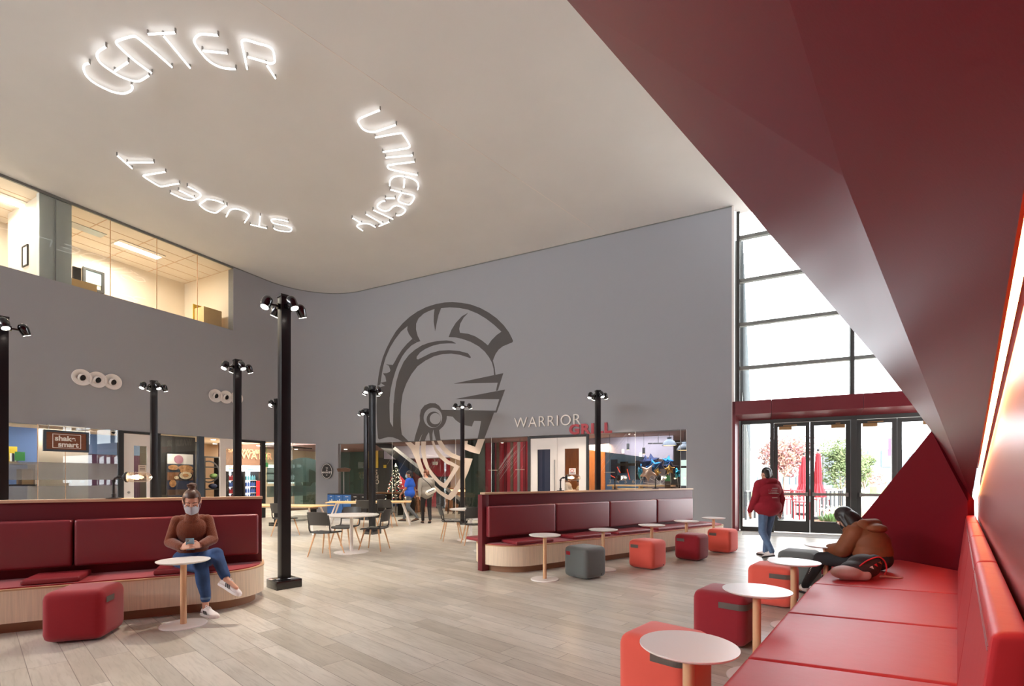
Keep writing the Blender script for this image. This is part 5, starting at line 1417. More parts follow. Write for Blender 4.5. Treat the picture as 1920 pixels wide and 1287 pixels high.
# phone is its own thing
pn, pf, pu = frame(-f_*.35+V(0, 0, .0)+f_*0+V(0, 0, -0.0)+f_*.9, (0, 0, 1))
t = thing('phone', phc, 'phone in a clear blue-grey case held by the person in the brown sweater', 'phone')
ux = r_; uz = (V(0, 0, 1)*.86+f_*.5).normalized(); un = ux.cross(uz).normalized()
def pb(w, h, d, c): return MB().hexa([c-ux*w-uz*h-un*d, c+ux*w-uz*h-un*d, c+ux*w-uz*h+un*d, c-ux*w-uz*h+un*d], [c-ux*w+uz*h-un*d, c+ux*w+uz*h-un*d, c+ux*w+uz*h+un*d, c-ux*w+uz*h+un*d])
obj('case', pb(.037, .074, .005, phc), 'phone_case', t, bevel=.004, seg=3)
cs = 1 if un.dot(f_) > 0 else -1
ci = obj('camera_bump', pb(.014, .014, .002, phc+un*cs*.006+uz*.052+ux*.018), 'steel', t, bevel=.001)
for a, b in ((-.006, .006), (.006, .006), (0, -.006)):
    q = phc+un*cs*.008+uz*(.052+b)+ux*(.018+a); obj('camera_lens', MB().cyl(q, q+un*cs*.0015, .0042, n=12), 'phone_dark', ci)
obj('screen', pb(.034, .070, .0006, phc-un*cs*.0055), 'screen_blue', t, smooth=False)

# ---- person in the rust parka at the end of the long bench
g = V(-.35, .94, 0); r_, f_, u_ = frame(g); pel = V(4.00, 5.36, 0)
X = lambda rr_, ff_, zz_: pel+r_*rr_+f_*ff_+V(0, 0, zz_)
hips = X(0, 0, .53); kneR, kneL = V(3.93, 5.83, .47)+r_*.0, V(3.68, 5.78, .50); anR, anL = V(3.93, 6.16, .10), V(3.71, 6.14, .10)
nk = X(0, .19, .91); hd = X(0, .32, .985); hf = (f_*.62+V(0, 0, -.78)-r_*.06).normalized(); hup = (f_*.75+V(0, 0, .62))
hp_, hh, hR = head_prims(hd, hf, hup, 1.02); R0 = rotm(r_, f_, V(0, 0, 1))
tl = Matrix.Rotation(0, 3, 'X')
shR, shL = X(.15, .11, .84), X(-.15, .11, .84); elR, elL = X(.22, .22, .65), X(-.21, .20, .65); wrR, wrL = X(.08, .46, .60), X(-.06, .46, .61)
pr = hp_+[('c', nk+V(0, 0, -.05), hd-f_*.03, .06, .055, 'neck'), ('e', X(0, 0, .56), (.185, .165, .12), R0, 'pants'), ('e', X(0, .02, .64), (.20, .17, .15), R0, 'coat'), ('e', X(0, .03, .73), (.190, .160, .16), R0, 'coat'), ('e', X(0, .08, .81), (.190, .14, .13), R0, 'coat'),
  ('c', shR-r_*.04, shL+r_*.04, .085, .085, 'coat'), ('c', nk-f_*.09+V(0, 0, -.02)+r_*.09, nk-f_*.09+V(0, 0, -.02)-r_*.09, .075, .075, 'coat'), ('c', nk+r_*.07+V(0, 0, -.03), nk+r_*.05+f_*.07+V(0, 0, -.06), .05, .04, 'coat'), ('c', nk-r_*.07+V(0, 0, -.03), nk-r_*.05+f_*.07+V(0, 0, -.06), .05, .04, 'coat'),
  ('c', shR, elR, .088, .076, 'coat'), ('c', elR, wrR-(wrR-elR).normalized()*.03, .076, .056, 'coat'), ('c', shL, elL, .088, .076, 'coat'), ('c', elL, wrL-(wrL-elL).normalized()*.03, .076, .056, 'coat'),
  ('c', wrR-(wrR-elR).normalized()*.03, wrR, .028, .026, 'hand'), ('c', wrL-(wrL-elL).normalized()*.03, wrL, .028, .026, 'hand'),
  ('c', X(.09, .05, .53), kneR, .098, .072, 'pants'), ('c', kneR, anR, .068, .042, 'pants'), ('c', X(-.09, .05, .53), kneL, .098, .072, 'pants'), ('c', kneL, anL, .068, .042, 'pants'),
  ('c', anR, anR+V(0, 0, -.05), .032, .03, 'foot'), ('c', anL, anL+V(0, 0, -.05), .032, .03, 'foot'), ('c', anR+V(0, 0, -.055), anR+V(-.03, .13, -.065), .028, .02, 'foot'), ('c', anL+V(0, 0, -.055), anL+V(-.05, .13, -.065), .028, .02, 'foot')]
pr += fingers(wrR, (X(.01, .56, .62)-wrR), (V(0, 0, .8)-f_*.4), r_, .55, 'hand', thumb_side=-1)+fingers(wrL, (X(-.01, .56, .62)-wrL), (V(0, 0, .8)-f_*.4), -r_, .55, 'hand', thumb_side=-1)
W2 = person('person', pel, 'person in rust parka with long dark hair bent over a phone on the red bench', pr, {'coat': ('parka', 'parka_rust', .012), 'pants': ('track_pants', 'pants_black', .004)}, voxel=.0085, smooth=8)
face_details(W2, hh, 1.02); mask(W2, hh, 'phone_dark', 1.02)
hr = remeshed([('e', hh(0, -.022, .038), (.092, .104, .102), hR, 'h'), ('e', hh(0, -.055, -.04), (.090, .075, .12), hR, 'h'), ('c', hh(.07, -.01, .02), hh(.078, .03, -.17), .032, .028, 'h'), ('c', hh(-.07, -.01, .02), hh(-.078, .03, -.17), .032, .028, 'h'),
    ('c', hh(.05, -.06, -.05), nk+r_*.07-f_*.03, .05, .05, 'h'), ('c', hh(-.05, -.06, -.05), nk-r_*.07-f_*.03, .05, .05, 'h')], .009, 3)
hm = MB(); hm.bm.from_mesh(hr); obj('hair', hm, 'hair_dark', W2, ang=80)
hd_ = remeshed([('c', nk-f_*.14+r_*.10+V(0, 0, .03), nk-f_*.14-r_*.10+V(0, 0, .03), .062, .062, 'h'), ('e', nk-f_*.21+V(0, 0, -.01), (.13, .09, .055), R0, 'h')], .009, 3)
hm = MB(); hm.bm.from_mesh(hd_); obj('parka_hood', hm, 'parka_rust', W2, ang=80)
for a_, kn in ((anR, kneR), (anL, kneL)):
    sneaker(W2, a_-V(-.01, .045, .10), V(-.2, 1, 0), (0, 0, 1), .255, 'shoe_white', 'stripe_black')
side = MB()
d_ = (anL-kneL).normalized()
n_ = V(-.9, -.3, .1).normalized()
for k in range(10):
    q = kneL+d_*(.06+.028*k)+n_*(.072-.0022*k); side.box(tuple(q), (.012, .012, .012))
o_ = obj('leg_lettering', side, 'letter_white', W2, smooth=False); o_['kind'] = 'stuff'
t = thing('phone', X(0, .56, .635), 'phone held low by the person in the rust parka', 'phone'); obj('case', MB().box(tuple(X(0, .56, .635)), (.075, .14, .010), .35), 'phone_dark', t, bevel=.003)

# ---- backpack lying on the bench
bc = V(3.50, 4.93, .43); t = thing('backpack', bc, 'black and dusty pink backpack with red piping lying on the red bench', 'backpack')
rB, fB, uB = frame((-.68, .73, 0)); RB = rotm(fB, rB, V(0, 0, 1))
ba = V(.985, .17, 0); bb = V(-.17, .985, 0); RB = Matrix(((ba.x, bb.x, 0), (ba.y, bb.y, 0), (0, 0, 1)))
def bk(a, b, z): return bc+ba*a+bb*b+V(0, 0, z)
me = remeshed([('e', bk(.10, .02, .125), (.17, .13, .125), RB, 'b'), ('e', bk(.03, .0, .10), (.20, .13, .095), RB, 'b'), ('c', bk(.18, -.03, .18), bk(.05, 0, .14), .07, .07, 'b')], .009, 3)
mb = MB(); mb.bm.from_mesh(me)
for v in mb.bm.verts: v.co.z = max(v.co.z, .434)
obj('main_pocket', mb, 'pack_black', t, ang=80)
me = remeshed([('e', bk(-.13, -.02, .075), (.16, .125, .070), RB, 'b'), ('c', bk(-.2, -.05, .06), bk(0, -.10, .055), .055, .052, 'b')], .009, 3)
mb = MB(); mb.bm.from_mesh(me)
for v in mb.bm.verts: v.co.z = max(v.co.z, .434)
obj('front_pocket', mb, 'pack_pink', t, ang=80)
pp_ = MB(); pp_.tube(catmull([bk(-.06, -.09, .145), bk(.04, -.085, .20), bk(.15, -.10, .235), bk(.235, -.09, .19), bk(.27, -.08, .11), bk(.24, -.085, .05)], 6), .007, 7); obj('piping', pp_, 'trim_red', t)
for k in range(3):
    z_ = MB(); q = bk(.03+.06*k, -.118+.012*k, .14+.02*k); z_.prism([q, q+ba*.03+V(0, 0, .012), q+ba*.045-V(0, 0, .02)], -bb*.006); obj('patch', z_, ('letter_white', 'trim_red', 'brass')[k], t, smooth=False)
sp_ = MB(); sp_.tube(catmull([bk(.22, -.06, .03), bk(.33, -.03, .02), bk(.42, -.06, .008), bk(.50, -.04, .006)], 5), .011, 6); obj('shoulder_strap', sp_, 'pack_pink', t)
hl = MB(); hl.tube(catmull([bk(.25, .02, .14), bk(.31, .02, .17), bk(.31, -.04, .15), bk(.26, -.05, .12)], 5), .008, 7); obj('top_handle', hl, 'pack_black', t)

# ---- woman in the red hoodie walking to the doors, seen from behind
def walker(name, x, y, heading, H, label, tops, legs, stride=.26, phase=1, skin='skin', hood=False, bulk=1.0, vox=.012, look=0.0, hairf=None, masked=None, arm=.18, shoe='shoe_white', longsleeve=True, hem=.80):
    h = math.radians(heading); r_, f_, u_ = frame((math.cos(h), math.sin(h), 0)); k = H/1.70; b = V(x, y, 0)
    X = lambda rr_, ff_, zz_: b+r_*rr_*k+f_*ff_*k+V(0, 0, zz_*k); R0 = rotm(r_, f_, V(0, 0, 1))
    hd = X(0, .03, 1.575); hl = Matrix.Rotation(look, 3, 'Z') @ f_
    hp_, hh, hR = head_prims(hd, hl+V(0, 0, -.12), (0, 0, 1), 1.0*k)
    s1, s2 = phase, -phase
    kR, kL = X(.10, .10 if s1 > 0 else .02, .48), X(-.10, .10 if s2 > 0 else .02, .48)
    aR = X(.09, stride*(.75 if s1 > 0 else -1.0), .10 if s1 > 0 else .15); aL = X(-.09, stride*(.75 if s2 > 0 else -1.0), .10 if s2 > 0 else .15)
    shR, shL = X(.18, 0, 1.37), X(-.18, 0, 1.37); aw = .225+.08*(bulk-1); eR, eL = X(aw, -.02-arm*.4*phase, 1.10), X(-aw, -.02+arm*.4*phase, 1.10); wR, wL = X(aw-.005, .06-arm*phase, .88), X(-aw+.005, .06+arm*phase, .88)
    sl = 'top' if longsleeve else 'arm'
    pr = hp_+[('c', X(0, 0, 1.43), X(0, .02, 1.52), .056*k, .052*k, 'neck'), ('e', X(0, -.01, .93), (.172*k*bulk, .125*k, .13*k), R0, 'legs'), ('e', X(0, 0, 1.08), (.165*k*bulk, .12*k*bulk, .19*k), R0, 'top'), ('e', X(0, -.005, 1.26), (.185*k*bulk, .125*k*bulk, .17*k), R0, 'top'),
      ('c', X(.14, -.005, 1.375), X(-.14, -.005, 1.375), .068*k*bulk, .068*k*bulk, 'top'), ('c', shR, shR.lerp(eR, .6), .064*k*bulk, .056*k*bulk, 'top'), ('c', shL, shL.lerp(eL, .6), .064*k*bulk, .056*k*bulk, 'top'),
      ('c', shR.lerp(eR, .6), eR, .05*k*(bulk if longsleeve else .8), .046*k*(bulk if longsleeve else .8), sl), ('c', shL.lerp(eL, .6), eL, .05*k*(bulk if longsleeve else .8), .046*k*(bulk if longsleeve else .8), sl),
      ('c', eR, wR, .046*k*(bulk if longsleeve else .8), .032*k*(bulk if longsleeve else .9), sl), ('c', eL, wL, .046*k*(bulk if longsleeve else .8), .032*k*(bulk if longsleeve else .9), sl),
      ('c', X(.09, 0, .90), kR, .090*k, .062*k, 'legs'), ('c', X(-.09, 0, .90), kL, .090*k, .062*k, 'legs'), ('c', kR, aR, .062*k, .046*k, 'legs'), ('c', kL, aL, .062*k, .046*k, 'legs'),
      ('c', aR, aR-V(0, 0, .04), .034*k, .03*k, 'foot'), ('c', aL, aL-V(0, 0, .04), .034*k, .03*k, 'foot')]
    if hem < .85: pr.append(('e', X(0, -.005, .95), (.185*k*bulk, .145*k*bulk, .17*k), R0, 'top'))
    for w, sg in ((wR, 1), (wL, -1)): pr += fingers(w, (0, 0, -1), f_, r_*sg, .25, 'hand', thumb_side=-1)
    if hood: pr += [('c', X(.08, -.07, 1.43), X(-.08, -.07, 1.43), .062*k, .062*k, 'top'), ('c', X(.07, .04, 1.44), X(.08, -.06, 1.44), .04*k, .05*k, 'top'), ('c', X(-.07, .04, 1.44), X(-.08, -.06, 1.44), .04*k, .05*k, 'top')]
    W = person(name, b, label, pr, {'top': (tops[0], tops[1], .006), 'legs': (legs[0], legs[1], .004)}, voxel=vox, skin=skin, smooth=3)
    for a_, fw in ((aR, s1), (aL, s2)):
        d = f_ if fw > 0 else (f_+V(0, 0, -.25)).normalized()
        heel = V(a_.x, a_.y, 0)-f_*.06 if fw > 0 else V(a_.x, a_.y, .055)-f_*.05
        sneaker(W, heel, d, (0, 0, 1), .27*k, shoe, 'stripe_black')
    if hairf:
        hm_ = remeshed([('e', hh(0, -.018, .042), (.084*k, .094*k, .088*k), hR, 'h'), ('e', hh(0, -.055, -.01), (.07*k, .055*k, .075*k), hR, 'h')]+hairf[1](hh, k), .011, 3)
        m_ = MB(); m_.bm.from_mesh(hm_); obj('hair', m_, hairf[0], W, ang=80)
    face_details(W, hh, k)
    if masked: mask(W, hh, masked, k)
    return W, X, hh, r_, f_
Ww, X, hh, r_, f_ = walker('person', 4.71, 8.95, 105, 1.66, 'person in a crimson hoodie and blue jeans walking to the glass doors', ('hoodie', 'hoodie_red'), ('jeans', 'denim_pale'), .20, 1, hood=True, bulk=1.42, vox=.011,
   hairf=('hair_dark', lambda hh, k: [('c', hh(-.05, -.08, .03), hh(-.08, -.12, -.06), .05, .045, 'h')]), arm=.10, hem=.7)
for s_t, z_, sz in (('Cool Day', 1.30, .040), ('WARRIORS ALWAYS', 1.24, .028), ('STAY THE COURSE', 1.20, .028), ('WARRIORS', 1.12, .030)):
    pass
for k_, (z_, w_) in enumerate(((1.305, .13), (1.27, .30), (1.235, .24), (1.205, .22), (1.13, .11))):
    mb = MB(); rr = random.Random(k_)
    x0 = -w_/2
    while x0 < w_/2:
        l = rr.uniform(.01, .03)
        a = X(0, 0, 0); y_ = -.178+.10*(abs(x0)/.2)**2
        p1 = X(-x0, y_-.012, z_); p2 = X(-(x0+l), y_-.012, z_+.003)
        mb.tube([p1, p2], .0035, 5); x0 += l+.006
    o_ = obj('back_print', mb, 'letter_white', Ww); o_['kind'] = 'stuff'
# ---- two men at the back
Wm, X, hh, r_, f_ = walker('person', -3.47, 16.45, 172, 1.72, 'person in a bright blue short-sleeved shirt and grey trousers wearing a face mask', ('polo_shirt', 'polo_blue'), ('trousers', 'pants_grey'), .30, 1, skin='skin_dark', bulk=1.15, vox=.014, hairf=('hair_dark', lambda hh, k: []), masked='mask_blue', look=.35, longsleeve=False, shoe='sole_brown')
Wg, X, hh, r_, f_ = walker('person', -2.78, 15.75, 110, 1.74, 'person in a grey sweater and black trousers with a white shoulder bag', ('sweater', 'sweater_grey'), ('trousers', 'pants_black'), .16, -1, bulk=1.12, vox=.014, hairf=('hair_auburn', lambda hh, k: [('e', hh(0, 0, .09), (.06, .07, .04), Matrix.Identity(3), 'h')]), masked='mask_white', look=.8, shoe='sole_brown', hem=.7)
bg_ = X(.10, -.22, 1.02); t = thing('shoulder_bag', bg_, 'small white shoulder bag with a dark stripe worn by the person in the grey sweater', 'bag')
me = remeshed([('c', bg_+r_*-.09+V(0, 0, -.05), bg_+r_*.09+V(0, 0, .03), .085, .085, 'b')], .012, 3); mb = MB(); mb.bm.from_mesh(me); obj('pouch', mb, 'bag_white', t, ang=80)
obj('stripe', MB().tube([bg_+r_*-.10-f_*.085+V(0, 0, -.03), bg_+r_*.10-f_*.085+V(0, 0, .05)], .014, 6), 'stripe_black', t)
obj('strap', MB().tube(catmull([bg_+r_*.08+V(0, 0, .05), X(.05, -.18, 1.25), X(-.13, -.12, 1.42), X(-.16, .02, 1.46)], 5), .012, 6), 'stripe_black', t)
# ================================================================ BEHIND THE GLASS
def hung(W, px, py, off):                                            # point on a plane behind the glass
    s, z = W.at(px, py, off); return W.pt(s, off, z), s, z
def slab(W, px0, py0, px1, py1, off, th=.03):
    s0, z0 = W.at(px0, py0, off); s1, z1 = W.at(px1, py1, off)
    return MB().wbox(W, min(s0, s1), max(s0, s1), off-th, off, min(z0, z1), max(z0, z1))
# --- left shop
t = thing('goods_shelf', WA.pt(WA.s(45, -1.0), -1.0, 0), 'pale shelf with a black edge inside the shop left of the hanging sign', 'shelf')
s0, s1 = WA.s(-20, -1.0), WA.s(69, -1.0); zk = WA.at(40, 909, -1.0)[1]; zk2 = WA.at(40, 869, -1.0)[1]
obj('board', MB().wbox(WA, s0, s1, -1.5, -1.0, zk-.04, zk), 'black_matte', t, smooth=False); obj('board', MB().wbox(WA, s0, s1, -1.5, -1.0, zk2-.03, zk2), 'paper', t, smooth=False)
obj('side', MB().wbox(WA, s1-.03, s1, -1.5, -1.0, 0, zk2), 'beige_panel', t, smooth=False); obj('side', MB().wbox(WA, s0, s0+.03, -1.5, -1.0, 0, zk2), 'beige_panel', t, smooth=False)
a, za = WA.at(41, 905, -1.05); b, zb_ = WA.at(63, 880, -1.05)
tag(obj('cardboard_box', MB().wbox(WA, a, b, -1.4, -1.05, zk, zb_), 'cardboard', bevel=.006), 'brown cardboard box on the shelf left of the hanging shop sign', 'box')
a, za = WA.at(17, 866, -1.05); b, zb_ = WA.at(34, 838, -1.05)
t = thing('snack_rack', WA.pt((a+b)/2, -1.2, zk2), 'yellow snack rack on the shelf left of the hanging shop sign', 'rack')
obj('body', MB().wbox(WA, a, b, -1.4, -1.1, zk2, zb_), 'yellow', t, bevel=.005)
for k in range(4): obj('packet', MB().wbox(WA, a+.03+k*(b-a)/4.2, a+.03+(k+.7)*(b-a)/4.2, -1.1, -1.06, zk2+.04, zk2+.26), ('paper', 'slate_frame', 'paper', 'slate_frame')[k], t, smooth=False)
tag(obj('price_card', slab(WA, 28, 864, 47, 848, -1.02, .01), 'green_sign', smooth=False), 'pale green card beside the yellow snack rack', 'sign')
for px, lb in ((124, 'small white notice on the pale door panel left of its seam'), (147, 'small white notice on the pale door panel below the shop sign')):
    tag(obj('paper_notice', slab(WA, px+3, 906, px+11, 901, -.34, .008), 'paper', smooth=False), lb, 'notice')
# dome camera
p_, _, _ = hung(WA, 213, 811, -.5)
t = thing('security_camera', V(p_.x, p_.y, HG+.05), 'small white dome camera on the shop ceiling beside the white door', 'camera')
obj('mount', MB().cyl(V(p_.x, p_.y, HG+.06), V(p_.x, p_.y, HG-.02), .06), 'paper', t); obj('dome', MB().sphere(V(p_.x, p_.y, HG-.03), .05), 'void_black', t)
# framed notice on the white door
t = thing('door_notice', hung(WA, 267, 880, .0)[0], 'cream notice sheet pasted on the glass of the first white shop door', 'notice')
obj('sheet', slab(WA, 259.5, 891, 274.5, 872.5, .0, .008), 'beige_panel', t, smooth=False)
for k in range(3): obj('line', slab(WA, 262, 876+3*k, 272, 875.2+3*k, .004, .004), 'brown_pattern', t, smooth=False)
# food poster
t = thing('food_poster', hung(WA, 340, 935, -1.3)[0], 'tall poster of sandwiches and a bowl behind the dark shop glass', 'poster')
def pz(x0, y0, x1, y1, m, off, nm='picture'): return obj(nm, slab(WA, x0, y0, x1, y1, off, .012), m, t, smooth=False)
pz(313, 938, 366, 851, 'black_matte', -1.36, 'board'); pz(314, 870.5, 362, 853, 'paper', -1.34); pz(314, 886, 362, 871, 'slate_frame', -1.34); pz(314, 901, 362, 886, 'table_wood', -1.34); pz(314, 936, 362, 902, 'room_navy', -1.34); pz(314, 929, 352, 918, 'brown_pattern', -1.335)
def blob(px, py, rx, ry, m, off=-1.325, nm='picture'):
    c, s, z = hung(WA, px, py, off); k = c.y/F
    mb = MB(); mb.prism([WA.pt(s+rx*k*math.cos(a), off, z+ry*k*math.sin(a)) for a in (2*math.pi*i/22 for i in range(22))], WA.n*.006); obj(nm, mb, m, t, smooth=False)
blob(335, 862, 8, 8, 'pinkish'); blob(325, 877, 9, 5, 'bread'); blob(348, 878, 13, 5.5, 'bread'); blob(350, 884, 12, 4, 'bread', -1.32)
blob(348, 893, 13, 8.5, 'black_matte'); blob(348, 892, 11, 7, 'cream_food', -1.318); blob(348, 892, 5.5, 3.5, 'bread', -1.311); blob(324, 907, 6, 7, 'bread'); blob(331, 896, 4, 3, 'cream_food')
# black rack with a ring
t = thing('wire_rack', WA.pt(WA.s(397, -2.2), -2.2, 0), 'black metal rack with a round ring inside the warm lit shop', 'rack')
for px in (384.5, 411): s = WA.s(px, -2.2); obj('upright', MB().wbox(WA, s-.02, s+.02, -2.5, -2.2, 0, 2.3), 'black_matte', t, smooth=False)
for py in (857, 876, 898, 918): s0, z = WA.at(383, py, -2.2); s1 = WA.s(412, -2.2); obj('shelf', MB().wbox(WA, s0, s1, -2.5, -2.2, z-.02, z+.02), 'black_matte', t, smooth=False)
c, s, z = hung(WA, 391, 885, -2.15); mb = MB(); R1 = .42
mb.holed([[WA.pt(s+R1*math.cos(2*math.pi*i/36), -2.16, z+R1*math.sin(2*math.pi*i/36)) for i in range(36)], [WA.pt(s+(R1-.05)*math.cos(2*math.pi*i/36), -2.16, z+(R1-.05)*math.sin(2*math.pi*i/36)) for i in range(36)]], WA.n*.02); obj('ring', mb, 'black_matte', t, smooth=False)
for px, py, m, lb in ((401, 893, 'leaf_dark', 'dark green bunch on the black rack'), (399, 912, 'room_navy', 'dark blue packed basket on the black rack')):
    c, s, z = hung(WA, px, py, -2.3); tag(obj('produce_basket', MB().sphere(V(c.x, c.y, z), (.16, .12, .10), 14, 9), m), lb, 'goods')
# drinks coolers
def cooler(px0, px1, lab, cols, header=True):
    off = -2.0; s0, s1 = WA.s(px0, off), WA.s(px1, off); zt_ = WA.at(px0, 884, off)[1]; zh = WA.at(px0, 873, off)[1]
    t = thing('drinks_cooler', WA.pt((s0+s1)/2, off-.35, 0), lab, 'cooler', 'lit drinks coolers')
    obj('cabinet', MB().wbox(WA, s0, s1, off-.7, off-.55, 0, zh), 'void_black', t, smooth=False)
    for a, b in ((s0, s0+.07), (s1-.07, s1)): obj('side', MB().wbox(WA, a, b, off-.55, off, 0, zt_), 'void_black', t, smooth=False)
    obj('back_light', MB().wbox(WA, s0+.07, s1-.07, off-.54, off-.52, .2, zt_), 'cooler_light', t, smooth=False)
    h = obj('header', MB().wbox(WA, s0-.02, s1+.02, off-.5, off+.02, zt_, zh), 'header_light', t, smooth=False)
    for k, m in enumerate(('stripe_blue_lit', 'stripe_yellow_lit', 'stripe_red_lit')):
        zz = zt_+(zh-zt_)*(.18+.25*k); obj('stripe', MB().wbox(WA, s0+.05, s1-.05, off+.02, off+.026, zz, zz+(zh-zt_)*.14), m, h, smooth=False)
    n = 5; bottles = []
    for k in range(5):
        zz = .35+k*(zt_-.45)/5; obj('shelf', MB().wbox(WA, s0+.07, s1-.07, off-.5, off-.08, zz-.015, zz), 'paper', t, smooth=False); bottles.append(zz)
    return s0+.07, s1-.07, off, bottles, cols
b0_ = None
def bottle_proto(m):
    mb = MB().lathe((0, 0, 0), (0, 0, 1), [(0, .028), (.01, .032), (.13, .032), (.16, .022), (.18, .012), (.21, .012)], 12); o = obj('bottle', mb, m, origin=(0, 0, 0)); return o
for (a, b, lb, cols, desc) in ((457, 487, 'lit drinks cooler with striped header seen right of the lamp post', ('bottle_teal', 'bottle_blue', 'bottle_blue', 'bottle_blue', 'bottle_blue'), 'blue'), (426, 452, 'lit drinks cooler half behind the open white door', ('bottle_red', 'bottle_red', 'bottle_blue', 'bottle_red', 'bottle_teal'), 'red')):
    s0, s1, off, zs, cols = cooler(a, b, lb, None)
    cols = ('bottle_teal', 'bottle_blue', 'bottle_blue', 'bottle_blue', 'bottle_teal') if desc == 'blue' else ('bottle_red', 'bottle_red', 'bottle_red', 'bottle_blue', 'bottle_red')
    for k, zz in enumerate(zs):
        pr_ = bottle_proto(cols[k]); n = 6
        lbl = '%s bottle in the %s cooler, %s shelf' % ({'bottle_teal': 'teal', 'bottle_blue': 'blue', 'bottle_red': 'red'}[cols[k]], 'fully visible' if desc == 'blue' else 'half hidden', ('lowest', 'second lowest', 'middle', 'second highest', 'top')[k])
        for i in range(n):
            o = pr_ if i == 0 else pr_.copy()
            if i: COL.objects.link(o)
            o.location = WA.pt(s0+.05+(s1-s0-.1)*i/(n-1), off-.16, zz); tag(o, lbl, 'bottle', lbl.replace('bottle in', 'bottles in'))
# WATER wall lettering
wt = thing('wall_lettering', hung(WA, 470, 860, -3.15)[0], 'tan wall lettering WATER above the drinks cooler', 'sign')
for s_, px, py, hgt in (('SANDWICHES', 428, 848, .16), ('WATER', 452, 860, .30)):
    c, s, z = hung(WA, px, py, -3.17); obj('lettering', text_mb(s_, hgt/.7, c, WA.u, V(0, 0, 1), .01, .01), 'plinth_wood', wt, smooth=False)
# green hanging sign, red crate, window wall behind the frosted glass
tag(obj('green_sign', slab(WA, 497, 876, 503, 868, -1.2, .03).cyl(hung(WA, 500, 868, -1.21)[0], V(hung(WA, 500, 868, -1.21)[0].x, hung(WA, 500, 868, -1.21)[0].y, HG+.06), .01, n=6), 'green_sign', smooth=False), 'small green hanging sign behind the frosted shop glass', 'sign')
tag(obj('red_crate', slab(WA, 489.5, 1001, 498, 902, -1.3, .3), 'trim_red', smooth=False), 'red crate behind the black door post', 'crate')
g = sgroup('window_8', WA.pt(WA.s(540, -4.9), -4.9, 1)); W_ = WA
for a, b in ((503, 521), (543, 554), (555.5, 566)):
    obj('pane', slab(WA, a, 907, b, 872, -4.9, .03), 'window_glow', g, smooth=False)
for py in (902, 888): s0, z = WA.at(500, py, -4.85); s1 = WA.s(568, -4.85); obj('rail', MB().wbox(WA, s0, s1, -4.86, -4.82, z-.05, z+.05), 'dark_frame', g, smooth=False)
for px, off in ((541.5, -4.85), (554.7, -4.85), (566.5, -4.85)): s = WA.s(px, off); obj('mullion', MB().wbox(WA, s-.03, s+.03, -4.86, -4.82, .8, 2.2), 'dark_frame', g, smooth=False)
tag(obj('dark_counter', MB().wbox(WA, WA.s(568, -3), WA.s(600, -3), -3.6, -3, 0, 2.0), 'room_green'), 'dark green counter block beyond the frosted glass', 'counter')
tr_ = MB(); s0 = WA.s(496, -2.5); s1 = WA.s(585, -2.5); tr_.wbox(WA, s0, s1, -2.55, -2.5, 2.86, 2.915); tag(obj('light_track', tr_, 'black_matte', smooth=False), 'black ceiling track over the market behind the frosted glass', 'light track')
# downlights
def downl(W, px, py, lb, z=HG+.055, r=.10):
    c = PZ(px, py, z); t = thing('downlight', c, lb, 'ceiling light', 'round downlights of the shops')
    obj('trim', MB().cyl(V(c.x, c.y, z-.012), V(c.x, c.y, z+.004), r, n=20), 'paper', t); obj('lamp', MB().cyl(V(c.x, c.y, z-.018), V(c.x, c.y, z-.011), r*.72, n=20), 'downlight', t)
for px, py, lb in ((400, 824.5, 'round downlight above the black rack, nearer one'), (403, 832, 'round downlight above the black rack, farther one'), (484, 836, 'round downlight above the cooler wall lettering'), (555, 842.5, 'round downlight in the market ceiling before the cream wall'),
                   (648, 842.5, 'round downlight behind the recycling station glass'), (943, 830.5, 'round downlight above the red curtain wall'), (988, 836, 'small round downlight just beside the white double doors'), (1189, 820, 'small round downlight over the far blue room')):
    downl(None, px, py, lb)
# --- grill
GB = lambda px, off: WB.s(px, off)
# menu boards
t = thing('menu_board', hung(WB, 700, 880, -4.9)[0], 'dark menu board with yellow panels behind the lamp posts', 'menu board')
obj('board', slab(WB, 690, 930, 735, 843, -5.0, .05), 'room_dark', t, smooth=False)
for a, b in ((691, 709), (719, 724)): obj('panel', slab(WB, a, 878 if a < 700 else 878, b, 845 if a < 700 else 872, -4.94, .02), 'yellow', t, smooth=False)
for k, ch in enumerate('SHO'): obj('lettering', text_mb(ch, .34, hung(WB, 703, 890+k*9, -4.9)[0], WB.u, V(0, 0, 1), .01), 'beige_panel', t, smooth=False)
# floor lamp
c = PZ(644.5, 966, 0); c = P(644.5, 966, 18.9); c.z = 0
t = thing('floor_lamp', c, 'thin pole lamp with a dark round head behind the corner glass', 'lamp')
obj('pole', MB().cyl(c+V(0, 0, .02), c+V(0, 0, 1.75), .02), 'steel', t); obj('base', MB().cyl(c, c+V(0, 0, .02), .15), 'black_matte', t); obj('shade', MB().lathe(c+V(0, 0, 1.72), (0, 0, 1), [(0, .22), (.12, .26), (.16, .08)], 20), 'brown_pattern', t)
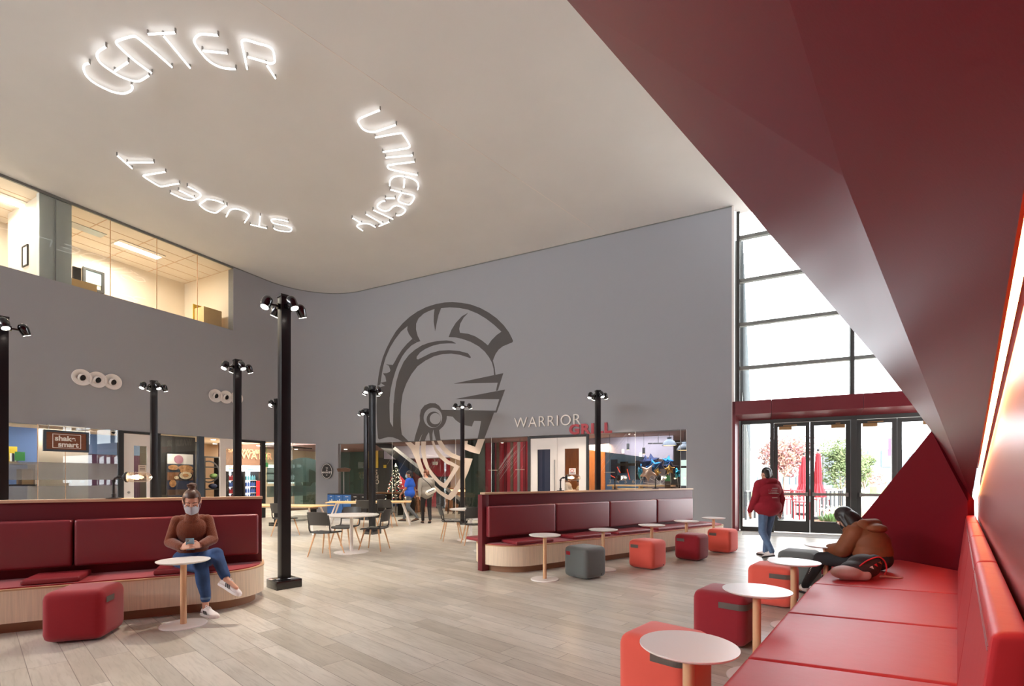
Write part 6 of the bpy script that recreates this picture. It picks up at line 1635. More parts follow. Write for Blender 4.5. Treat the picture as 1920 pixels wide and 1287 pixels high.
# bar counter and christmas tree
s0, s1 = GB(697, -.55), GB(772, -.55)
t = thing('bar_table', WB.pt((s0+s1)/2, -.75, 0), 'long brown wooden bar table right behind the grill glass near the decorated tree', 'table')
obj('table_top', MB().wbox(WB, s0, s1, -1.0, -.5, .84, .90), 'table_wood', t, bevel=.006)
for k in range(4): 
    s = s0+.15+(s1-s0-.3)*k/3; obj('leg', MB().wbox(WB, s-.03, s+.03, -.9, -.62, 0, .84), 'black_matte', t, smooth=False)
tc_ = P(742, 900, 20.4); tc_.z = 0
t = thing('christmas_tree', tc_, 'decorated christmas tree with warm fairy lights behind the grill glass', 'christmas tree')
rr = random.Random(5); fm = MB(); 
for i in range(2600):
    u = rr.random()**.7; z = 1.98-u*1.55; rad = (.03+.40*u)*(.55+.5*rr.random()); a = rr.random()*6.283
    p = tc_+V(math.cos(a)*rad, math.sin(a)*rad, z); d = V(math.cos(a), math.sin(a), -.25+rr.random()*.4).normalized()*.075; w = V(-math.sin(a), math.cos(a), rr.uniform(-.5, .5)).normalized()*.012
    fm.poly([p-w, p+w, p+d])
obj('foliage', fm, 'tree_green', t, smooth=False)
obj('trunk', MB().cyl(tc_, tc_+V(0, 0, 1.7), .03), 'bark', t)
lm = MB()
for i in range(150):
    u = rr.random()**.7; z = 1.98-u*1.5; a = rr.random()*6.283; rad = .05+.42*u; bmesh.ops.create_icosphere(lm.bm, subdivisions=1, radius=.013, matrix=Matrix.Translation(tc_+V(math.cos(a)*rad, math.sin(a)*rad, z)))
o = obj('fairy_lights', lm, 'fairy', t); o['kind'] = 'stuff'
for i in range(16):
    u = rr.random()**.7; z = 1.85-u*1.3; a = -math.pi/2+rr.uniform(-1.3, 1.3); rad = .07+.40*u; obj('bauble', MB().sphere(tc_+V(math.cos(a)*rad, math.sin(a)*rad, z), .032, 12, 8), 'trim_red', t)
obj('star', MB().cyl(tc_+V(0, 0, 1.98), tc_+V(0, 0, 2.10), .04, .004, 8), 'fairy', t)
c, s, z = hung(WB, 757, 904, -2.4)
tag(obj('red_pennant', MB().prism([WB.pt(s-.22, -2.4, z+.3), WB.pt(s-.22, -2.4, z-.35), WB.pt(s+.30, -2.4, z-.28), WB.pt(s+.18, -2.4, z-.02)], WB.n*.03), 'trim_red', smooth=False), 'red angular sign board right of the decorated tree', 'sign')
# serving counters with amber light
for a, b, py, off, lb in ((755, 776, 921, -2.0, 'serving counter with amber glow behind the man in blue'), (832, 871, 918, -3.4, 'serving counter with amber glow behind the emblem chin strap')):
    s0, s1 = GB(a, off), GB(b, off); z = WB.at(a, py, off)[1]
    t = thing('serving_counter', WB.pt((s0+s1)/2, off-.4, 0), lb, 'counter')
    obj('body', MB().wbox(WB, s0, s1, off-.8, off-.1, 0, z-.08), 'table_wood', t, smooth=False); obj('worktop', MB().wbox(WB, s0-.05, s1+.05, off-.85, off, z, z+.05), 'table_wood', t, smooth=False); obj('amber_strip', MB().wbox(WB, s0, s1, off-.12, off-.08, z-.10, z-.005), 'amber_glow', t, smooth=False)
def bar_stool(c, lb):
    t = thing('bar_stool', c, lb, 'stool', 'bar stools inside the grill')
    obj('seat', MB().lathe(c+V(0, 0, .70), (0, 0, 1), [(0, .16), (.03, .18), (.05, .16)], 20), 'oak_table', t)
    for k in range(4): a = math.pi/4+math.pi/2*k; obj('leg', MB().cyl(c+V(math.cos(a)*.2, math.sin(a)*.2, 0), c+V(math.cos(a)*.12, math.sin(a)*.12, .70), .012, n=8), 'black_matte', t)
for k, (px, off) in enumerate(((846, -2.2), (856, -2.35), (866, -2.2), (776, -1.4), (783, -1.5))):
    bar_stool(WB.pt(GB(px, off), off, 0), ('bar stool by the amber counter, beside the people walking', 'middle bar stool of the amber counter', 'bar stool by the amber counter nearest the dark column', 'bar stool seen just behind the man in blue', 'bar stool seen between the two walking men')[k])
tag(obj('exit_sign', slab(WB, 811, 872, 819, 866, -4.2, .05).cyl(hung(WB, 815, 866, -4.22)[0], V(hung(WB, 815, 866, -4.22)[0].x, hung(WB, 815, 866, -4.22)[0].y, HG+.06), .01, n=6), 'paper', smooth=False), 'white exit sign box hanging in the cream room of the grill', 'sign')
tag(obj('dark_cabinet', slab(WB, 818, 953.5, 836, 894, -5.0, .4), 'bin_black', smooth=False), 'dark cabinet in the cream room behind the emblem film', 'cabinet')
st_ = MB(); 
for a, b in (((812, 886), (825, 900)), ((812, 890), (823, 902))): st_.tube([hung(WB, *a, -4.6)[0], hung(WB, *b, -4.6)[0]], .02, 6)
a_ = hung(WB, 823, 902, -4.6)[0]; st_.cyl(V(a_.x, a_.y, 0), a_, .02, n=6); tag(obj('handrail', st_, 'black_matte'), 'thin black stair handrail in the cream room', 'handrail')
# vertical battens on the red curtain wall
for k, px in enumerate((901, 908, 925, 934, 948, 960, 973, 984)):
    s = GB(px, -2.75); m = ('room_red', 'panel_red', 'void_black', 'brown_pattern', 'panel_red', 'brown_pattern', 'steel', 'panel_red')[k]
    struct('trim_%d' % (10+k), MB().wbox(WB, s-.05, s+.05, -2.78, -2.70, 0, 2.9), m)
def pendant_disc(px, py, off, lb):
    c, s, z = hung(WB, px, py, off); t = thing('disc_pendant', c, lb, 'pendant lamp', 'flat disc pendants in the grill')
    obj('disc', MB().cyl(c, c+V(0, 0, .015), .17, n=28), 'beige_panel', t); obj('cord', MB().cyl(c+V(0, 0, .01), V(c.x, c.y, HG+.06), .006, n=6), 'black_matte', t)
for px, py, lb in ((924, 882.5, 'flat disc pendant before the red wall, right of the dark column'), (975, 881.5, 'flat disc pendant before the red wall, beside the white doors'), (1143, 886.5, 'flat disc pendant left of the dark wall screens')): pendant_disc(px, py, -1.3, lb)
t = thing('door_notice', hung(WB, 1073.5, 882, 0)[0], 'white notice with red symbol on the right grill door', 'notice')
obj('sheet', slab(WB, 1067, 890, 1079.5, 878.5, -.005, .006), 'paper', t, smooth=False)
c, s, z = hung(WB, 1072.5, 883, 0); rg = MB(); rg.holed([[WB.pt(s+.055*math.cos(2*math.pi*i/20), -.004, z+.055*math.sin(2*math.pi*i/20)) for i in range(20)], [WB.pt(s+.04*math.cos(2*math.pi*i/20), -.004, z+.04*math.sin(2*math.pi*i/20)) for i in range(20)]], WB.n*.003); obj('symbol', rg, 'trim_red', t, smooth=False)
obj('line', slab(WB, 1068.5, 888, 1078, 886.8, -.002, .004), 'stripe_black', t, smooth=False)
# two people seated beyond the door
def seated_far(px, off, hz, m, hair, lb, face):
    s = GB(px, off); b = WB.pt(s, off, 0); r_, f_, u_ = frame(WB.u*face+V(0, 0, 0)); X = lambda a, c, z: b+r_*a+f_*c+V(0, 0, z); R0 = rotm(r_, f_, V(0, 0, 1)); d = hz-1.20
    hp_, hh, hR = head_prims(X(0, .06, 1.12+d), f_+V(0, 0, -.2), (0, 0, 1))
    pr = hp_+[('c', X(0, 0, .98+d), X(0, .03, 1.08+d), .055, .05, 'neck'), ('e', X(0, 0, .55+d), (.17, .15, .12), R0, 'legs'), ('e', X(0, .0, .72+d), (.18, .14, .2), R0, 'top'), ('e', X(0, .02, .86+d), (.19, .14, .14), R0, 'top'),
      ('c', X(.18, 0, .92+d), X(.24, .1, .68+d), .065, .055, 'top'), ('c', X(-.18, 0, .92+d), X(-.24, .1, .68+d), .065, .055, 'top'), ('c', X(.24, .1, .68+d), X(.12, .34, .70+d), .052, .036, 'top'), ('c', X(-.24, .1, .68+d), X(-.12, .34, .70+d), .052, .036, 'top'),
      ('c', X(.09, .05, .52+d), X(.11, .45, .52+d), .09, .065, 'legs'), ('c', X(-.09, .05, .52+d), X(-.11, .45, .52+d), .09, .065, 'legs'), ('c', X(.11, .45, .52+d), X(.11, .42, .08+d), .06, .045, 'legs'), ('c', X(-.11, .45, .52+d), X(-.11, .42, .08+d), .06, .045, 'legs')]
    for sg in (1, -1): pr += fingers(X(sg*.12, .34, .70+d), f_, V(0, 0, 1), r_*sg, .3, 'hand', thumb_side=-1)
    W = person('person', b, lb, pr, {'top': ('jacket', m, .006), 'legs': ('trousers', 'pants_black', .004)}, voxel=.016, skin='skin_dark')
    hm_ = remeshed([('e', hh(0, -.018, .042), (.086, .096, .09), hR, 'h'), ('e', hh(0, -.05, -.01), (.07, .05, .07), hR, 'h')], .014, 3); m_ = MB(); m_.bm.from_mesh(hm_); obj('hair', m_, hair, W, ang=80)
    c = b; t = thing('bar_stool', c, 'bar stool carrying the %s' % lb.split(' seated')[0], 'stool', 'bar stools inside the grill')
    obj('seat', MB().cyl(c+V(0, 0, .38+d), c+V(0, 0, .43+d), .18), 'black_matte', t); obj('leg', MB().cyl(c+V(0, 0, 0), c+V(0, 0, .38+d), .03), 'black_matte', t); obj('foot', MB().cyl(c, c+V(0, 0, .02), .18), 'black_matte', t)
seated_far(1063, -2.0, 1.52, 'beige_panel', 'hair_dark', 'person in cream jacket seated behind the grill door, facing right', 1)
seated_far(1089, -2.4, 1.40, 'cream_food', 'hair_dark', 'person in pale patterned top seated behind the grill door, facing left', -1)
# right room: tables, screens, pendants, balloons
def bench_table(px0, px1, py, off, wd_, lb):
    s0, z = WB.at(px0, py, off); s1 = GB(px1, off); t = thing('long_table', WB.pt((s0+s1)/2, off, 0), lb, 'table', 'long wooden tables inside the grill')
    obj('table_top', MB().wbox(WB, s0, s1, off-wd_, off, z-.05, z), 'oak_table', t, smooth=False)
    for s in (s0+.2, (s0+s1)/2, s1-.2):
        obj('leg', MB().wbox(WB, s-.03, s+.03, off-wd_+.05, off-.05, 0, z-.05), 'oak_table', t, smooth=False)
bench_table(1138, 1262, 909.5, -2.2, .6, 'long wooden table farther back below the blue wall')
bench_table(1157, 1278, 916.5, -1.0, .6, 'long wooden table nearest the glass below the balloons')
for (a, b, c_, d_, m, lb) in ((1145, 1157, 862, 899, 'room_navy', 'tall navy panel on the blue wall of the grill'), (1163, 1177, 866, 888, 'phone_dark', 'dark screen mounted on the blue wall'), (1191, 1206, 864, 900, 'phone_dark', 'dark wall screen behind the balloons')):
    o = obj('wall_screen', slab(WB, a, d_, b, c_, -5.05, .08), m, smooth=False); tag(o, lb, 'screen')
tag(obj('shelf_bar', slab(WB, 1157, 874, 1192, 869, -4.95, .2), 'black_matte', smooth=False), 'black bar fixture along the blue wall between the screens', 'shelf')
ln = MB()
for a, b in (((1157, 876), (1163, 887)), ((1176, 880), (1181, 900)), ((1145, 892), (1153, 896))): ln.tube([hung(WB, *a, -4.98)[0], hung(WB, *b, -4.98)[0]], .015, 5)
tag(obj('neon_line', ln, 'stripe_red_lit'), 'thin red neon lines on the blue wall', 'light', kind='stuff')
for k, ch in enumerate('34567'):
    c = hung(WB, 1141.5+k*14.5, 906.5, -5.1)[0]; tag(obj('wall_numeral', text_mb(ch, .22, c, WB.u, V(0, 0, 1), .01), 'letter_white', smooth=False), 'small white numeral %s low on the blue wall' % ('three', 'four', 'five', 'six', 'seven')[k], 'sign')
def cyl_pendant(px, py, off, lb):
    c, s, z = hung(WB, px, py, off); t = thing('cylinder_pendant', c, lb, 'pendant lamp', 'black cylinder pendants in the grill'); obj('shade', MB().cyl(c+V(0, 0, -.10), c+V(0, 0, .10), .045), 'black_matte', t); obj('lamp', MB().cyl(c+V(0, 0, -.112), c+V(0, 0, -.10), .035), 'amber_glow', t); obj('cord', MB().cyl(c+V(0, 0, .1), V(c.x, c.y, HG+.06), .005, n=6), 'black_matte', t)
cyl_pendant(1177.5, 838, -1.4, 'black cylinder pendant nearer the lamp post by the red lettering'); cyl_pendant(1207, 845.5, -1.5, 'black cylinder pendant right above the star balloons')
def dome_pendant(px, py, off, r, lb):
    c, s, z = hung(WB, px, py, off); t = thing('dome_pendant', c, lb, 'pendant lamp', 'grey dome pendants in the grill')
    obj('shade', MB().lathe(c, (0, 0, 1), [(0, r), (.05, r*.97), (.14, r*.72), (.19, r*.36), (.26, r*.30)], 32, caps=False), 'slate_frame', t); obj('inner_glow', MB().cyl(c+V(0, 0, .01), c+V(0, 0, .02), r*.93, n=32), 'amber_glow', t); obj('cord', MB().cyl(c+V(0, 0, .25), V(c.x, c.y, HG+.06), .008, n=6), 'black_matte', t)
dome_pendant(1255, 836, -1.6, .22, 'grey dome pendant with glowing rim over the balloons'); dome_pendant(1284, 845, -1.3, .24, 'grey dome pendant with glowing rim at the wall end of the grill glass')
tk = MB(); a = hung(WB, 1215, 832, -1.9)[0]; b = hung(WB, 1280, 831, -1.9)[0]; tk.tube([a, b], .025, 6); tk.cyl(a.lerp(b, .3), V(a.lerp(b, .3).x, a.lerp(b, .3).y, HG+.06), .01, n=6); tag(obj('light_track', tk, 'black_matte'), 'black light track beside the dome pendants', 'light track')
for k, (px, py) in enumerate(((1168, 846.5), (1201, 853), (1260, 842))): tag(obj('wall_plate', slab(WB, px-2.5, py+4, px+2.5, py-4, -2.35 if k < 2 else -5.0, .02), 'paper', smooth=False), 'small pale square plate %s' % ('on the violet slope, left one', 'on the violet slope, right one', 'on the dark wall behind the dome pendant')[k], 'wall plate')
g = sgroup('window_9', WB.pt(GB(1281, -4.8), -4.8, .8)); obj('pane', slab(WB, 1276, 911, 1289, 863, -4.9, .03), 'window_glow', g, smooth=False); obj('rail', slab(WB, 1275, 878, 1290, 874, -4.85, .04), 'dark_frame', g, smooth=False)
struct('wall_grill_violet_end', slab(WB, 1250, 990, 1275, 805, -4.9, .1), 'room_dark')
# star balloons
def star(c, r, m, tilt, lb, spin=0.0):
    mb = MB(); n = WB.n.copy(); ux = WB.u*math.cos(tilt)+n*math.sin(tilt); nn_ = ux.cross(V(0, 0, 1)).normalized(); t = thing('star_balloon', c, lb, 'balloon', 'foil star balloons in the grill')
    ring = []; 
    for i in range(10): a = math.pi/2+spin+2*math.pi*i/10; q = r*(1 if i % 2 == 0 else .52); ring.append(c+ux*q*math.cos(a)+V(0, 0, q*math.sin(a)))
    vr = [mb.bm.verts.new(p) for p in ring]
    for sg in (1, -1):
        ctr = mb.bm.verts.new(c+nn_*sg*r*.36); md = [mb.bm.verts.new(c+(p-c)*.55+nn_*sg*r*.27) for p in ring]
        for i in range(10):
            j = (i+1) % 10; mb.bm.faces.new((vr[i], vr[j], md[j], md[i])); mb.bm.faces.new((md[i], md[j], ctr))
    obj('foil', mb, m, t, ang=75)
    obj('ribbon', MB().tube([c-V(0, 0, r*.5), c+V(.03, 0, -.45), V(WT.x, WT.y, WT.z)], .004, 5), 'letter_white', t)
WT = hung(WB, 1240, 909, -1.2)[0]
for k, (px, py, r, m, tl, off, lb) in enumerate(((1210, 868, .26, 'foil_navy', .2, -1.7, 'navy foil star balloon, topmost left of the bunch'), (1222, 866, .28, 'foil_navy', -.1, -1.85, 'navy foil star balloon with the highest tip'), (1226, 876, .27, 'foil_blue', .1, -1.3, 'big blue foil star balloon in the middle of the bunch'),
      (1236, 874, .22, 'foil_navy', .5, -1.8, 'navy foil star balloon right of the big blue one'), (1200, 886, .22, 'foil_teal', 1.0, -1.4, 'teal foil star balloon at the left end of the bunch'), (1214, 887, .27, 'foil_rose', 0, -1.1, 'rose gold star balloon at the front of the bunch'),
      (1232, 886, .18, 'foil_gold', .6, -1.2, 'gold foil star balloon beside the rose gold one'), (1252, 866, .22, 'foil_blue', .3, -1.6, 'blue foil star balloon at the upper right of the bunch'), (1257, 878, .26, 'foil_navy', -.3, -1.3, 'dark foil star balloon with gold glints at the right'),
      (1256, 881, .17, 'foil_gold', 0, -1.0, 'small gold foil star balloon at the right'), (1270, 888, .20, 'foil_teal', .8, -1.5, 'teal foil star balloon at the lower right end'), (1205, 880, .20, 'foil_blue', .3, -1.9, 'small blue foil star balloon behind the rose gold one'))):
    star(hung(WB, px, py, off)[0], r, m, tl, lb, .15*k)
t = thing('table_terminal', hung(WB, 1251, 917, -1.1)[0], 'brown and green printed box standing on the nearest grill table', 'box')
obj('body', slab(WB, 1246.5, 916.5, 1256, 902, -1.1, .12), 'brown_pattern', t, smooth=False); obj('face', slab(WB, 1246.5, 903, 1256, 892, -1.1, .12), 'green_sign', t, smooth=False)
# --- office things
def cab(px0, px1, py0, py1, off, dp, lb, rot=0):
    s0, z1 = WA.at(px0, py0, off); s1 = WA.s(px1, off); return tag(obj('cabinet', MB().wbox(WA, s0, s1, off-dp, off, SILL-.5, z1), 'oak_table', bevel=.01), lb, 'cabinet')
cab(134, 182, 521, 0, -.45, .9, 'light wood cabinet in the upstairs office beside the frosted partition'); cab(382, 416, 574, 0, -.35, .55, 'light wood cabinet in the right corner of the upstairs office')
s0, z = WA.at(384, 574, -.35)
tag(obj('framed_picture', MB().wbox(WA, WA.s(362, -.9), WA.s(398, -.9), -.92, -.89, WA.at(362, 600, -.9)[1], WA.at(362, 570, -.9)[1]), 'yellow', smooth=False), 'yellowish framed picture behind the corner cabinet upstairs', 'picture')
t = thing('office_monitor', hung(WA, 160, 521, -.7)[0], 'dark monitor standing on the light wood cabinet upstairs', 'monitor')
sm0, zm0 = WA.at(137, 519, -.7); obj('bezel', MB().wbox(WA, sm0, WA.s(152, -.7), -.76, -.70, zm0-.12, zm0+.30), 'bin_black', t, smooth=False); obj('stand', MB().wbox(WA, sm0+.1, sm0+.25, -.80, -.68, zm0-.2, zm0-.1), 'bin_black', t, smooth=False)
g = sgroup('window_10', hung(WA, 173, 515, -2.9)[0]); obj('pane', slab(WA, 158, 527, 192, 508, -2.92, .02), 'window_glow', g, smooth=False)
s0, z0 = WA.at(155, 540, -2.9); s1, z1 = WA.s(195, -2.9), WA.at(155, 500, -2.9)[1]; obj('frame', rectframe(WA, s0, s1, z0, z1, -2.93, -2.86, .07), 'bin_black', g, smooth=False)
t = thing('framed_notice', hung(WA, 58.5, 481, -1.2)[0], 'small framed notice on the bright upstairs wall', 'picture')
WJ = Wall(*WA.pt(WA.s(73.5, -.22)-.003, -.9, 0).xy, WA.n.x, WA.n.y, -WA.u.x, -WA.u.y)
zz = E+(CY-481)/F*WA.pt(WA.s(60, -.9), -.9, 0).y
obj('frame', rectframe(WJ, -.3, .05, zz-.28, zz+.28, 0, .03, .03), 'bin_black', t, smooth=False); obj('sheet', MB().wbox(WJ, -.27, .02, 0, .012, zz-.25, zz+.25), 'paper', t, smooth=False)
v = MB(); c = PZ(160, 430, HC-.065); s = (c-WA.o).dot(WA.u); off = (c-WA.o).dot(WA.n); tag(obj('ceiling_vent', MB().wbox(WA, s-.45, s+.45, off-.2, off+.2, HC-.075, HC-.066), 'steel', smooth=False), 'grey ceiling vent in the upstairs office', 'vent')

# ================================================================ OUTSIDE
gm = MB(); gm.poly([(5.95, 13.85, -.02), (30, 2, -.02), (90, 60, -.02), (20, 110, -.02), (-8, 60, -.02), (5.0, 15.0, -.02)]); struct('ground', gm, 'plaza', origin=(0, 0, 0))
FC = Wall(*WC.pt(WC.s(1385.5)+.05, -.6, 0).xy, .4462, .8949, 1, -.5)
bl = thing('campus_building', FC.pt(10, 0, 0), 'pale concrete building wing with tall dark window slots left of the doors', 'building')
fcm = MB().wbox(FC, 0, 34, -1.2, 0, 3.9, 8.4)
obj('wall', fcm, 'facade', bl, smooth=False)
for k in range(8): obj('pier', MB().wbox(FC, k*4.2, k*4.2+.9, -1.2, 0.02, 0, 3.95), 'facade', bl, smooth=False)
for k in range(8):
    f_w = obj('window', MB().wbox(FC, k*4.2+.9, k*4.2+4.2, -1.1, -.25, 0, 3.9), 'louver', bl, smooth=False)
rb = MB()
for k in range(40): rb.wbox(FC, k*.85, k*.85+.12, 0, .05, 3.95, 8.35)
obj('cladding_ribs', rb, 'facade_ribs', bl, smooth=False)
def far_building(px0, px1, pyt, Y, m, lb, wins, z0=0, depth=8):
    a, b = P(px0, pyt, Y), P(px1, pyt, Y); t = thing('far_building', V((a.x+b.x)/2, Y, 0), lb, 'building')
    obj('wall', MB().box(((a.x+b.x)/2, Y+depth/2, a.z/2), (b.x-a.x, depth, a.z)), m, t, smooth=False)
    for (x0, y0, x1, y1, wm) in wins:
        p, q = P(x0, y0, Y), P(x1, y1, Y); obj('window', MB().box(((p.x+q.x)/2, Y-.05, (p.z+q.z)/2), (abs(q.x-p.x), .12, abs(p.z-q.z))), wm, t, smooth=False)
    return t
far_building(1418, 1560, 893, 62, 'far_glass', 'low glazed pavilion with lettering behind the pink tree', [(1420+12*k, 895, 1430+12*k, 909, 'far_grey') for k in range(11)])
tb = thing('pavilion_lettering', P(1480, 896, 61.8), 'small dark word STUDENT on the far pavilion', 'sign')
obj('lettering', text_mb('STUDENT', 1.0, P(1470, 897, 61.97), V(1, 0, 0), V(0, 0, 1), .05), 'dark_frame', tb, smooth=False)
far_building(1395, 1450, 842, 75, 'far_white', 'tall pale building far behind the pink tree', [])
far_building(1612, 1700, 843, 70, 'far_grey', 'grey modern building with big windows beyond the third door', [(1627, 846, 1645, 880, 'far_glass'), (1652, 846, 1672, 876, 'far_glass'), (1616, 884, 1672, 904, 'far_glass')])
far_building(1700, 1900, 850, 72, 'far_grey', 'long grey building far beyond the right doors', [(1705+20*k, 858, 1720+20*k, 880, 'far_glass') for k in range(8)])
def tree(px, Y, z0, z1, rad, n, m, lb, trunk=.12, blobs=9, seed=1, leaf=.16):
    rr = random.Random(seed); c = P(px, CY, Y); c.z = 0; t = thing('tree', c, lb, 'tree')
    fm = MB(); bl_ = [(c+V(rr.uniform(-1, 1)*rad*.6, rr.uniform(-1, 1)*rad*.6, z0+(z1-z0)*rr.uniform(.15, .88)), rad*rr.uniform(.35, .6)) for _ in range(blobs)]+[(c+V(0, 0, (z0+z1)/2), rad*.8)]
    for i in range(n):
        b, r = bl_[rr.randrange(len(bl_))]; v_ = V(rr.gauss(0, 1), rr.gauss(0, 1), rr.gauss(0, 1)).normalized(); p = b+v_*r*rr.uniform(.6, 1.05)
        if p.z < z0*.9 or p.z > z1*1.03: continue
        d = V(rr.uniform(-1, 1), rr.uniform(-1, 1), rr.uniform(-1, 1)).normalized()*leaf; w = d.orthogonal().normalized()*leaf*.45
        fm.poly([p-d, p+w, p+d, p-w])
    obj('foliage', fm, m, t, smooth=False)
    tk = MB().tube([c, c+V(.05, 0, z0), c+V(0, 0, (z0+z1)/2)], [trunk, trunk*.7, trunk*.3], 8); obj('trunk', tk, 'bark', t)
    for k in range(4): a = k*1.6; obj('branch', MB().cyl(c+V(.03, 0, z0*.9), c+V(math.cos(a)*rad*.6, math.sin(a)*rad*.6, z0+(z1-z0)*.5), trunk*.4, trunk*.15, 7), 'bark', t)
tree(1470, 33, 1.75, 4.3, 1.9, 3800, 'leaf_pink', 'pink blossoming tree behind the first exit door', .12, 12, 2, .13)
tree(1575, 22, .75, 3.2, .95, 4200, 'leaf_green', 'big green bushy tree behind the second exit door', .07, 14, 4, .075)
tree(1619, 23, 1.0, 2.75, .55, 1600, 'leaf_green', 'green foliage beside the third exit door', .05, 6, 5, .08)
tree(1634, 44, .9, 2.3, 1.7, 1100, 'leaf_pink', 'low pink tree before the far grey building', .08, 6, 6, .12)
# umbrellas, closed
def umbrella(px, Y, zt_, lb, r=.2):
    c = P(px, CY, Y); c.z = 0; t = thing('closed_umbrella', c, lb, 'umbrella', 'closed red patio umbrellas')
    mb = MB(); rings = []
    for z, q in ((zt_, .02), (zt_-.05, .07), (zt_-.5, .10), (zt_-.95, .11), (zt_-1.1, .10), (zt_-1.25, .15), (zt_-1.5, .23), (zt_-1.6, .21)):
        rings.append([mb.bm.verts.new(c+V(math.cos(2*math.pi*i/24)*q*(1+.18*(i % 2)), math.sin(2*math.pi*i/24)*q*(1+.18*(i % 2)), z)) for i in range(24)])
    mb.loft(rings); obj('canopy', mb, 'umbrella_red', t, ang=20); obj('pole', MB().cyl(c, c+V(0, 0, zt_+.08), .025), 'rail_steel', t); obj('finial', MB().sphere(c+V(0, 0, zt_+.1), .05, 10, 7), 'rail_black', t); obj('base', MB().cyl(c, c+V(0, 0, .08), .3), 'rail_black', t)
umbrella(1534, 17.5, 2.38, 'closed red umbrella at the edge of the second exit door'); umbrella(1507.5, 19.5, 2.35, 'closed red umbrella right behind the post between two exit doors'); umbrella(1501.5, 26, 2.2, 'farthest and smallest closed red umbrella'); umbrella(1452.5, 17.5, 2.3, 'closed red umbrella mostly behind the first door post')
# patio furniture
def cafe_table(px, Y, lb, z=1.0):
    c = P(px, CY, Y); c.z = 0; t = thing('patio_table', c, lb, 'table', 'patio tables outside the doors'); obj('table_top', MB().box((c.x, c.y, z), (.7, .7, .03)), 'furn_red', t, smooth=False)
    for a in (-1, 1):
        for b in (-1, 1): obj('leg', MB().box((c.x+a*.31, c.y+b*.31, z/2), (.035, .035, z)), 'rail_black', t, smooth=False)
def cafe_chair(px, Y, lb, rz=0):
    c = P(px, CY, Y); c.z = 0; t = thing('patio_chair', c, lb, 'chair', 'red perforated patio chairs'); obj('seat', MB().box((c.x, c.y, .62), (.4, .4, .03)), 'furn_red', t, smooth=False)
    q = MB(); 
    for i in range(5): 
        for j in range(4): q.box((c.x-.17+i*.085, c.y+.2, .72+j*.085), (.05, .02, .05))
    for j in range(5): q.box((c.x, c.y+.2, .68+j*.085), (.4, .022, .018))
    q.box((c.x-.2, c.y+.2, .85), (.03, .03, .4)); q.box((c.x+.2, c.y+.2, .85), (.03, .03, .4)); obj('backrest', q, 'furn_red', t, smooth=False)
    for a in (-1, 1):
        for b in (-1, 1): obj('leg', MB().box((c.x+a*.18, c.y+b*.18, .31), (.03, .03, .62)), 'furn_red', t, smooth=False)
cafe_table(1492, 18.2, 'patio high table seen through the first exit door'); cafe_chair(1503, 17.2, 'red patio chair seen right in front of the post between exit doors'); cafe_chair(1479, 19.6, 'red patio chair seen beside the walking person'); cafe_chair(1540, 19.0, 'red patio chair seen through the second exit door')
cafe_table(1553, 20.5, 'patio high table seen behind the planting of the second exit door')
# railings
def railing(p0, p1, n, lb, z=1.0):
    t = thing('railing', (p0+p1)/2, lb, 'railing'); obj('top_rail', MB().tube([p0+V(0, 0, z), p1+V(0, 0, z)], .025, 8), 'rail_steel', t)
    for i in range(n):
        p = p0.lerp(p1, i/(n-1)); obj('picket', MB().box((p.x, p.y, z/2), (.07, .025, z)), 'rail_black', t, smooth=False)
railing(V(P(1541, CY, 18.3).x, 18.3, 0), V(P(1594, CY, 20).x, 20, 0), 8, 'black picket railing behind the second exit door')
for o_ in (): pass
railing(V(P(1398, CY, 17).x, 17, 0), V(P(1415, CY, 17.8).x, 17.8, 0), 3, 'short black railing beside the pale building wing')
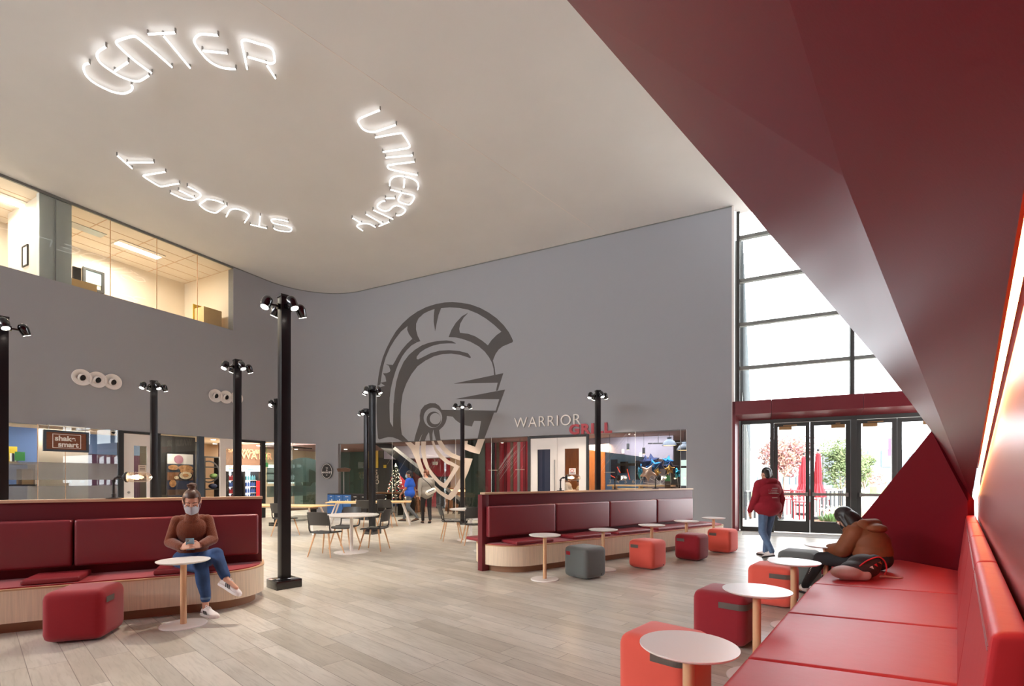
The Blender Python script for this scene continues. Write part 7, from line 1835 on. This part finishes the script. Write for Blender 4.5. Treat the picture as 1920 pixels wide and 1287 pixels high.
# planting
c = P(1566, CY, 16.2); c.z = 0
t = thing('flower_bed', c, 'white flowering clump with green leaves outside the second exit door', 'plant'); rr = random.Random(9)
mb = MB()
for i in range(260):
    a = rr.random()*6.283; q = rr.random()**.5*.45; p = c+V(math.cos(a)*q, math.sin(a)*q, .03); l = rr.uniform(.15, .38); d = V(math.cos(a)*.5, math.sin(a)*.5, 1).normalized()*l; w = V(-math.sin(a), math.cos(a), 0)*.022; mb.poly([p-w, p+w, p+d])
obj('leaves', mb, 'leaf_dark', t, smooth=False)
mb = MB()
for i in range(120):
    a = rr.random()*6.283; q = rr.random()**.5*.42; bmesh.ops.create_icosphere(mb.bm, subdivisions=1, radius=.028, matrix=Matrix.Translation(c+V(math.cos(a)*q, math.sin(a)*q, rr.uniform(.28, .55))))
o = obj('blossoms', mb, 'bloom_white', t); o['kind'] = 'stuff'
obj('mulch', MB().cyl(c+V(0, 0, -.02), c+V(0, 0, .03), .65), 'mulch', t)
c = P(1618, CY, 17.5); c.z = 0; t = thing('tan_grass', c, 'tuft of tan ornamental grass outside the third exit door', 'plant'); mb = MB()
for i in range(300):
    a = rr.random()*6.283; l = rr.uniform(.3, .6); p = c+V(math.cos(a)*.08, math.sin(a)*.08, 0); d = V(math.cos(a)*.6*rr.random(), math.sin(a)*.6*rr.random(), 1).normalized()*l; w = V(-math.sin(a), math.cos(a), 0)*.008; mb.poly([p-w, p+w, p+d])
obj('blades', mb, 'grass_tan', t, smooth=False)
lw = MB(); lw.box((P(1540, CY, 48).x, 46, 0), (26, 12, .03)); o = obj('lawn', lw, 'lawn', smooth=False); tag(o, 'strip of pale green lawn beyond the patio', 'grass', kind='stuff')
c = P(1652, 905, 40); hg_ = MB().box((c.x, 40, .43), (1.4, .9, .9)); tag(obj('hedge', hg_, 'leaf_dark', bevel=.15, seg=3), 'clipped dark green hedge block before the far grey building', 'hedge')
c = P(1672, 898, 30); c.z = 0; t = thing('flag_pole', c, 'thin flagpole with a narrow pink banner', 'flagpole'); obj('pole', MB().cyl(c, c+V(0, 0, 4.6), .03), 'rail_steel', t); obj('banner', MB().box((c.x-.12, 30, 3.4), (.22, .02, 1.1)), 'flag_pink', t, smooth=False)
c = P(1543, 898, 36); c.z = 0; t = thing('street_lamp', c, 'distant lamp post with several small black heads behind the green tree', 'street lamp'); obj('pole', MB().cyl(c, c+V(0, 0, 3.3), .05), 'rail_black', t)
for k in range(3): obj('lamp_head', MB().box((c.x-.4+.4*k, 36, 3.35), (.28, .2, .08)), 'rail_black', t, smooth=False)
